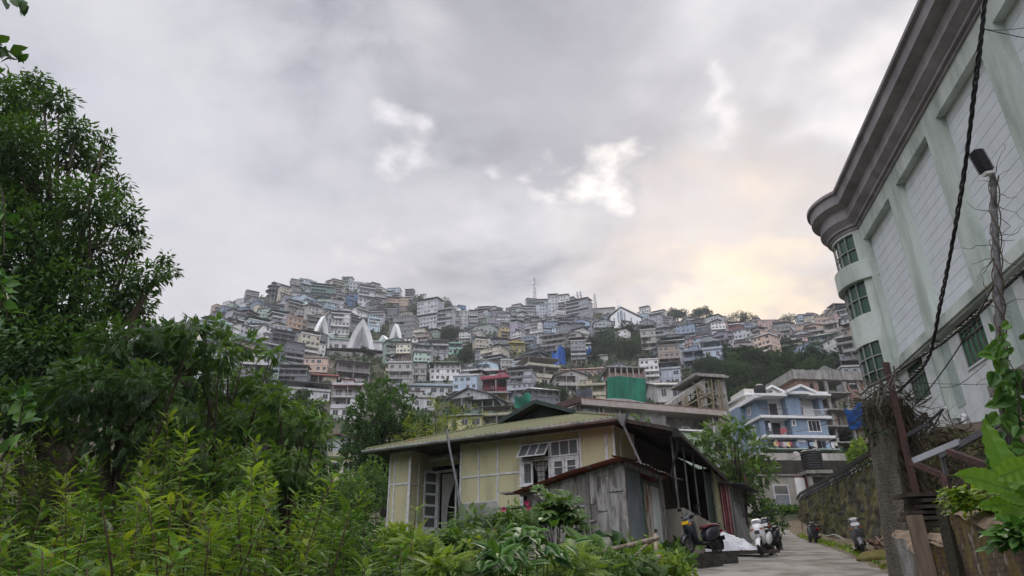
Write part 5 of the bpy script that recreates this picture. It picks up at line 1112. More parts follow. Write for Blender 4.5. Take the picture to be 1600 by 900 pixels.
# ---- blue house
def blue_house():
    c = Q(1200, 715, 98.); F_ = Frame((c[0], c[1], 0), rad(7)); t = thing('house', 'slate-blue three-storey house with white bands, gable and laundry on its balconies', 'house', F_.o, F_.rz)
    X = lambda px: F_.fy(px, 665)[0]; Z = lambda py: F_.fy(1250, py)[2]; zb, z1, z2, z3, z4 = Z(718)-3, Z(702), Z(681), Z(650.5), Z(620); Dp = 11; xr = X(1293); xl = 0
    wl = MB(); T_ = .2
    # back blocks per floor, front recessed at balconies
    for (a, b) in ((z1, z2), (z2, z3), (z3, z4)): wl.box(xl, xr, 1.6, Dp, a, b-.01)
    wl.box(X(1234), X(1257), 0, 1.6, z3, z4+.3); wl.box(X(1283)+.4, xr, .0, 1.6, z3, z4) ; wl.box(X(1236), xr, 0, 1.6, z2, z3); wl.box(X(1240), X(1257), .0, 1.6, z1, z2); wl.box(0, .3, 1.2, 1.6, z1, z4); wl.box(-1.0, 0, 5, Dp, z1, z4-.4)
    wl.box(0, .35, 0, 1.6, z2, z3); wl.box(-.02, .35, 0, 1.6, z1, z2)
    part('wall', wl, BLUEW, t)
    wh = MB(); wh.box(X(1213), X(1234), 1.4, 1.6, z3+.05, z4-.2); wh.box(X(1213), X(1236)-.05, 1.5, 1.598, z2+.05, z3-.2); wh.box(X(1262), X(1285), 1.45, 1.6, z3+.02, z4-.1)
    wh.box(X(1268), X(1272), .1, .5, z1, z2-.2); wh.box(X(1287), X(1290), .1, .5, z1, z2-.2); wh.box(X(1208), X(1211), .1, .5, z1, z2-.2); part('white_wall', wh, WH2, t)
    bd = MB()
    for (z, e) in ((z2, .35), (z3, .35)): bd.box(xl-.35, xr+e+.25, -.55, 1.6, z-.38, z); bd.box(xl-.35, xl, 1.6, 6, z-.38, z)
    bd.box(xl-.6, X(1234), -.8, Dp, z4-.12, z4+.22); bd.box(X(1234)-.3, xr+.6, -.9, Dp, z4+.22, z4+.62); bd.box(X(1268), xr+.9, -1.1, 1.6, z4-.02, z4+.24)
    bd.box(xl-.35, xr+.7, -.7, 1.6, z1-.25, z1-.001)
    part_each('band', bd, WH2, t)
    gs = MB(); gs.box(-.5, xr+.9, -1.0, -.7, z1-.3, z1-.12); part('awning', gs, mat('green_awning', (.10, .17, .13), .7), t)
    rf = MB(); ga, gb_, gx = X(1236), X(1277), X(1257); zt = Z(607); 
    for a in (ga, gb_): rf.bar((a-(.3 if a == ga else -.3), -.95, z4+.5), (gx, -.95, zt+.2), .25, .4)
    rf.prism([(ga-.2, -.8, z4+.6), (gb_+.2, -.8, z4+.6), (gb_+.2, -.8, z4+.75), (gx, -.8, zt+.3), (ga-.2, -.8, z4+.75)], (0, 8, 0)); part('gable', rf, WH2, t)
    tg = MB(); tg.prism([(ga+.4, -.86, z4+.64), (gb_-.4, -.86, z4+.64), (gx, -.86, zt-.1)], (0, .05, 0)); part('gable_panel', tg, BLUEW, t)
    # side roof slope left
    sr = MB(); sr.prism([(-.8, -.7, z4-.5), (X(1216), -.7, z4+.25), (X(1216), -.7, z4+.45), (-.8, -.7, z4-.2)], (0, Dp, 0)); part('side_roof', sr, WH2, t)
    base = MB(); base.box(.2, xr-.4, .6, Dp, zb, z1-.3); part('basement', base, RAWC, t)
    for x in (.5, X(1240), X(1270), xr-.4): m = MB(); m.box(x-.18, x+.18, -.4, 0, zb, z1-.3); part('pillar', m, RAWC, t)
    for (x0, x1, y0, y1, yy, nb) in ((1262, 1282, 675, 656, -.02, 3), (1238, 1244, 666, 656, -.02, 1), (1242, 1253, 691, 687, -.02, 3), (1257, 1268, 646, 630, 1.44, 3), (1200.5, 1204, 674, 662, -.02, 2)):
        w_, h_ = X(x1)-X(x0), Z(y1)-Z(y0); put_window(t, X(x0), Z(y0), yy, w_, h_, nb, frame=.14, fm=WH2)
    for (x0, x1, za, yy) in ((1214, 1226, z3, 1.38), (1214, 1227, z2, 1.48)): put_window(t, X(x0), za+.05, yy, X(x1)-X(x0), 2.1, 4, frame=.08, fm=IRON)
    put_window(t, X(1216), z1+.05, 1.58, 2.2, 2.0, 3, frame=.08, fm=IRON); put_window(t, X(1262), z1+.05, 1.58, 1.8, 2.0, 2, frame=.1, fm=WH2); put_window(t, X(1276), z1+.2, 1.58, 1.2, 1.6, 2, frame=.1, fm=WH2)
    for k, (za, yv) in enumerate(((z1+.7, 2.5), (z2+.8, 2.5), (z3+.8, 3.0), (z2+1., 4.6), (z1+1, 4.6))): put_window(t, -.03, za, yv+.9, 1.0, 1.3, 2, side='L', frame=.14, fm=WH2)
    for (x0, x1, z) in ((0, X(1234), z3), (X(1258), xr+.3, z3), (0, X(1236), z2), (-.2, X(1240), z1), (X(1257), xr+.5, z1)):
        r = MB(); r.bar((x0, -.45, z+.95), (x1, -.45, z+.95), .06); r.bar((x0, -.45, z+.12), (x1, -.45, z+.12), .04)
        for k in range(int((x1-x0)/.16)): r.box(x0+k*.16, x0+k*.16+.025, -.46, -.44, z+.1, z+.95)
        part('railing', r, IRON if z != z3 or x0 == 0 else WH2, t)
    rg = random.Random(9); cols = [(.55, .56, .6), (.30, .40, .55), (.45, .12, .15), (.6, .58, .5), (.12, .13, .2), (.5, .35, .4), (.62, .64, .66), (.65, .6, .25), (.08, .08, .1), (.25, .3, .5)]; nm = ['white', 'light blue', 'dark red', 'cream', 'navy', 'rose', 'pale grey', 'yellow', 'black', 'blue']
    spots = [(px, z1) for px in (1205, 1208, 1212, 1216, 1219, 1223, 1228, 1233, 1237)]+[(px, z1) for px in (1260, 1264, 1285, 1292, 1296)]+[(1218, z2), (1222, z2)]
    for i, (px, z) in enumerate(spots):
        q = 1 if z == z1 else 2; x = X(px); k = 2 if z == z2 else rg.randrange(len(cols)); w_ = rg.uniform(.4, .75); h_ = rg.uniform(.5, .95); o_ = F_.w((x, -.52, z+.95)); c_ = thing('laundry', f"{nm[k]} garment hung over the {'lower' if q == 1 else 'middle'} balcony rail of the blue house, {ORD[i+1 if q == 1 else i-13]} from left", 'laundry', o_, F_.rz, 'laundry on the blue house')
        m = MB(); m.grid(lambda u, v: (w_*(u-.5), -.03*math.sin(u*7+px), -h_*v*(1-.12*math.sin(u*5))), 6, 4); m.grid(lambda u, v: (w_*(u-.5), .1+.0*u, -.3*v), 3, 2); m.grid(lambda u, v: (w_*(u-.5), v*.1, .01), 2, 1); part('cloth', m, PAINT, c_, color=cols[k])
    # cream wing behind
    c2 = Q(1165, 655, 106.); G = Frame((c2[0], c2[1], 0), rad(7)); t2 = thing('house', 'cream-white house with gabled dormer standing behind the blue house', 'house', G.o, G.rz); X2 = lambda px: G.fy(px, 620)[0]; Z2 = lambda py: G.fy(1200, py)[2]
    w = MB(); w.box(X2(1165), X2(1228), 0, 10, Z2(700), Z2(617)); w.box(X2(1163), X2(1178), -.3, 5, Z2(618), Z2(609)); w.prism([(X2(1196), .5, Z2(617)), (X2(1222), .5, Z2(617)), (X2(1222), .5, Z2(612)), (X2(1209), .5, Z2(604)), (X2(1196), .5, Z2(612))], (0, 7, 0)); part('wall', w, mat('cream_render', (.66, .64, .58), .8, var=.1, streak=True), t2)
    r = MB(); zz = Z2(611.5); 
    for a in (1192, 1227): r.bar((X2(a), .0, zz), (X2(1209), .0, Z2(602.5)), .25, .3); r.add([(X2(a), -.1, zz+.15), (X2(1209), -.1, Z2(602.5)+.15), (X2(1209), 8, Z2(602.5)+.15), (X2(a), 8, zz+.15)], [(0, 1, 2, 3)])
    r.box(X2(1160), X2(1232), -.7, 10.2, Z2(618.5), Z2(616.5)); part('roof', r, WH2, t2); put_window(t2, X2(1204), Z2(614.5), .48, X2(1211)-X2(1204), Z2(608)-Z2(614.5), 2, frame=.1)
    put_window(t2, X2(1172), Z2(632), -.03, 1.2, 1.4, 2); tk = thing('water_tank', 'pair-size black roof tank beside the cream dormer', 'tank', G.w((X2(1188), -.2, Z2(616.5)))); m = MB(); m.lathe([(0, 0), (.9, 0), (.95, .6), (.9, 1.3), (.3, 1.6), (0, 1.6)], 12); part('shell', m, PLASTIC, tk)
blue_house()
# ---- unfinished brick building
def brick_shell():
    c = Q(1262, 700, 112.); F_ = Frame((c[0], c[1], 0), rad(7)); t = thing('unfinished_building', 'unfinished brick and concrete building with empty openings, right of the blue house', 'building', F_.o, F_.rz)
    X = lambda px: F_.fy(px, 640)[0]; Z = lambda py: F_.fy(1300, py)[2]; x1 = X(1372); Dp = 22; zs = [Z(745), Z(716), Z(692), Z(667), Z(641), Z(615), Z(592)]
    w = MB(); xa, xb, xc = X(1286), X(1333), x1
    w.box(0, X(1272), 0, .3, zs[1], zs[6]); w.box(X(1279), xa, 0, .3, zs[1], zs[6]); w.box(X(1272), X(1279), 0, .3, zs[1], Z(609)); w.box(X(1272), X(1279), 0, .3, Z(598), zs[6]); 
    for k in (2, 3, 4, 5):
        a, b = zs[k], zs[k+1]; w.box(xb, X(1336), 0, .3, a, b); w.box(X(1336), xc, 0, .3, a, a+(b-a)*.3); w.box(X(1336), xc, 0, .3, a+(b-a)*.78, b)
        w.box(X(1352), xc, 0.01, .29, a+(b-a)*.3, a+(b-a)*.78)
    w.box(-.0, .3, .3, Dp, zs[1], zs[6]); w.box(0, xc, Dp-.3, Dp, zs[1], zs[6]-2)
    w.box(xa+.2, xa+2.2, 4, 4.2, zs[3], zs[4]); w.box(X(1300), X(1306), .05, .3, zs[3], zs[4]-.4)
    part('brick_wall', w, BRICK, t)
    s_ = MB()
    for k, z in enumerate(zs[1:6]): s_.box(xa-1.2 if k > 1 else -.5, X(1326 if k > 2 else 1345)+.8, -1.2, Dp-1, z-.18, z+.02)
    s_.box(xa+.2, X(1336), .3, Dp-1, zs[6]-.2, zs[6]-.05)
    part('floor_slab', s_, CONC, t)
    for px in (1298, 1326, 1349):
        for yy in (-.3, 7):
            m = MB(); m.box(X(px)-.22, X(px)+.22, yy, yy+.45, zs[0], zs[6]-.2); part('column', m, CONC, t)
    p = MB(); p.box(-.5, xc, -.6, -.35, zs[6]-.3, zs[6]+1.3); p.box(-.6, -.35, -.35, Dp, zs[6]-.3, zs[6]+1.3)
    for i in range(9): x = -.4+(xc+.4)*i/8; p.box(x-.15, x+.15, -.7, -.6, zs[6]-.3, zs[6]+1.4)
    part('parapet', p, CONC, t)
    b = MB(); 
    for (x, z) in ((X(1339), zs[4]), (X(1346), zs[4]), (X(1340), zs[5]), (X(1347), zs[5])): b.box(x-.04, x+.04, .1, .16, z+.7, z+2.3)
    part('grille', b, IRON, t)
    stair = MB(); stair.bar((X(1306), 3, zs[4]+.2), (X(1322), 3, zs[5]-.2), 1.2, .25); part('stair', stair, CONC, t)
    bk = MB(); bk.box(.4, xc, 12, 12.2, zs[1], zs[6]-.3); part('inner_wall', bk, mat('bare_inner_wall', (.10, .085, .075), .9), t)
brick_shell()
def roof_peak():
    b = Q(1290, 582, 125.); t = thing('roof_shelter', 'small grey gabled roof peeping over the unfinished brick building', 'roof', b); m = MB(); m.prism([(-4, 0, -1), (4.4, 0, -.6), (0, 0, 1.4)], (0, 5, 0)); part('roof', m, TIN, t, color=(.25, .26, .27)); m = MB(); [m.box(x, x+.3, 0.3, .6, -8, -.9) for x in (-3, 2.8)]; part('post', m, CONC, t)
roof_peak()
t_ = sheet('tarpaulin', 'blue tarpaulin tied to a frame beside the round tower', 'tarpaulin', 1330, 1357, 640, 667, 40., BLUETARP, sag=.12, amp=.12)
# ---- long low grey building behind the bungalow
def long_building():
    c = Q(905, 660, 52.); F_ = Frame((c[0], c[1], 0), rad(20)); t = thing('building', 'long low grey building with rusty roof edge behind the bungalow', 'building', F_.o, F_.rz); X = lambda px, py=650: F_.fy(px, py)[0]
    zt = F_.fy(1010, 642)[2]; xr = X(1122, 655); w = MB(); w.box(X(945), X(1040), 0, 8, zt-6, zt); w.box(X(1105), xr, 0, 8, zt-6, zt); w.box(X(1040), X(1105), 1.2, 8, zt-6, zt); w.box(X(1040), X(1105), 0.01, .2, zt-6, zt-1.9); w.box(X(900), X(945), .02, 8, zt-6, zt-.01)
    part('wall', w, PLASTER, t)
    zc = MB(); n = 40; a, b = X(908), X(932); vs = []
    for i in range(n+1): x = a+(b-a)*i/n; vs += [(x, -.04+.025*math.sin(i*1.6), zt-5), (x, -.04+.025*math.sin(i*1.6), zt-.15)]
    zc.add(vs, [(2*i, 2*i+2, 2*i+3, 2*i+1) for i in range(n)]); part('tin_sheet', zc, ZINC, t)
    pp = MB()
    for px in (936, 943, 968, 1112): pp.tube([(X(px), -.08, zt-5), (X(px), -.08, zt-.1)], .05, 6)
    part('pipe', pp, WH2, t)
    r = MB(); r.prism([(X(905), -.6, zt-.05), (X(905), -.6, zt+.42), (X(905), 4, zt+1.2), (X(905), 9, zt+.3), (X(905), 9, zt)], (xr-X(905)+.5, 0, 0)); part('roof', r, mat('stained_fascia', (.46, .44, .41), .9, scale=2.5, col2=(.34, .29, .26), bump=.2), t)
    top = MB(); rg = random.Random(5); x = X(906)
    while x < xr+.3: ww = rg.uniform(.3, .7); top.box(x, x+ww-.04, -.63, .6, zt+.43, zt+.46+rg.uniform(0, .05)); x += ww
    part('tile_edge', top, mat('red_tile_edge', (.33, .20, .17), .9, var=.3, scale=3), t)
    gl = MB(); gl.bar((X(905)-.2, -.6, zt+.3), (X(905)-2.2, 5, zt+.1), .3, .5); gl.prism([(X(905)-.05, -.4, zt-6), (X(905)-.05, -.4, zt), (X(905)-.3, 6, zt), (X(905)-.3, 6, zt-6)], (-.1, 0, 0)); part('gable_end', gl, mat('brown_boards', (.12, .08, .07), .9), t)
    for (a, b) in ((1042, 1057), (1075, 1088)): put_window(t, X(a), zt-1.75, 1.16, X(b)-X(a), 1.0, 4, frame=.1, fm=WH2)
    ra = thing('building', 'pale green low wall block in front of the long grey building', 'building', Q(1075, 672, 50.), rad(15)); m = MB(); m.box(-1.0, 1.2, 0, 3, -3, -.1); part('wall', m, PAINT, ra, color=(.36, .44, .36)); m = MB(); m.box(-1.1, 1.3, -.2, 3.2, -.1, .02); part('coping', m, WHITE, ra)
    sk = thing('roof_shelter', 'small white arched roof sheet above the long grey building', 'roof', Q(970, 634, 62.), rad(15)); m = MB(); m.grid(lambda u, v: (-4.2+8.4*u, v*4, .9*math.sin(math.pi*u)**.7-.2), 12, 2); m.box(-4.3, 4.3, -.1, 4, -.35, -.2); part('roof', m, WH2, sk); m = MB(); m.box(-3.8, 3.8, .3, 3.8, -3, -.36); part('wall', m, PLASTER, sk)
long_building()
# ---- bamboo scaffolding
def scaffold():
    c = Q(1030, 660, 74.); F_ = Frame((c[0], c[1], 0), rad(14)); t = thing('scaffolding', 'concrete ramp frame under construction propped on many bamboo poles', 'scaffolding', F_.o, F_.rz); X = lambda px, py=640: F_.fy(px, py)[0]; Z = lambda px, py: F_.fy(px, py)[2]
    a, b = (X(1020), Z(1020, 652)), (X(1112), Z(1112, 592)); m = MB(); 
    for y in (0, 4): m.bar((a[0], y, a[1]), (b[0], y, b[1]), .35, .55)
    m.bar((a[0], 2, a[1]+.2), (b[0], 2, b[1]+.2), 3.8, .12); part('ramp', m, CONC, t)
    s_ = MB(); s_.box(X(1090), X(1137), -.5, 6, Z(1112, 590), Z(1112, 586)); s_.box(X(1095), X(1140), -.8, -.5, Z(1112, 592), Z(1112, 589)); s_.box(X(1095), X(1135), -.2, 4, Z(1112, 622), Z(1112, 620)); part('floor_slab', s_, CONC, t)
    for px, wd in ((1069, .32), (1100, .42), (1126, .45), (1134, .3)):
        q = MB(); x = X(px); q.box(x-wd, x+wd, -.2, .5, Z(px, 705), a[1]+(b[1]-a[1])*min(1, (x-a[0])/(b[0]-a[0]))); part('column', q, CONC, t)
    rg = random.Random(8)
    for i in range(34):
        x = X(1040)+(X(1132)-X(1040))*i/33+rg.uniform(-.2, .2); y = rg.choice([-.45, -.3, 2, 4.3]); zt = a[1]+(b[1]-a[1])*min(1, (x-a[0])/(b[0]-a[0]))-.2; q = MB(); q.tube([(x+rg.uniform(-.5, .5), y, Z(1080, 690)), (x, y, zt)], .085, 5); part('pole', q, BAMB, t)
    for (p0, p1) in (((1045, 646), (1075, 640)), ((1060, 640), (1118, 612)), ((1080, 618), (1135, 618)), ((1085, 600), (1125, 640)), ((1042, 655), (1110, 632))):
        q = MB(); q.tube([(X(p0[0]), -.4, Z(*p0)), (X(p1[0]), -.4, Z(*p1))], .07, 5); part('pole', q, BAMB, t)
scaffold()
# ================================================================ tall pale building on the right
def tall_building():
    rz = rad(90-10.8); o = (10*math.cos(rad(10.8)), -10*math.sin(rad(10.8)), 0); B = Frame(o, rz); t = thing('building', 'tall pale green building with white panels, mauve cornice and rounded corner tower', 'building', B.o, rz)
    S = lambda px, py: B.fy(px, py)[0]; Z = lambda px, py: B.fy(px, py)[2]
    zl = Z(1397, 571.7); zp = Z(1349, 373.7); zc = Z(1345, 345); sj = S(1349, 374)+.55; print('tb', zl, zp, zc, sj, Z(1600, 404), Z(1553.8, 45.3))
    E_ = [S(1348.9, 373.7), S(1388.5, 311.6), S(1400.4, 292.4), S(1447.1, 216.5), S(1463.5, 191.1), S(1534, 90.7), S(1553.8, 45.3)]; print(E_)
    pil = E_[4]-E_[3]; pw = abs(E_[5]-E_[4])
    s_ = E_[6]; 
    while s_ > -8: E_ += [s_-pw, s_-pw+pil]; s_ = E_[-1]
    send = E_[-1]-.5
    MINT = mat('pale_mint_render', (.62, .68, .64), .85, scale=1.1, col2=(.34, .40, .355), bump=.3, streak=True, detail=10, thr=(.34, .6))
    SID = mat('white_siding', (.73, .78, .81), .7, var=.05, scale=2, detail=4); LOW = mat('white_render', (.75, .79, .81), .8, scale=1.0, col2=(.52, .56, .55), detail=8)
    CORN = mat('mauve_cornice', (.38, .355, .375), .85, scale=1.3, col2=(.22, .20, .215), bump=.25, streak=True, detail=10)
    w = MB(); w.box(send, sj, -.35, 0, zp, zc+.1); w.box(E_[0], sj, -.35, 0, zl, zp); w.box(send, sj, -14, -.35, zl-.01, zc+.05)
    for i in range(1, len(E_)-1, 2): a, b = sorted((E_[i], E_[i+1])); w.box(a, b, -.35, 0, zl, zp)
    part('wall', w, MINT, t)
    for i in range(0, len(E_)-1, 2):
        a, b = sorted((E_[i], E_[i+1])); m = MB(); n = 15; h = (zp-zl)/n
        for k in range(n): m.box(a, b, -.345, -.28, zl+k*h+.008, zl+(k+1)*h-.008)
        part('siding', m, SID, t)
        m = MB(); m.box(a, b, -.349, -.31, zl, zp); part('backing', m, mat('groove_shadow_gap', (.16, .17, .19), .9), t)
    c = MB(); prof = [(.0, zc-.12), (.06, zc-.12), (.06, zc+.0), (.16, zc+.02), (.16, zc+.12), (.38, zc+.36), (.38, zc+.45), (.32, zc+.48), (.32, zc+.85), (.66, zc+1.05), (.66, zc+1.5), (.78, zc+1.55), (.78, zc+1.68), (-.3, zc+1.68)]
    e_ = [(send, y, z) for y, z in prof]; f_ = [(sj+.25, y, z) for y, z in prof]; n = len(prof); c.add(e_+f_, [(i, i+1, n+i+1, n+i) for i in range(n-1)])
    c.box(send, sj, -14, -.3, zc+1.5, zc+1.67); part('cornice', c, CORN, t)
    ld = MB(); ld.box(send, sj+.02, -.3, .24, zl-.34, zl-.002); ld.box(send, sj+.0, -.3, .16, zl-.42, zl-.341); part('ledge', ld, MINT, t)
    # lower storey
    zb = zl-8.; lw = MB(); wz0, wz1 = Z(1540, 556), zl-.46
    wins = [(S(1432.4, 628.7), S(1448.5, 618.2)), (S(1515.6, 572), S(1540.4, 555.6))]; gap = abs(wins[1][0]-wins[0][0]); ww = abs(wins[1][0]-wins[1][1]); wins += [(wins[1][0]-gap*.9, wins[1][1]-gap*.9), (wins[1][0]-gap*1.9, wins[1][1]-gap*1.9)]
    h1 = Z(1519, 476); print('win', wz0, h1, wins, ww)
    wz1 = min(zl-.5, h1)
    wins = [(min(a)-.25, max(a)+.3) for a in wins]; wz1 = zl-.43
    edges = sorted([e for a in wins for e in (min(a), max(a))]); prev = send
    for a, b in zip(edges[::2], edges[1::2]):
        lw.box(prev, a, -.4, -.05, zb, zl-.3); lw.box(a, b, -.4, -.05, zb, wz0); lw.box(a, b, -.4, -.05, wz1, zl-.3); prev = b
    lw.box(prev, sj+.3, -.4, -.05, zb, zl-.3); lw.box(send, sj, -14, -.4, zb, zl-.3); part('lower_wall', lw, LOW, t)
    gg = glass('green_tinted_pane', (.035, .10, .07), .15); fr = mat('dark_window_bars', (.15, .15, .15), .6)
    for a in wins:
        a, b = min(a), max(a); m = MB(); f = .05
        m.box(a, b, -.16, -.08, wz0, wz0+f); m.box(a, b, -.16, -.08, wz1-f, wz1); 
        for k in range(6): x = a+(b-a)*k/5; m.box(x-.015, x+.015, -.16, -.09, wz0, wz1)
        for q in (.62, .8): m.box(a, b, -.155, -.085, wz0+(wz1-wz0)*q, wz0+(wz1-wz0)*q+.04)
        o_ = part('window', m, fr, t); m = MB(); m.box(a, b, -.2, -.14, wz0, wz1); part('pane', m, glass('bright_green_pane', (.07, .21, .11), .15), o_); m = MB(); m.box(a-.0, b, -.12, -.05+.04, wz0-.06, wz0); part('sill', m, LOW, o_)
    for sA in (wins[0][0]-1.6, wins[1][0]-gap*.9+1.2-gap*.0):
        m = MB(); s0 = (wins[0][1]+wins[1][0])/2 if sA == wins[0][0]-1.6 else (wins[1][1]+wins[2][0])/2
        m.box(s0-.14, s0+.14, -.05, .16, wz0-1.2, zl-.46); part('pilaster', m, MINT, t)
        m = MB(); m.box(s0+.15, s0+.75, -.05, -.035, wz0-.9, zl-.46); m.box(s0-.75, s0-.15, -.05, -.035, wz0-.9, zl-.46); part('recess_panel', m, mat('pale_grey_green', (.40, .47, .45), .8, var=.08), t)
    # round tower
    R_ = 1.5; cx, cy = sj+1.0, -.72
    def pxs(py_): 
        best = 9999
        for z in [Z(1360, py_)]:
            for a in np.linspace(0, 2*math.pi, 90): q = proj(B.w((cx+R_*math.cos(a), cy+R_*math.sin(a), z))); best = min(best, q[0])
        return best
    print('tower silhouette', pxs(480), pxs(400), pxs(600))
    zw = [(B.fx(1335.5, 371.5, sj+.3)[2], B.fx(1344.4, 416, sj+.3)[2]), (B.fx(1350.7, 443, sj+.3)[2], B.fx(1361, 492, sj+.3)[2]), (B.fx(1371, 536, sj+.3)[2], B.fx(1383.5, 601, sj+.3)[2])]; print(zw)
    zbt = zw[2][1]-.75; w = MB(); a0, a1 = rad(-60), rad(200); g0, g1 = rad(20), rad(140)
    segs = [(zc+.1, zw[0][0]), (zw[0][1], zw[1][0]), (zw[1][1], zw[2][0]), (zw[2][1], zbt)]
    for i, (za, zb_) in enumerate(segs):
        rr = R_+(.0 if i in (0, 2) else .16); w.lathe([(R_-.3, za), (rr, za), (rr, zb_), (R_-.3, zb_)], 40, (cx, cy, 0))
    for (za, zb_) in zw: w.lathe([(R_, za+.01), (R_, zb_-.01)], 30, (cx, cy, 0), a0=g1, a1=g0+2*math.pi); 
    w.box(sj-.05, cx, -1.5, -.02, zbt, zc); w.lathe([(0, zbt+.02), (R_+.1, zbt+.02)], 30, (cx, cy, 0)); part('tower_wall', w, MINT, t, smooth=False)
    for (za, zb_) in zw:
        m = MB(); n = 7; rows = max(2, round((za-zb_)/.62)) 
        for k in range(n+1): a = g0+(g1-g0)*k/n; p = (cx+(R_-.06)*math.cos(a), cy+(R_-.06)*math.sin(a)); m.bar((*p, zb_), (*p, za), .045, .045)
        for r in range(1, rows): z = zb_+(za-zb_)*r/rows; m.lathe([(R_-.09, z-.02), (R_-.03, z-.02), (R_-.03, z+.02), (R_-.09, z+.02)], 20, (cx, cy, 0), a0=g0, a1=g1)
        o_ = part('window', m, mat('pale_mullion', (.38, .40, .38), .6), t); m = MB(); m.lathe([(R_-.12, zb_), (R_-.12, za)], 20, (cx, cy, 0), a0=g0, a1=g1); part('pane', m, gg, o_)
    m = MB(); m.lathe([(R_+y*.95, z) for y, z in prof[:-1]]+[(0, zc+1.68)], 48, (cx, cy, 0)); part('tower_cornice', m, CORN, t)
    # pipes on the lower wall
    for (px, y0, y1) in ((1482, 640, 690), (1509, 652, 690)):
        m = MB(); s0 = S(px, y0); m.tube([(s0, .08, Z(px, y0)), (s0, .08, Z(px, y0)-1.6)], .06, 8); m.tube([(s0, .08, Z(px, y0)), (s0, .0, Z(px, y0)+.05)], .09, 8); part('pipe', m, WHITE, t)
    m = MB(); s0, s1 = S(1552, 592), S(1600, 600); m.box(send, s1, -.05, .9, Z(1600, 600)-.3, Z(1600, 600)); part('canopy', m, RAWC, t)
    return B
TB = tall_building()
# ================================================================ street furniture on the right
def bez(p, n=20):
    p = np.array(p, float); k = len(p)-1; t = np.linspace(0, 1, n)[:, None]
    # Catmull-Rom through the points
    o = []
    for i in range(k):
        p0, p1, p2, p3 = p[max(i-1, 0)], p[i], p[i+1], p[min(i+2, k)]
        for u in np.linspace(0, 1, max(3, n//k), endpoint=False): o.append(.5*((2*p1)+(-p0+p2)*u+(2*p0-5*p1+4*p2-p3)*u*u+(-p0+3*p1-3*p2+p3)*u**3))
    o.append(p[-1]); return np.array(o)
def cable(name, label, pts, r, strands=1, group=None, cat='cable', m_=None):
    P = bez(pts, 60 if strands == 1 else 260); o_ = P[0]; t = thing(name, label, cat, o_, 0, group); P = P-o_
    if strands == 1: m = MB(); m.tube(P, r, 5); part('strand', m, m_ or BLK, t)
    else:
        for s_ in range(strands):
            Q_ = []
            for i, p in enumerate(P):
                d = nrm(P[min(i+1, len(P)-1)]-P[max(i-1, 0)]); x = nrm(np.cross(d, (0, .3, 1))); y = np.cross(d, x); a = i*.42+2*math.pi*s_/strands; Q_.append(p+r*.95*(math.cos(a)*x+math.sin(a)*y)*(1+.15*math.sin(i*.13)))
            m = MB(); m.tube(Q_, r*.75, 5); part('strand', m, m_ or mat('cable_rubber', (.035, .037, .045), .5, var=.3, scale=20), t)
def pq(px, py, D): return Q(px, py, D)
cable('twisted_cable', 'thick black twisted cable hanging from the top edge down to the rusty beam', [pq(1541, -60, 5.6), pq(1537, 20, 5.9), pq(1524, 130, 6.4), pq(1508, 260, 7.2), pq(1488, 380, 8.2), pq(1470, 470, 9.2), pq(1452, 555, 10.4), pq(1425, 590, 11.5), pq(1403, 612, 12.4)], .018, 3, 'twisted cables')
cable('twisted_cable', 'thick black twisted cable sweeping from the lamp post to the rusty beam', [pq(1660, 395, 6.5), pq(1600, 422, 7.2), pq(1530, 488, 8.6), pq(1470, 537, 10), pq(1420, 568, 11.4), pq(1390, 590, 12.6)], .016, 3, 'twisted cables')
WG = 'thin wires crossing the lane'
for i, (lb, pts, r) in enumerate([
  ('thin black wire running from the lamp post down past the two green windows', [pq(1556, 440, 7), pq(1500, 540, 8.5), pq(1450, 610, 10.5), pq(1412, 652, 12)], .009),
  ('thin wire at top right crossing the twisted cable', [pq(1534, 45, 6), pq(1600, 59, 6.2), pq(1640, 66, 6.3)], .005), ('pale thin wire at top right crossing the twisted cable', [pq(1534, 45, 6), pq(1570, 47, 6.4), pq(1640, 38, 6.6)], .004),
  ('lowest black wire from the beam across the lane towards the blue house', [pq(1392, 598, 13), pq(1330, 664, 22), pq(1280, 700, 32), pq(1215, 725, 48)], .014), ('middle black wire from the beam across the front of the blue house', [pq(1392, 596, 13), pq(1310, 655, 25), pq(1240, 675, 50), pq(1190, 677, 80)], .014), ('upper thin wire from the beam over the blue house', [pq(1392, 594, 13), pq(1330, 632, 25), pq(1260, 650, 45), pq(1180, 640, 85)], .012),
  ('thin wire crossing the white lower wall level between the windows', [pq(1405, 598, 13), pq(1480, 600, 14), pq(1545, 600, 14.5), pq(1640, 592, 14)], .006),
  ('thin slack wire below the second green window', [pq(1470, 606, 13), pq(1500, 600, 13), pq(1541, 568, 12)], .006)]): cable('wire', lb, pts, r, 1, WG, 'wire')
LICH = mat('lichen_steel', (.17, .17, .175), .8, var=.35, scale=12, bump=.3)
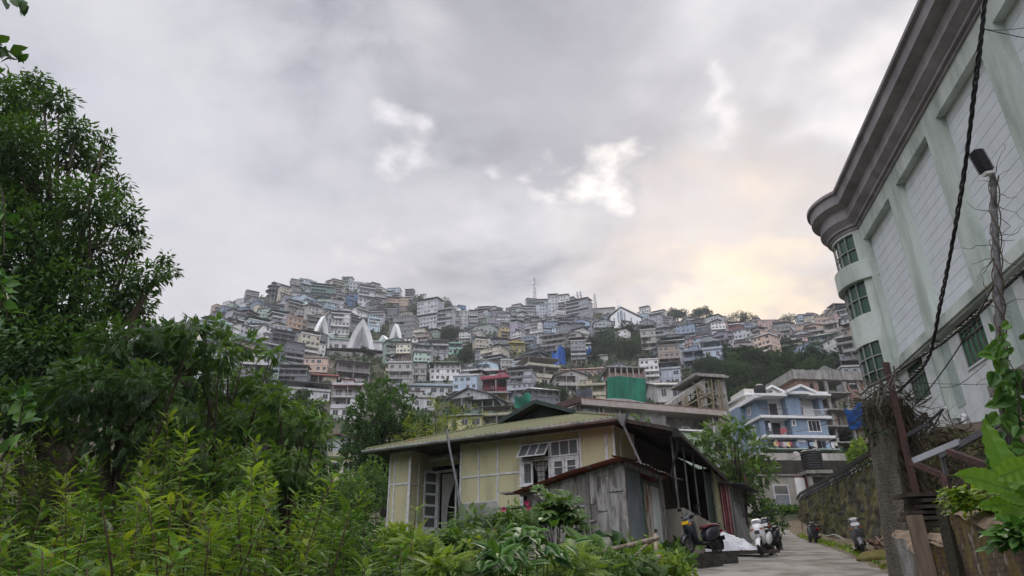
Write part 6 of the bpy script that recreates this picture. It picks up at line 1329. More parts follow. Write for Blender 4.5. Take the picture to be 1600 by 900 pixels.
def lamp_post():
    D = 7.; b = pq(1578, 760, D); t = thing('street_lamp', 'lamp post with ribbed lamp head and bare creepers in front of the tall building', 'street lamp', b); R3 = lambda px, py, d=D: pq(px, py, d)-b
    m = MB(); m.tube([R3(1584, 900), R3(1578, 760), R3(1568, 620), R3(1559, 440), R3(1553, 320), R3(1552, 280), R3(1546, 262), R3(1531, 238)], [.052, .05, .045, .04, .036, .034, .034, .033], 10); part('pole', m, LICH, t, smooth=True)
    a, c = R3(1527, 238, D-.06), R3(1546, 271, D-.06); h = MB(); ax = nrm(c-a); L_ = np.linalg.norm(c-a); side = nrm(np.cross(ax, (0, 1, 0)))
    cen = (a+c)/2-side*0+np.array([-.055, -.04, -.01]); yv = np.cross(ax, side)
    h.obox(cen, ax, yv, side, L_*.5, .05, .045); 
    for k in range(11): h.obox(cen+ax*(k-5)*L_*.085+np.array([0, 0, .0]), ax, yv, side, .006, .065, .062)
    part('lamp_head', h, mat('lamp_casting', (.06, .06, .07), .6), t)
    e = MB(); e.obox(cen+ax*L_*.55, ax, yv, side, .02, .045, .05); e.bar(a+[.0, 0, .0], R3(1531, 238), .03); part('lamp_cap', e, WHITE, t)
    v = MB(); rg = np.random.default_rng(4)
    for i in range(46):
        py = rg.uniform(262, 640); px = np.interp(py, [262, 440, 640], [1552, 1559, 1569]); p = R3(px, py, D); d = nrm(rg.normal(size=3)*[1, .6, .8]+[.5, 0, .1]); l = rg.uniform(.1, .5) if py > 330 else rg.uniform(.2, .62); q = [p]
        for k in range(7): d = nrm(d+rg.normal(size=3)*.4+[0, 0, -.05]); q.append(q[-1]+d*l/7)
        v.tube(q, np.linspace(.006, .002, 8), 4)
    for ph in (0, 2., 4): 
        P = [R3(np.interp(py, [262, 440, 760], [1552, 1559, 1578]), py, D)+np.array([.055*math.cos(py*.06+ph), .055*math.sin(py*.06+ph), 0]) for py in np.arange(275, 760, 6)]; v.tube(P, .008, 4)
    part('dry_creeper', v, mat('dry_vine', (.13, .095, .07), .9, var=.3, scale=20), t)
    return t
lamp_post()
# overgrown pillar and rusty beam
VINE = leafmat('dead_vine', (.03, .026, .018), (.12, .10, .065), .9, .05)
def strands(rng, pos, n, l, dirs, w=.014):
    T = (np.array([(0, 0, 0), (w*.6, .3, .05), (w*.6, .7, -.06), (0, 1, -.16), (-w*.6, .5, .01)]), [(0, 1, 4), (1, 2, 4), (2, 3, 4)]); return scatter(T, pos, dirs, rng.normal(size=(n, 3)), l*(.5+rng.random(n)), rng=rng)
def pillar():
    D = 12.5; b = pq(1412, 890, D); t = thing('pillar', 'old concrete pillar smothered in dry creepers at the lane edge', 'pillar', b); R3 = lambda px, py, d=D: pq(px, py, d)-b
    m = MB(); ps = [R3(1424, 960), R3(1412, 890), R3(1400, 800), R3(1390, 720), R3(1384, 660), R3(1378, 628)]; m.tube(ps, [.27, .26, .27, .3, .34, .36], 8); part('shaft', m, mat('weathered_pillar', (.17, .155, .13), .95, scale=4, col2=(.07, .062, .05), bump=.9, streak=True), t)
    rg = np.random.default_rng(6); n = 8500; py = 632+rg.random(n)*265; px = np.interp(py, [625, 700, 800, 900], [1376, 1392, 1406, 1422]); wd = np.interp(py, [625, 650, 700, 900], [.42, .38, .30, .27]); a = rg.random(n)*6.28
    keep = (np.cos(a) > -.45) | (py < 720); px, py, wd, a = px[keep], py[keep], wd[keep], a[keep]; n = len(px)
    pos = np.array([R3(x, y) for x, y in zip(px, py)])+np.stack([np.cos(a)*wd*.95+.06, np.sin(a)*wd*.9, np.zeros(n)], 1)
    d = np.stack([rg.normal(size=n)*.22+.1, rg.normal(size=n)*.2, -np.ones(n)], 1); B_ = [strands(rg, pos, n, .42, d)]
    n2 = 550; a = rg.random(n2)*6.28; r = rg.random(n2)**.5; c = R3(1378, 640); pos2 = c+np.stack([r*np.cos(a)*.5+.15, r*np.sin(a)*.4, .32*(1-r*r)*1.2+rg.normal(size=n2)*.12], 1); B_.append(strands(rg, pos2, n2, .4, rg.normal(size=(n2, 3))+[0, 0, -.5]))
    wire('dry_creeper', leaf_mesh('dry_creeper', B_, VINE), t)
    n3 = 500; a = rg.random(n3)*6.28; r = rg.random(n3)**.5; c = R3(1374, 672); pos3 = c+np.stack([r*np.cos(a)*.24, r*np.sin(a)*.3, .16*rg.normal(size=n3)], 1); wire('green_creeper', leaf_mesh('green_creeper', [scatter(TD, pos3, rg.normal(size=(n3, 3)), rg.normal(size=(n3, 3)), .05+.05*rg.random(n3))], LM_FAR), t)
pillar()
def net_of_vines():
    rg = np.random.default_rng(16); b = pq(1440, 720, 13.); t = thing('dry_creeper', 'tangle of dead creepers hanging between the rusty beam and the pale wall', 'creeper', b)
    n = 1500; px = rg.uniform(1405, 1530, n); py = 640+rg.random(n)*150; keep = (py > 640+np.abs(px-1425)*.35) | (px < 1440); px, py = px[keep], py[keep]; n = len(px)
    pos = np.array([pq(x, y, 13.+rg.uniform(-.5, .8)) for x, y in zip(px, py)])-b; wire('twigs', leaf_mesh('twigs', [strands(rg, pos, n, .5, rg.normal(size=(n, 3))*[1, .5, .8]+[0, 0, -.3], .012)], VINE), t)
net_of_vines()
RUSTB = mat('rusty_steel', (.12, .06, .05), .85, scale=6, col2=(.05, .035, .035), bump=.3)
def beams():
    D = 12.; 
    def bm(name, label, p0, p1, w, m_, D0=D, D1=D, group='steel bars beside the overgrown pillar', cat='steel bar', h=None):
        a, c = pq(*p0, D0), pq(*p1, D1); t = thing(name, label, cat, a, 0, group); m = MB(); m.bar((0, 0, 0), c-a, w*.35, h or w); m.bar((0, 0, 0)+np.array([w*.4, 0, 0]), c-a+np.array([w*.4, 0, 0]), .02, (h or w)*1.15); m.bar((0, 0, 0)-np.array([w*.4, 0, 0]), c-a-np.array([w*.4, 0, 0]), .02, (h or w)*1.15); part('bar', m, m_, t); return t
    bm('steel_beam', 'tall leaning rusty steel beam behind the overgrown pillar', (1441, 812), (1384, 566), .062, RUSTB)
    bm('steel_beam', 'rusty brown bar slanting down right from the tall leaning beam', (1424, 722), (1476, 744), .07, RUSTB, 11, 10.5)
    bm('steel_beam', 'short rusty post standing under the slanting brown bar', (1475, 742), (1486, 800), .07, RUSTB, 10.5, 10.3)
    bm('steel_beam', 'brown rusty bar descending behind the big banana-like leaves', (1483, 706), (1556, 732), .065, RUSTB, 9, 8)
    bm('angle_bar', 'pale aluminium bar slanting up in front of the white wall', (1428, 720), (1500, 690), .04, ZINC, 10, 9.5, h=.07)
    bm('angle_bar', 'short dark angle bar high beside the leaning beam', (1418, 680), (1447, 664), .04, IRON, 12, 11.8, h=.06)
    bm('angle_bar', 'long grey angle bar climbing towards the lamp post', (1470, 712), (1600, 640), .045, mat('grey_angle', (.13, .13, .14), .6), 10, 8.2, h=.07)
    bm('angle_bar', 'thin grey prop under the pale aluminium bar', (1470, 704), (1478, 742), .03, GALV, 10, 10)
    # twigs of cut branches bolted at the beam head
    t = thing('branch', 'bare forked dead branches round the head of the leaning beam', 'branch', pq(1388, 600, 12)); m = MB(); o = pq(1388, 600, 12)
    for pts in (((1392, 585), (1360, 603), (1345, 617)), ((1375, 600), (1370, 632), (1378, 650)), ((1395, 585), (1380, 618), (1372, 640)), ((1400, 612), (1375, 598), (1355, 606)), ((1396, 572), (1400, 590), (1392, 606))): m.tube([pq(a, c, 12)-o for a, c in pts], .02, 5)
    part('twigs', m, mat('dead_wood', (.16, .14, .12), .9, var=.3, scale=8), t)
beams()
# ---- foreground walls at bottom right
MBRICK = None
def fg_walls():
    m_ = bpy.data.materials.new('mossy_brick'); m_.use_nodes = True; tt = m_.node_tree; b = tt.nodes['Principled BSDF']; b.inputs['Roughness'].default_value = .95
    g = N(tt, 'ShaderNodeTexCoord'); br = N(tt, 'ShaderNodeTexBrick'); mp = N(tt, 'ShaderNodeMapping'); mp.inputs['Rotation'].default_value = (math.pi/2, 0, 0); L(tt, g, 'Object', mp, 0); L(tt, mp, 0, br, 'Vector'); br.inputs['Scale'].default_value = 5.5; br.inputs['Color1'].default_value = (.12, .06, .035, 1); br.inputs['Color2'].default_value = (.07, .045, .03, 1); br.inputs['Mortar'].default_value = (.035, .03, .025, 1); br.inputs['Mortar Size'].default_value = .035
    nz = N(tt, 'ShaderNodeTexNoise'); nz.inputs['Scale'].default_value = 1.8; nz.inputs['Detail'].default_value = 9; nz.inputs['Roughness'].default_value = .7; L(tt, g, 'Object', nz, 0); mr = N(tt, 'ShaderNodeMapRange'); L(tt, nz, 'Fac', mr, 0); mr.inputs[1].default_value = .47; mr.inputs[2].default_value = .6
    mx = N(tt, 'ShaderNodeMix', data_type='RGBA'); L(tt, mr, 0, mx, 0); L(tt, br, 'Color', mx, 6); mx.inputs[7].default_value = (.16, .12, .02, 1); n2 = N(tt, 'ShaderNodeTexNoise'); n2.inputs['Scale'].default_value = 5; n2.inputs['Detail'].default_value = 8; L(tt, g, 'Object', n2, 0); m2 = N(tt, 'ShaderNodeMapRange'); L(tt, n2, 'Fac', m2, 0); m2.inputs[1].default_value = .58; m2.inputs[2].default_value = .66
    mx2 = N(tt, 'ShaderNodeMix', data_type='RGBA'); L(tt, m2, 0, mx2, 0); L(tt, mx, 2, mx2, 6); mx2.inputs[7].default_value = (.30, .27, .22, 1); L(tt, mx2, 2, b, 'Base Color'); bp = N(tt, 'ShaderNodeBump'); bp.inputs['Strength'].default_value = .9; bp.inputs['Distance'].default_value = .03; ad = N(tt, 'ShaderNodeMath', operation='MULTIPLY_ADD'); L(tt, n2, 'Fac', ad, 0); ad.inputs[1].default_value = 1.5; L(tt, br, 'Fac', ad, 2); L(tt, ad, 0, bp, 'Height'); L(tt, bp, 0, b, 'Normal')
    global MBRICK; MBRICK = m_
    TOPM = mat('dusty_wall_top', (.27, .20, .14), .95, var=.3, scale=5, bump=.4)
    def seg(name, label, a, c, th, m1, dep=3.2, cap=None):
        from mathutils import noise
        a, c = np.array(a), np.array(c); d = c-a; l = math.hypot(d[0], d[1]); rz = math.atan2(d[1], d[0]); t = thing(name, label, 'wall', a, rz, 'old walls at the bottom right'); sl = d[2]/l; mb = MB()
        rough = lambda x, z, k: .022*noise.noise((x*3, z*3, k))+.012*noise.noise((x*11, z*11, k))
        mb.grid(lambda u, v: (l*u, rough(l*u, v*dep, 1), sl*l*u-dep*(1-v)+(.02*noise.noise((u*12, 0, 5)) if v == 1 else 0)), int(l*22)+4, 40); mb.quad((0, 0.0, -dep), (0, 0, 0), (0, -th*-1, 0), (0, th, -dep)); mb.quad((l, 0, sl*l-dep), (l, 0, sl*l), (l, th, sl*l), (l, th, sl*l-dep)); part('masonry', mb, m1, t, smooth=True)
        m = MB(); m.grid(lambda u, v: (l*u, -.03+v*(th+.06), sl*l*u+.03+.03*noise.noise((l*u*4, v*3, 7))+(0 if 0 < v < 1 else -.06)), int(l*20)+4, 6); part('wall_top', m, cap or TOPM, t, smooth=True); return t
    seg('wall', 'mossy brick wall with crumbling top at the bottom right corner', pq(1478, 790, 6.6), pq(1640, 862, 4.1), .42, MBRICK)
    seg('wall', 'lower mossy brick wall stub between two posts', pq(1446, 838, 7.7), pq(1492, 858, 6.9), .4, MBRICK)
    seg('wall', 'stained concrete wall stub left of the leaning wooden post', pq(1396, 832, 9.6), pq(1440, 868, 8.2), .3, RAWC)
    for lb, p0, p1, w, m1, D_ in (('leaning pale wooden post between the wall stubs', (1452, 905), (1428, 805), .12, mat('pale_wood_post', (.24, .19, .14), .9, var=.3, scale=6, streak=True), 7.6), ('dark mossy post at the left end of the brick wall', (1500, 905), (1482, 788), .16, mat('dark_moss_post', (.05, .045, .03), .95, bump=.5), 6.6), ('thin pale stake by the concrete wall stub', (1420, 900), (1408, 842), .07, WOODW, 8.6)):
        a, c = pq(*p0, D_), pq(*p1, D_); t = thing('post', lb, 'post', a, 0, 'posts at the bottom right'); m = MB(); m.bar((0, 0, -.6), c-a, w, w); part('shaft', m, m1, t)
    t = thing('timber_stack', 'low dark stack of planks behind the brick wall', 'timber', pq(1482, 790, 10.5)); rg = random.Random(3)
    for k in range(6): a = rg.uniform(-.1, .1); m = MB(); m.obox((rg.uniform(-.1, .2), .2+rg.uniform(0, .1), -.25+k*.085), (1, a, a*.3), (0, 1, 0), (0, 0, 1), rg.uniform(.35, .55), .2, .025); part('plank', m, WOODD, t)
fg_walls()
# ---- scooters
def wheel(t, x, name='wheel', r=.235, w=.1):
    m = MB(); k = 20; pr = [(r-.075, -w/2), (r-.02, -w/2), (r, -w/4), (r, w/4), (r-.02, w/2), (r-.075, w/2), (r-.075, -w/2)]; m.lathe(pr, k, (x, 0, r), axis=1); o = part(name, m, BLK, t, smooth=False)
    m = MB(); m.lathe([(0, -.03), (r-.09, -.035), (r-.07, -.045), (r-.07, .045), (r-.09, .035), (0, .03)], k, (x, 0, r), axis=1); part('rim', m, mat('cast_rim', (.22, .22, .23), .35, metal=.6), o); return o
def loft(mb, secs, n=12, mi=0):
    """secs: (x, yhalf, z0, z1, roundness) cross sections along x"""
    vs = []
    for (x, yh, z0, z1, *dx) in secs:
        c = (z0+z1)/2; h = (z1-z0)/2
        for j in range(n):
            a = 2*math.pi*j/n; ca, sa = math.cos(a), math.sin(a); q = .62
            vs.append((x+(dx[0]*sa if dx else 0), yh*math.copysign(abs(ca)**q, ca), c+h*math.copysign(abs(sa)**q, sa)))
    k = len(secs); fs = [(i*n+j, i*n+(j+1) % n, (i+1)*n+(j+1) % n, (i+1)*n+j) for i in range(k-1) for j in range(n)]+[tuple(range(n-1, -1, -1)), tuple((k-1)*n+j for j in range(n))]
    mb.add(vs, fs, mi)
def scooter(label, loc, heading, body, seatc, trim=None, plate=None, lean=.09, accent=None, sc=1., style=0):
    t = thing('scooter', label, 'scooter', loc, heading, 'scooters parked on the lane'); t.rotation_euler = (lean, 0, heading); t.scale = (sc,)*3
    bm_ = mat('scooter_'+body[0], body[1], .3, var=.04, spec=.6); dk = mat('scooter_black_plastic', (.022, .022, .025), .5, var=.1); tr = mat('scooter_'+(trim or body)[0], (trim or body)[1], .3, var=.04, spec=.6)
    wheel(t, .62); wheel(t, -.62)
    m = MB(); # fork and front fender
    for s_ in (-1, 1): m.tube([(.62, s_*.075, .235), (.55, s_*.07, .5), (.42, s_*.03, .85)], .02, 6)
    m.tube([(.44, 0, .75), (.34, 0, 1.0)], .03, 8); part('fork', m, dk, t)
    m = MB(); m.grid(lambda u, v: (.62+.275*math.cos(.25+2.1*u), (v-.5)*.15*(1-.2*abs(2*u-1)), .235+.275*math.sin(.25+2.1*u)-.05*(2*v-1)**2), 12, 4); m.grid(lambda u, v: (.62+.265*math.cos(.25+2.1*u), (v-.5)*.15*(1-.2*abs(2*u-1)), .225+.265*math.sin(.25+2.1*u)-.05*(2*v-1)**2), 12, 4); part('front_fender', m, tr, t, smooth=True)
    m = MB(); loft(m, [(.30, .13, .30, .55), (.38, .19, .32, .78), (.44, .20, .42, .90), (.50, .17, .48, .92), (.56, .10, .54, .86), (.60, .05, .60, .78)], 14); part('front_apron', m, bm_, t, smooth=True)
    m = MB(); loft(m, [(-.22, .13, .24, .32), (.0, .17, .24, .32), (.25, .17, .24, .33), (.36, .14, .26, .5)], 12); part('footboard', m, dk, t)
    m = MB(); loft(m, [(-.90, .05, .62, .70), (-.80, .10, .50, .74), (-.60, .165, .42, .76), (-.40, .18, .36, .74), (-.22, .15, .32, .66), (-.16, .10, .34, .56)], 14); part('body_panel', m, bm_, t, smooth=True)
    m = MB(); loft(m, [(-.88, .06, .735, .79), (-.75, .12, .73, .84), (-.5, .145, .73, .83), (-.28, .13, .69, .80), (-.14, .10, .65, .76)], 12); part('seat', m, mat('seat_'+seatc[0], seatc[1], .5), t, smooth=True)
    m = MB(); loft(m, [(-.75, .07, .14, .34), (-.55, .10, .14, .40), (-.3, .10, .16, .36)], 10); m.tube([(-.3, -.13, .2), (-.55, -.15, .2), (-.95, -.16, .28)], [.03, .04, .05], 8); part('engine', m, dk, t)
    m = MB(); m.tube([(-.85, .14, .80), (-.98, .08, .86), (-.98, -.08, .86), (-.85, -.14, .80)], .016, 6); m.tube([(-.85, .14, .80), (-.6, .16, .76)], .016, 6); m.tube([(-.85, -.14, .80), (-.6, -.16, .76)], .016, 6); part('grab_rail', m, dk, t)
    m = MB(); m.box(-.93, -.86, -.09, .09, .60, .68); part('tail_lamp', m, mat('red_lens', (.35, .02, .02), .2), t)
    m = MB(); m.grid(lambda u, v: (-.62-.28*math.cos(.9-1.5*u), (v-.5)*.15, .235+.28*math.sin(.9-1.5*u)+.06), 6, 2); m.box(-.97, -.95, -.1, .1, .40, .52); part('rear_fender', m, dk, t)
    m = MB(); loft(m, [(.26, .08, .93, 1.0), (.33, .15, .91, 1.05), (.42, .15, .92, 1.06), (.49, .09, .93, 1.02)], 12); part('handlebar_cowl', m, tr, t, smooth=True)
    m = MB(); m.obox((.475, 0, .975), (1, 0, -.3), (0, 1, 0), (.3, 0, 1), .03, .085, .045); part('headlight', m, mat('headlight_lens', (.45, .47, .5), .1, spec=.8), t)
    m = MB()
    for s_ in (-1, 1): m.tube([(.33, s_*.12, 1.0), (.28, s_*.24, 1.01), (.24, s_*.36, 1.0)], .018, 6); m.bar((.33, s_*.2, 1.02), (.35, s_*.33, 1.01), .012)
    part('handlebar', m, dk, t)
    for s_ in (-1, 1):
        m = MB(); m.tube([(.30, s_*.22, 1.02), (.31, s_*.27, 1.14), (.31, s_*.32, 1.2)], .008, 5); m.obox((.31, s_*.33, 1.22), (1, 0, 0), (0, 1, 0), (0, 0, 1), .012, .062, .042); o = part('mirror', m, dk, t); m = MB(); m.obox((.296, s_*.33, 1.22), (1, 0, 0), (0, 1, 0), (0, 0, 1), .002, .055, .036); part('mirror_glass', m, mat('mirror_glass', (.7, .72, .75), .05, metal=1.), o)
    if plate: m = MB(); m.obox((.585, 0, .80 if style == 0 else .86), (1, 0, .45), (0, 1, 0), (-.45, 0, 1), .008, .11, .05); part('number_plate', m, mat('plate_'+plate[0], plate[1], .5), t)
    m = MB(); m.obox((.60, 0, .66), (1, 0, .2), (0, 1, 0), (-.2, 0, 1), .012, .07, .05); part('grille', m, dk, t)
    for s_ in (-1, 1): m = MB(); m.obox((.53, s_*.13, .76), (1, s_*.6, 0), (-s_*.6, 1, 0), (0, 0, 1), .02, .045, .022); part('indicator', m, mat('amber_lens', (.5, .16, .03), .25), t)
    m = MB(); m.tube([(-.15, .1, .28), (-.2, .24, .0)], .014, 6); part('side_stand', m, dk, t)
    if accent:
        for s_ in (-1, 1): m = MB(); m.tube([(.45, s_*.195, .9), (.34, s_*.19, .62), (.30, s_*.175, .36), (.1, s_*.175, .27), (-.2, s_*.15, .30)], .012, 5); part('edge_trim', m, mat('chrome_trim', (.6, .6, .6), .2, metal=.8), t)
    return t
BK, WHs, GRs = ('black_paint', (.025, .028, .04)), ('white_paint', (.78, .79, .8)), ('grey_paint', (.12, .125, .135))
def onroad(px, py, up=0.):
    best = None
    for Y in np.arange(12, 80, .05):
        p = Q(px, py, Y)
        if p[2] <= roadz(p[0], p[1])+up: return np.array([p[0], p[1], roadz(p[0], p[1])+up])
SP1 = onroad(1100, 866, .22)
scooter('black scooter with maroon seat and yellow number plate on the stone ledge', SP1, rad(218), BK, ('maroon', (.14, .03, .04)), plate=('yellow', (.75, .48, .02)), accent=True)
scooter('white and black scooter parked at the lane edge beside the white tarpaulin', onroad(1199, 869), rad(238), WHs, ('black', (.02, .02, .02)))
scooter('black scooter half hidden behind the white and black scooter', onroad(1211, 860), rad(236), BK, ('black', (.02, .02, .02)), plate=('pale', (.6, .6, .6)))
scooter('dark grey scooter facing the camera beside the mossy wall', onroad(1349, 868), rad(-113), GRs, ('black', (.02, .02, .02)), plate=('pale', (.6, .6, .6)), style=1)
scooter('small black motor scooter leaning by the wall further up the lane', onroad(1270, 848), rad(80), BK, ('black', (.02, .02, .02)), lean=.2, sc=.85)
# ---- small things along the lane
def lane_things():
    rg = random.Random(12); t = thing('stone_ledge', 'rough stone ledge under the black scooter with maroon seat', 'ledge', (SP1[0], SP1[1], SP1[2]-.22), rad(30)); m = MB()
    from mathutils import noise
    for k in range(5): x = -1.0+k*.36; m.obox((x, -.1+rg.uniform(-.05, .05), .0), (1, rg.uniform(-.1, .1), 0), (0, 1, 0), (0, 0, 1), .2, .55+rg.uniform(-.08, .08), .2+rg.uniform(-.03, .015))
    m.obox((-.9, -.8, -.1), (1, .2, 0), (-.2, 1, 0), (0, 0, 1), .5, .3, .12); part('stones', m, mat('dark_stone', (.09, .085, .075), .95, scale=5, col2=(.04, .038, .034), bump=.8), t)
    c = onroad(1148, 868); t = thing('tarpaulin', 'crumpled white tarpaulin draped over a heap between the two scooters', 'tarpaulin', c, rad(-25)); 
    def tf(u, v):
        x = -.8+1.6*u; y = -.45+.95*v; h = .85*max(0, 1-u*1.05)**.75*(1-abs(2*v-1)**2.2)+.1; return (x+.04*noise.noise((u*9, v*9, 1)), y+.05*noise.noise((u*8, v*8, 4)), max(.02, h+.10*noise.noise((u*5, v*5, 2))+.04*noise.noise((u*16, v*16, 3))))
    m = MB(); m.grid(tf, 46, 34); part('sheet', m, mat('white_tarp', (.66, .68, .71), .5, var=.06, scale=5, bump=.3), t, smooth=False)
    m = MB(); 
    for k in range(5): m.obox((-.5+k*.4, -.6, .06), (1, rg.uniform(-.4, .4), 0), (0, 1, 0), (0, 0, 1), .32, .05, .05)
    part('planks', m, WOODD, t)
    # pipe along the foot of the wall
    def wallfoot(px, py, up=.25): p = WF.fy(px, py, .35); return WF.w(p)
    pts = [wallfoot(1243, 822), wallfoot(1263, 826), wallfoot(1285, 838), wallfoot(1305, 836), wallfoot(1322, 846), wallfoot(1345, 853), wallfoot(1368, 848), wallfoot(1400, 852)]
    cable('water_pipe', 'long pale sagging water pipe along the foot of the mossy wall', pts, .05, 1, None, 'pipe', mat('pale_pipe', (.33, .32, .30), .6, var=.2))
    cable('water_pipe', 'second short pipe beside the firewood pile', [wallfoot(1350, 858), wallfoot(1372, 857), wallfoot(1398, 861)], .035, 1, None, 'pipe', mat('pale_pipe', (.33, .32, .30)))
    c = onroad(1390, 872); t = thing('firewood_pile', 'small pile of split firewood at the foot of the overgrown pillar', 'firewood', c)
    for k in range(16): a = rg.uniform(-.5, .5); m = MB(); m.bar((rg.uniform(-.3, .3), rg.uniform(-.1, .3), .05+.03*k), (rg.uniform(-.3, .4)+a, .5, .14+.035*k), .06, .05); part('log', m, mat('split_wood', (.28, .17, .12), .9, var=.35, scale=8), t)
    for i, (px, py, s_) in enumerate(((1382, 877, .5), (1398, 888, .35))):
        c = onroad(px, py); t = thing('boulder', ['larger', 'smaller'][i]+' mossy yellow-green lump of rock at the road edge', 'rock', c, i, 'mossy rocks at the road edge'); m = MB()
        m.grid(lambda u, v: tuple(np.array([math.cos(6.283*u)*math.sin(1.57*v)*s_*1.4, math.sin(6.283*u)*math.sin(1.57*v)*s_, math.cos(1.57*v)*s_*.55])*(1+.25*noise.noise((math.cos(6.283*u)*2, math.sin(6.283*u)*2, v*3+i)))), 20, 10); part('rock', m, MOSS, t, smooth=True)
    # verge of earth and rubble along the wall and left edge
    m = MB(); 
    def vf(u, v): s = -10+u*42; w = WF.w((s, .2+v*1.3, 0)); return (w[0], w[1], roadz(w[0], w[1])+.22*(1-v)**1.5+.05*noise.noise((s*2, v*4, 0)) - (.04 if v == 1 else 0))
    m.grid(vf, 120, 8); tag(part('verge', m, mat('earthy_verge', (.09, .085, .04), .95, scale=2.5, col2=(.17, .13, .09), bump=.8), smooth=True), kind='structure')
    m = MB(); n_ = 44; P = bez([(x-.0, y, 0) for x, y in RL[:9]], n_)
    def lf(u, v): i = min(int(u*(len(P)-1)), len(P)-1); x, y = P[i][0]-2.2+v*2.5, P[i][1]; return (x, y, roadz(x, y)-.25*(1-v)+.05*noise.noise((x*2, y*2, 0))+(.015 if v < .95 else -.05))
    m.grid(lf, n_, 8); tag(part('verge', m, mat('earthy_verge', (.09, .085, .04)), smooth=True), kind='structure')
    # steel post with wires by the bend, bamboo stakes
    for lb, p0, p1, w, D_ in (('slim grey pole rising through the bright tree right of the bungalow', (1166, 800), (1157, 672), .045, 36), ('lower brown pole in front of the bright tree', (1168, 830), (1164, 740), .05, 33), ('thin stake leaning on the far end of the mossy wall', (1254, 835), (1251, 780), .025, 44)):
        a, c = pq(*p0, D_), pq(*p1, D_); t = thing('pole', lb, 'pole', a); m = MB(); m.tube([(0, 0, -.8), (0, 0, 0), c-a], w, 7); part('shaft', m, GALV if 'grey' in lb else RUSTB, t)
    t = thing('utility_pole', 'slim pale street pole with short arm left of the black tank', 'pole', pq(1251, 745, 64)); m = MB(); o = pq(1251, 745, 64); m.tube([(0, 0, -2), pq(1250, 712, 64)-o, pq(1246, 707, 64)-o, pq(1240, 707, 64)-o], .06, 7); part('shaft', m, WHITE, t)
    # fence sticks in the bushes before the shed
    for i, (lb, pts, r) in enumerate((('long crooked bare stick running across the bushes to the shed door', [(845, 905), (872, 882), (905, 874), (940, 862), (985, 852), (1028, 841)], .04), ('lower bare stick rising to the same stake', [(940, 908), (968, 894), (1000, 884), (1030, 870)], .045), ('short stub stick crossing the long crooked one', [(885, 893), (912, 868)], .03), ('thin forked stick beside the shed door', [(992, 868), (1012, 850), (1020, 845)], .025), ('upright stake holding the bare sticks', [(1027, 898), (1024, 835)], .035))):
        D0 = [12, 12, 11.5, 12.6, 12.4][i]; P = [pq(a, c, D0+.6*math.sin(k*1.3)) for k, (a, c) in enumerate(pts)]; o = P[0]; t = thing('stick_fence', lb, 'stick', o, 0, 'rough fence of bare sticks'); m = MB(); m.tube([p-o for p in (bez(P, 16) if len(P) > 2 else P)], r, 7); part('stick', m, mat('bare_branch', (.34, .28, .21), .85, var=.3, scale=9, bump=.4), t, smooth=True)
lane_things()
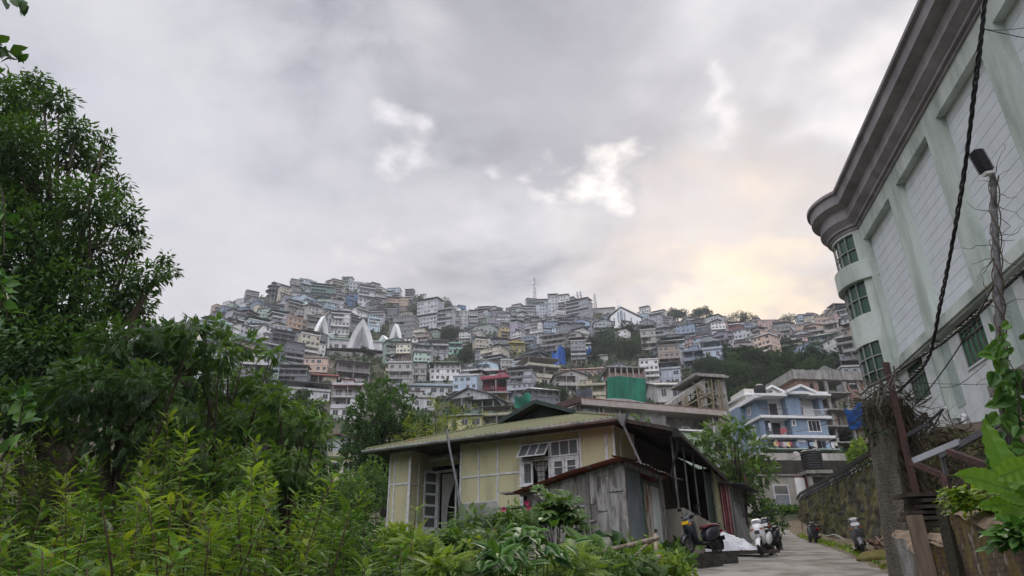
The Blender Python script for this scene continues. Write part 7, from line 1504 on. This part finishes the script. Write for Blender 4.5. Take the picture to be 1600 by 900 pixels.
# ================================================================ vegetation of the foreground
def copy_house_plain(p):
    c = p.copy(); COL.objects.link(c)
    for ch in KIDS[p.name]: k = ch.copy(); COL.objects.link(k); k.parent = c
    return c
def cover():
    rg = np.random.default_rng(31); pos = []; sz = []
    while len(pos) < 15000:
        px = rg.uniform(215, 1345); r = 62+rg.random()**.8*500; d = ray(px, 600); a = math.atan2(d[0], d[1]); x, y = r*math.sin(a), r*math.cos(a)
        if px > 1120 and r < 118: continue
        pos.append((x, y, float(hgt(x, y))-.1)); sz.append(rg.uniform(.6, 1.3)*(1.1+r/300))
    pos = np.array(pos); n = len(pos); o = wire('undergrowth', leaf_mesh('undergrowth', [scatter(TC, pos, rg.normal(size=(n, 3))*[1, 1, .3]+[0, 0, .9], rg.normal(size=(n, 3)), np.array(sz))], LM_FAR)); tag(o, 'scrub and weeds growing between the houses on the slope', 'scrub', kind='stuff')
    # dense low growth on the near ground left of the lane
    pos = []; 
    while len(pos) < 15000:
        y = rg.uniform(3.0, 34); x = rg.uniform(-20-y*.4, 12); 
        xl = np.interp(y, [p[1] for p in RL[:9]], [p[0] for p in RL[:9]])
        if x > xl-.15 or (y > 24 and x > -6) : continue
        l = np.array([x, y, 0])@np.eye(3); q = BH.loc((x, y, 0))
        if q[1] > -.1 and -.2 < q[0] < 13: continue
        if rg.random() < .4 and y > 14: continue
        pos.append((x, y, float(hgt(x, y))+rg.random()*.25))
    pos = np.array(pos); n = len(pos); o = wire('ground_cover', leaf_mesh('ground_cover', [scatter(TC, pos, rg.normal(size=(n, 3))*[1, 1, .3]+[0, 0, .8], rg.normal(size=(n, 3)), .22+.3*rg.random(n))], LM_MID)); tag(o, 'tangled weeds and small leafy plants covering the ground before the bungalow', 'weeds', kind='stuff')
    pos = []
    while len(pos) < 2600:
        k = rg.random(); y = rg.uniform(15, 58)
        if rg.random() < .45: s = rg.uniform(-6, 32); w = WF.w((s, rg.uniform(.15, 1.25), 0)); x, y = w[0], w[1]
        else: x = np.interp(y, [p[1] for p in RL[:9]], [p[0] for p in RL[:9]])-rg.random()**2*1.0
        if BH.loc((x, y, 0))[0] < 12.4 and BH.loc((x, y, 0))[1] > -1: continue
        pos.append((x, y, roadz(x, y)))
    pos = np.array(pos); n = len(pos); o = wire('grass', leaf_mesh('grass', [scatter(TD, pos, rg.normal(size=(n, 3))*[.5, .5, .1]+[0, 0, .9], rg.normal(size=(n, 3)), .06+.12*rg.random(n))], LM_YEL)); tag(o, 'grass tufts growing along both edges of the lane', 'grass', kind='stuff')
    pos = np.array([Q(rg.uniform(1195, 1245), rg.uniform(797, 806), rg.uniform(57.5, 59.5)) for _ in range(500)]); n = len(pos); o = wire('hedge', leaf_mesh('hedge', [scatter(TC, pos, rg.normal(size=(n, 3))*[1, 1, .5]+[0, 0, .6], rg.normal(size=(n, 3)), .3+.3*rg.random(n))], LM_MID)); tag(o, 'low strip of green creeper at the foot of the plastered wall at the bend', 'creeper', kind='stuff')
cover()
TPf = T_pinnate(8, .1, .30, .25)
def left_wood():
    rg = random.Random(17); cnt = {}
    spots = sorted([(rg.uniform(190, 560), rg.uniform(85, 200)) for _ in range(50)]+[(rg.uniform(150, 330), rg.uniform(200, 420)) for _ in range(18)])
    for i, (px, r) in enumerate(spots):
        d = ray(px, 600); a = math.atan2(d[0], d[1]); x, y = r*math.sin(a), r*math.cos(a); src = TREEP[rg.randrange(4)]; sc = rg.uniform(.8, 1.5)
        if 488 < px < 575: continue
        o = copy_house_plain(src)
        if px > 430 and r > 120: sc *= .6
        tone = rg.uniform(.6, 1.3); row = 'nearest' if r < 108 else 'second' if r < 130 else 'third' if r < 165 else 'fourth' if r < 220 else 'farthest'; cnt[row] = cnt.get(row, 0)+1
        for q in o.children: q.color = (tone, tone, tone, 1)
        o.location = (x, y, float(hgt(x, y))-.3); o.scale = (sc, sc, sc); o.rotation_euler = (0, 0, rg.random()*6)
        o['label'] = f"{'dark' if tone < .85 else 'green'} tree in the wood behind the left shrubs, {ORD[cnt[row]]} in its {row} row"; o['category'] = 'tree'; o['group'] = 'trees behind the left shrubs'
left_wood()
# tall dark tree
A = [(40, 150, 42), (92, 160, 32), (60, 128, 22), (25, 225, 60), (108, 232, 48), (152, 248, 30), (60, 310, 70), (140, 318, 52), (180, 292, 26), (196, 335, 26), (50, 400, 80), (140, 398, 62), (203, 382, 26), (228, 432, 30), (262, 424, 17), (180, 455, 48), (90, 480, 80), (15, 500, 80), (212, 478, 34), (-40, 210, 80), (-40, 350, 90), (-80, 480, 100), (120, 200, 24), (60, 560, 80), (-30, 600, 90), (165, 215, 13), (215, 355, 13), (258, 402, 11), (140, 540, 60), (-5, 150, 50), (0, 260, 60), (8, 340, 60), (30, 200, 40)]
rgA = np.random.default_rng(21)
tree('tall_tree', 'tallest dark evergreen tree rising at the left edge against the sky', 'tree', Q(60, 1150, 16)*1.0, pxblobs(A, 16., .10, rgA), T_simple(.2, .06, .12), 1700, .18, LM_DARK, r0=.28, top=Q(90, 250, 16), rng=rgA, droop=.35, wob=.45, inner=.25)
B_ = [(180, 540, 55), (248, 532, 45), (300, 520, 36), (220, 610, 58), (290, 590, 48), (130, 600, 60), (80, 640, 60), (20, 640, 60), (340, 545, 26), (190, 680, 55)]
tree('feathery_tree', 'dark feathery-leaved tree with bare lower branches below the tallest tree', 'tree', Q(120, 1080, 12.5), pxblobs(B_, 12.5, .12, rgA), TPf, 850, .18, LM_DARK, r0=.14, top=Q(200, 580, 12.5), rng=rgA, droop=.3, group='feathery trees', flat=.7)
C_ = [(345, 512, 22), (385, 542, 24), (424, 552, 16), (350, 600, 48), (408, 600, 30), (300, 650, 58), (380, 660, 48), (440, 640, 32), (345, 555, 30), (300, 560, 30), (330, 720, 60), (250, 690, 50)]
tree('feathery_tree', 'green feathery-leaved tree in front of the left edge of the town', 'tree', Q(340, 1050, 15.), pxblobs(C_, 15, .12, rgA), TPf, 700, .20, LM_MID, r0=.13, top=Q(345, 600, 15), rng=rgA, droop=.25, group='feathery trees', flat=.65)
D_ = [(450, 668, 40), (490, 690, 30), (506, 722, 22), (452, 730, 45), (400, 745, 50), (480, 640, 24), (430, 620, 24), (500, 660, 18), (498, 750, 24)]
tree('feathery_tree', 'drooping feathery-leaved tree left of the white panelled gable house', 'tree', Q(440, 1040, 14), pxblobs(D_, 14, .12, rgA), TPf, 800, .19, LM_MID, r0=.12, top=Q(450, 680, 14), rng=rgA, droop=.45, group='feathery trees', flat=.7)
F_ = [(598, 612, 22), (578, 650, 32), (620, 648, 32), (648, 668, 22), (600, 700, 42), (566, 690, 28), (640, 705, 22), (556, 722, 22), (628, 620, 14), (575, 615, 14), (610, 740, 36)]
tree('dense_tree', 'dense dark round tree standing left behind the bungalow', 'tree', Q(600, 800, 44), pxblobs(F_, 44., .04, rgA), TC, 95, .42, LM_DARK, r0=.3, top=Q(600, 650, 44), rng=rgA)
G_ = [(655, 640, 16), (680, 650, 22), (710, 660, 20), (665, 675, 20), (700, 690, 22), (640, 690, 20), (735, 660, 14), (725, 645, 10), (670, 700, 20)]
tree('bamboo_clump', 'loose yellow-green bamboo behind the left end of the green roof', 'bamboo', Q(685, 790, 40), pxblobs(G_, 40., .05, rgA), T_cluster(7, 1.3, .5, .12), 26, .7, LM_BAM, r0=.06, top=Q(685, 650, 40), rng=rgA, inner=.1, trunk='stem')
H_ = [(1118, 680, 26), (1150, 672, 24), (1180, 700, 24), (1102, 706, 22), (1145, 725, 34), (1185, 740, 24), (1125, 755, 26), (1165, 765, 26), (1092, 682, 12), (1200, 722, 12), (1140, 660, 10)]
tree('feathery_tree', 'bright green feathery-leaved tree right of the bungalow roof', 'tree', Q(1162, 835, 36), pxblobs(H_, 36., .06, rgA), T_pinnate(8, .1, .28, .2), 170, .40, LM_MID, r0=.16, top=Q(1150, 700, 36), rng=rgA, droop=.2, group='feathery trees', flat=.75, inner=.2)
I_ = [(1180, 790, 20), (1205, 800, 16), (1175, 820, 18), (1215, 815, 10), (1190, 812, 14)]
tree('bush', 'dark leafy bush at the lane bend behind the white scooter', 'bush', Q(1188, 838, 38), pxblobs(I_, 38., .04, rgA), TC, 70, .4, LM_DARK, r0=.05, rng=rgA)
J_ = [(1341, 690, 5), (1341, 698, 8), (1341, 707, 11), (1340, 716, 13)]
tree('conifer', 'small lime-green conical shrub beside the brick building', 'tree', Q(1341, 730, 62), pxblobs(J_, 62., .01, rgA), TC, 190, .35, LM_YEL, r0=.05, rng=rgA, inner=.5)
tree('bush', 'green bush showing above the verandah roof', 'bush', Q(1000, 700, 46), pxblobs([(985, 657, 7), (1003, 656, 8), (955, 658, 6), (1012, 662, 5)], 46., .03, rgA), TC, 110, .32, LM_MID, r0=.05, rng=rgA)
for i, (px, py, D, r, lb) in enumerate(((548, 835, 24, 30, 'low bush in front of the small cream shed'), (590, 850, 22, 28, 'low bush at the foot of the left bungalow wall'), (500, 845, 21, 34, 'low bush left of the small cream shed'), (572, 765, 33, 26, 'dark ivy-covered bush right at the left wall of the bungalow'), (545, 775, 30, 34, 'dark bush left of the bungalow corner'), (505, 790, 27, 38, 'broad dark bush below the white gable house'), (455, 800, 24, 40, 'dark bush behind the middle of the shrub rows'), (400, 810, 22, 45, 'dark bush under the green feathery tree'), (585, 735, 40, 20, 'dark bush under the dense round tree'), (330, 800, 20, 55, 'dark bush behind the shrubs below the feathery trees'), (250, 790, 19, 60, 'dark bush behind the shrubs, third from the left'), (160, 780, 18, 65, 'dark bush behind the shrubs, second from the left'), (60, 770, 17, 70, 'dark bush behind the shrubs at the left edge'))):
    tree('bush', lb, 'bush', Q(px, 830, D), pxblobs([(px, py, r), (px-r*.7, py+r*.4, r*.7), (px+r*.6, py+r*.5, r*.7), (px+r*.1, py-r*.6, r*.5)], D, .03, rgA), TC, 230 if D < 35 else 120, .24, LM_DARK if i % 2 else LM_MID, r0=.04, rng=rgA, group='dark bushes behind the shrubs')
# ---- shrubs of long leafy stems
def shrub_proto(seed, h=2.6, stems=7, spread=1.0, lm=LM_YEL, leaf=.19, tmpl=None, per=30):
    rg = np.random.default_rng(seed); t = thing('shrub', None, 'shrub'); mb = MB(); P, D2, U2, S2, SH = [], [], [], [], []
    for i in range(stems):
        a = rg.random()*6.28; r = rg.random()**.7*spread; b = np.array([math.cos(a)*r*.25, math.sin(a)*r*.25, -.2]); e = np.array([math.cos(a)*r, math.sin(a)*r, h*rg.uniform(.5, 1.02)]); c = b*.65+e*.35+np.array([0, 0, h*.30])+rg.normal(size=3)*.12
        q = [b*(1-u)**2+2*c*u*(1-u)+e*u*u for u in np.linspace(0, 1, 9)]; mb.tube(q, np.linspace(.016, .004, 9), 5)
        for k in range(per):
            u = .12+.88*((k+rg.random())/per)**.8; p = b*(1-u)**2+2*c*u*(1-u)+e*u*u; ang = k*2.4+rg.random(); up = .12+.5*(u > .93)+rg.normal()*.22
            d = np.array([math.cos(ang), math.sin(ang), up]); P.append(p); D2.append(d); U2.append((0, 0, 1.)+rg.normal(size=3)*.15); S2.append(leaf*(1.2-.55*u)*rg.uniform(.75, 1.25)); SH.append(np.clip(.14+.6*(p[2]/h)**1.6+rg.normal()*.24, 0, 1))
    part('stem', mb, mat('shrub_stem', (.09, .06, .035), .8, var=.2), t, smooth=True)
    wire('foliage', leaf_mesh('foliage', [scatter(tmpl or TPs, np.array(P), np.array(D2), np.array(U2), np.array(S2), np.array(SH))], lm), t); index_kids(t); return t
def T_pin_leafy(pairs=7):
    """compound leaf with rounder, overlapping leaflets"""
    vs, fs = [], []; tv, tf = T_simple(.23, .07, .12)
    for i in range(pairs*2+1):
        k = i//2; s_ = 1 if i % 2 else -1; t = .18+.78*k/pairs; a = s_*rad(58-4*k) if i < pairs*2 else 0; l = .25*(1-.05*abs(k-3)); base = np.array([0, t, -.18*t*t]); c, n_ = math.cos(a), math.sin(a); n = len(vs)
        for p in tv: x, y, z = p*l; vs.append(base+np.array([c*x+n_*y, -n_*x+c*y, z-.08*abs(n_*y)]))
        for f in tf: fs.append(tuple(j+n for j in f))
    n = len(vs); vs += [(-.01, 0, 0), (.01, 0, 0), (0, .95, -.17)]; fs.append((n, n+1, n+2)); return np.array(vs), fs
TPs = T_pin_leafy()
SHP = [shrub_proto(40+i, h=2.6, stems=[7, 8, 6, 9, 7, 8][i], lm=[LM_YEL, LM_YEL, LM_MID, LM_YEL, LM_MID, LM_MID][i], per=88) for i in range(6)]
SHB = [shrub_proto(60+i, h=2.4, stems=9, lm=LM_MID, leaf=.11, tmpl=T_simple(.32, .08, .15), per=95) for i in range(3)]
def plant_shrubs():
    rg = random.Random(77); used = set(); L_ = []
    tops = [(-60, 690), (0, 668), (60, 700), (130, 690), (190, 680), (260, 672), (300, 690), (345, 640), (400, 700), (450, 730), (500, 770), (560, 765), (600, 790), (650, 812), (700, 815), (760, 825), (800, 850)]
    xs = [a for a, b in tops]; ys = [b for a, b in tops]
    for D, off, step in ((11.5, -6, 36), (9.2, 34, 40), (7.2, 78, 48), (5.6, 125, 60), (4.4, 165, 80)):
        px = -70+rg.random()*20
        while px < (775 if D > 8 else 700): 
            L_.append((px+rg.uniform(-8, 8), float(np.interp(px, xs, ys))+off+rg.uniform(-14, 22), D*rg.uniform(.94, 1.06))); px += step*rg.uniform(.8, 1.2)
    L_.sort()
    names = {}
    for i, (px, py, D) in enumerate(L_):
        pool = SHP if rg.random() < .8 else SHB; src = rg.choice(pool); b = Q(px, 800, D); z0 = float(hgt(b[0], b[1])); top = Q(px, py, D)[2]; h = max(.7, top-z0); sc = h/2.55
        if src.name not in used: o = src; used.add(src.name)
        else: o = copy_house_plain(src)
        o.location = (b[0], b[1], z0); w = min(sc, 1.15)*rg.uniform(.85, 1.15); o.scale = (w, w, sc); o.rotation_euler = (rg.uniform(-.08, .08), rg.uniform(-.08, .08), rg.random()*6.28)
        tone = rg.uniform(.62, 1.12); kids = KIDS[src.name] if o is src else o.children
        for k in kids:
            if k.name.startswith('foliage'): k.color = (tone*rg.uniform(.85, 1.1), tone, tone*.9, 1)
        lay = 'back' if D > 10.5 else 'fourth' if D > 8.2 else 'middle' if D > 6.3 else 'second' if D > 5 else 'front'; names[lay] = names.get(lay, 0)+1
        o['label'] = f"{'yellow-green' if pool is SHP else 'mid-green'} leafy shrub, {ORD[min(names[lay], 36)]} from left in the {lay} row of shrubs"; o['category'] = 'shrub'; o['group'] = 'shrubs filling the left foreground'
    for p in SHP+SHB:
        if p.name not in used:
            for c in KIDS[p.name]: bpy.data.objects.remove(c)
            bpy.data.objects.remove(p)
plant_shrubs()
# ---- plants in front of the bungalow and shed
def plant(name, label, px, py, D, tmpl, n, rpx, size, lm, squash=.7, up=.6, stems=6, cat='plant', group=None, seed=0, inner=.2, base=None):
    rg = np.random.default_rng(seed+int(px)); c = Q(px, py, D); r = rpx*D/FPX; z0 = float(hgt(c[0], c[1])) if base is None else base; o = np.array([c[0], c[1], z0]); t = thing(name, label, cat, o, 0, group)
    u = rg.normal(size=(n, 3)); u /= np.linalg.norm(u, axis=1, keepdims=True); u[:, 2] = np.abs(u[:, 2])*1.3-.5; rr = r*(inner+(1-inner)*rg.random(n)**.5)*(1+.38*np.sin(u[:, 0]*6+px)*np.cos(u[:, 1]*5+u[:, 2]*4+py)+.15*rg.normal(size=n)); pos = (c-o)+u*rr[:, None]*[1, 1, squash]
    d = u*[1, 1, .3]+rg.normal(size=(n, 3))*.3+[0, -.25, up*0-.15]; ups = np.array([0, -.3, 1.])+rg.normal(size=(n, 3))*.25
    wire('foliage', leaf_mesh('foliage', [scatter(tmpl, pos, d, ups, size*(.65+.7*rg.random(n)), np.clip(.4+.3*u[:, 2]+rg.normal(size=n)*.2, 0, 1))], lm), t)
    mb = MB()
    for i in range(stems): p = pos[rg.integers(n)]; mb.tube([(0, 0, -.1), p*[.5, .5, .55], p], [.02, .014, .006], 5)
    part('stem', mb, mat('green_stem', (.10, .13, .04), .7), t); return t
def T_palm():
    vs, fs = [], []; tv, tf = T_simple(.17, .04, .12)
    for k in range(7):
        a = rad(-105+35*k); l = 1-.35*abs(k-3)/3; c, n_ = math.cos(a), math.sin(a); n = len(vs)
        for p in tv: x, y, z = p*l; vs.append((c*x+n_*y, -n_*x+c*y, z))
        for f in tf: fs.append(tuple(j+n for j in f))
    return np.array(vs), fs
def T_heart(w=.42, nu=6, cup=.12, droop=.3):
    L_ = []; prof = [(.0, -.12), (.55, -.1), (.95, .12), (1., .32), (.82, .55), (.5, .78), (.0, 1.0)]
    vs = [(0, 0, 0), (0, .35, -.04), (0, .7, -droop*.45), (0, 1, -droop)]; fs = []
    for s_ in (-1, 1):
        b = len(vs); vs += [(s_*w*.5, -.16, cup*.3), (s_*w, .12, cup-.03), (s_*w*.98, .38, cup-.08), (s_*w*.68, .66, cup*.4-droop*.35), (s_*w*.3, .86, -droop*.7)]
        fs += [(0, b, b+1), (0, b+1, 1), (1, b+1, b+2), (1, b+2, b+3), (1, b+3, 2), (2, b+3, b+4), (2, b+4, 3)]
    return np.array(vs), fs
TPA, TH, TB_ = T_palm(), T_heart(), T_heart(.33, cup=.08)
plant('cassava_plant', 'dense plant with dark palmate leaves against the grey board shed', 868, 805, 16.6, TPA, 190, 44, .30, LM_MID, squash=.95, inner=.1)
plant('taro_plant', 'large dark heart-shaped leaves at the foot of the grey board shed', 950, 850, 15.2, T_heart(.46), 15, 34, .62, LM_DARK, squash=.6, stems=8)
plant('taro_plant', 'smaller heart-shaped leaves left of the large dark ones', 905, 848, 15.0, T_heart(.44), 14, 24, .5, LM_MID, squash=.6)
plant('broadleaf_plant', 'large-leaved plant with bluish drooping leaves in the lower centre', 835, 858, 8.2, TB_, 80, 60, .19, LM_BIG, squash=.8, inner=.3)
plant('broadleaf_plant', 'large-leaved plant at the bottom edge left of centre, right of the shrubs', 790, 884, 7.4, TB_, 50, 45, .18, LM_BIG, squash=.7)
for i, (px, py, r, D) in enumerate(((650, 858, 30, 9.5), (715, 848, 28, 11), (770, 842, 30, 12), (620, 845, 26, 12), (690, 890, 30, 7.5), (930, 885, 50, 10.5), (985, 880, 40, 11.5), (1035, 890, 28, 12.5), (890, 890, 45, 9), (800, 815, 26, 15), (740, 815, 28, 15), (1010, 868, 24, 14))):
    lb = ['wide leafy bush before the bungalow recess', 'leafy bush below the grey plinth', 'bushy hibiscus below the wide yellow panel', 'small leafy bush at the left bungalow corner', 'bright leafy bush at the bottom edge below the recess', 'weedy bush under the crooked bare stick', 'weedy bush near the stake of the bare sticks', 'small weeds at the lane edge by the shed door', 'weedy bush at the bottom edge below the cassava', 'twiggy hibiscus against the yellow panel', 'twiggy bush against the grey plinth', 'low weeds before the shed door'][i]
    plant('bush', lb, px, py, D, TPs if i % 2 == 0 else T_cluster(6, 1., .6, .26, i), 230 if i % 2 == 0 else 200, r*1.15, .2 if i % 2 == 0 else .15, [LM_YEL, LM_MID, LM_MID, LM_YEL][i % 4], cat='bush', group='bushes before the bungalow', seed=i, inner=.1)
for i, (px, py) in enumerate(((787, 796), (773, 829), (823, 786), (826, 794))):
    p = Q(px, py, 14.4); t = thing('hibiscus_flower', ['magenta flower before the yellow panel', 'magenta flower before the grey plinth', 'upper dark pink flower by the white window post', 'lower dark pink flower by the white window post'][i], 'flower', p, 0, 'magenta flowers before the bungalow'); m = MB()
    for k in range(5): a = k*1.257+i; m.add([(0, 0, 0), (.04*math.cos(a-.5), -.02, .04*math.sin(a-.5)), (.06*math.cos(a), -.03, .06*math.sin(a)), (.04*math.cos(a+.5), -.02, .04*math.sin(a+.5))], [(0, 1, 2, 3)])
    m.tube([(0, 0, 0), (.01, -.1, 0)], .008, 4); part('petals', m, mat('magenta_petal', (.5, .03, .14), .6), t); m = MB(); m.tube([(0, .0, 0), (.05, .1, -.5), (.08, .2, -1.1)], .006, 4); part('stem', m, mat('green_stem', (.10, .13, .04)), t)
# ---- near leaves at the left edge
def near_twig(label, pts, D, leaves, size, lm=LM_BIG, seed=0, name='leafy_branch', drop=.5, tmpl=None, r=.012):
    rg = np.random.default_rng(seed); P = bez([pq(a, b, D) for a, b in pts], 20); o = P[0]; t = thing(name, label, 'branch', o, 0, 'near leafy branches'); m = MB(); m.tube(P-o, np.linspace(r, r*.3, len(P)), 6); part('twig', m, BARK, t)
    n = leaves; idx = rg.integers(2, len(P), n); pos = P[idx]-o+rg.normal(size=(n, 3))*.012; d = rg.normal(size=(n, 3))+nrm(P[-1]-P[0])*.9-np.array([0, 0, drop]); 
    wire('leaves', leaf_mesh('leaves', [scatter(tmpl or T_simple(.34, .08, .16), pos, d, rg.normal(size=(n, 3))*.5+[0, -.5, .8], size*(.7+.5*rg.random(n)))], lm), t)
near_twig('overhanging twig with broad leaves in the top left corner', [(-40, -30), (0, -8), (28, -4), (36, 2)], 4, 9, .15, LM_DARK, 1)
near_twig('second overhanging twig with broad leaves below the corner one', [(-50, 60), (-15, 68), (10, 78), (28, 92)], 4, 20, .14, LM_DARK, 2)
near_twig('broad-leaved branch at the left edge at mid height', [(-40, 420), (-8, 430), (8, 460), (12, 500)], 4.5, 26, .12, LM_BIG, 3, drop=.1)
near_twig('broad-leaved branch at the left edge below mid height', [(-40, 560), (-10, 500), (4, 470), (8, 440)], 4.6, 22, .11, LM_BIG, 13, drop=.0)
near_twig('upright broad-leaved branch low at the left edge', [(0, 720), (20, 690), (32, 655), (36, 622)], 5, 24, .13, LM_BIG, 4, drop=-.1)
near_twig('upright broad-leaved branch at the far left above the shrubs', [(-20, 260), (2, 300), (6, 330), (6, 400)], 4.8, 16, .11, LM_BIG, 5)
# ---- lush plants at the bottom right
def big_leaf(t, base, tip, w, up=(0, -1, .2), sag=.12):
    base, tip = np.array(base), np.array(tip); d = tip-base; l = np.linalg.norm(d); y = d/l; x = nrm(np.cross(y, up)); z = np.cross(x, y); m = MB()
    def fn(u, v):
        s = u; ww = w*(math.sin(math.pi*min(1, s*.93+.07))**.75)*(1-.25*s); q = (v-.5)*2; return base+y*l*s+x*q*ww+z*(.16*w*abs(q)+.012*math.sin(s*38+q*2)*abs(q))-np.array([0, 0, 1])*sag*l*s*s
    m.grid(fn, 26, 8); o = m.mesh('leaf', leafmat('lush_leaf', (.10, .22, .03), (.16, .31, .045), .35, .45), True); a = o.attributes.new('leaf', 'FLOAT', 'POINT'); a.data.foreach_set('value', [RNG.random()]*len(o.vertices)); k = wire('leaf', o, t); m = MB(); m.tube([base+y*l*s-np.array([0, 0, 1])*sag*l*s*s+z*(-.004) for s in np.linspace(0, 1, 12)], np.linspace(.007, .002, 12), 5); part('midrib', m, mat('pale_midrib', (.22, .34, .10), .5), k)
def lush():
    D = 4.9; b = pq(1592, 830, D); t = thing('canna_plant', 'lush plant with very large bright green leaves at the right edge', 'plant', b); R3 = lambda px, py, d=D: pq(px, py, d)-b
    for (b0, t0, w, d0, d1) in (((1586, 775), (1530, 640), .11, 5.0, 5.1), ((1590, 770), (1482, 722), .10, 4.9, 4.6), ((1575, 760), (1640, 700), .11, 4.8, 4.7), ((1560, 745), (1628, 712), .085, 4.6, 4.3), ((1592, 790), (1520, 780), .06, 4.9, 4.7), ((1590, 800), (1650, 735), .12, 4.9, 4.6), ((1600, 785), (1552, 762), .05, 4.6, 4.4), ((1590, 780), (1560, 690), .09, 4.95, 5.2), ((1600, 800), (1548, 800), .06, 4.7, 4.5)):
        big_leaf(t, R3(*b0, d0), R3(*t0, d1), w)
    m = MB(); m.tube([R3(1600, 960), R3(1595, 860), R3(1586, 775)], .02, 8); part('stem', m, mat('green_stem', (.10, .13, .04)), t)
    for i, (px, py, r, n, lb) in enumerate(((1520, 788, 38, 420, 'small-leaved yellow-green bush on top of the brick wall'), (1565, 800, 30, 300, 'small-leaved bush below the large canna leaves'), (1600, 840, 40, 320, 'dark leafy creeper in the bottom right corner'), (1490, 772, 16, 120, 'sprig of weeds at the left end of the brick wall top'))):
        plant('bush', lb, px, py, 5.6 if i != 2 else 4.4, T_simple(.34, .08, .1), n, r, .055 if i != 2 else .09, LM_YEL if i != 2 else LM_BIG, cat='bush', group='bushes on the bottom right walls', base=-.4, inner=.05, seed=90+i, squash=.7, stems=0)
    # creeper with heart leaves climbing the lamp post
    rg = np.random.default_rng(8); D = 6.7; b = pq(1580, 760, D); t = thing('climbing_vine', 'heart-leaved vine climbing the lower part of the lamp post', 'vine', b); n = 90; py = 500+rg.random(n)*330; px = np.interp(py, [500, 640, 830], [1566, 1576, 1590])+rg.normal(size=n)*np.interp(py, [500, 830], [14, 20]); px[px < 1538] += 25
    pos = np.array([pq(a, c, D+rg.uniform(-.25, .15)) for a, c in zip(px, py)])-b; wire('leaves', leaf_mesh('leaves', [scatter(T_heart(.45, cup=.06), pos, rg.normal(size=(n, 3))*[1, .4, .5]-[0, 0, .6], rg.normal(size=(n, 3))*.5+[0, -1, .4], .08+.10*rg.random(n))], LM_BIG), t)
    m = MB(); m.tube([pq(1590, 860, D)-b, pq(1580, 760, D)-b, pq(1568, 640, D)-b, pq(1562, 510, D)-b], .01, 5); m.tube([pq(1610, 860, D)-b, pq(1595, 700, D)-b, pq(1590, 600, D)-b, pq(1566, 560, D)-b], .008, 5); part('stem', m, BARK, t)
lush()
# ================================================================ the damp air between street and hilltop
def haze():
    x0, x1, y0, y1, z0, z1 = -700, 700, -60, 760, -30, 330
    zs = float(np.min(hgt(*np.meshgrid(np.linspace(x0, x1, 60), np.linspace(y0, y1, 60)))))
    m = MB(); m.box(-1250, 1250, -1250, 1250, GROUND_MIN-1, 325); hm = bpy.data.materials.new('haze_air'); hm.use_nodes = True; t = hm.node_tree; t.nodes.clear()
    v = N(t, 'ShaderNodeVolumePrincipled'); v.inputs['Color'].default_value = (.80, .83, .90, 1); v.inputs['Density'].default_value = HAZE; o = N(t, 'ShaderNodeOutputMaterial'); t.links.new(v.outputs[0], o.inputs['Volume'])
    try: hm.cycles.homogeneous_volume = True
    except Exception: pass
    ob = part('haze', m, hm); tag(ob, kind='stuff')
HAZE = .0003
GROUND_MIN = min(v.co.z for v in bpy.data.objects['ground'].data.vertices)
haze()
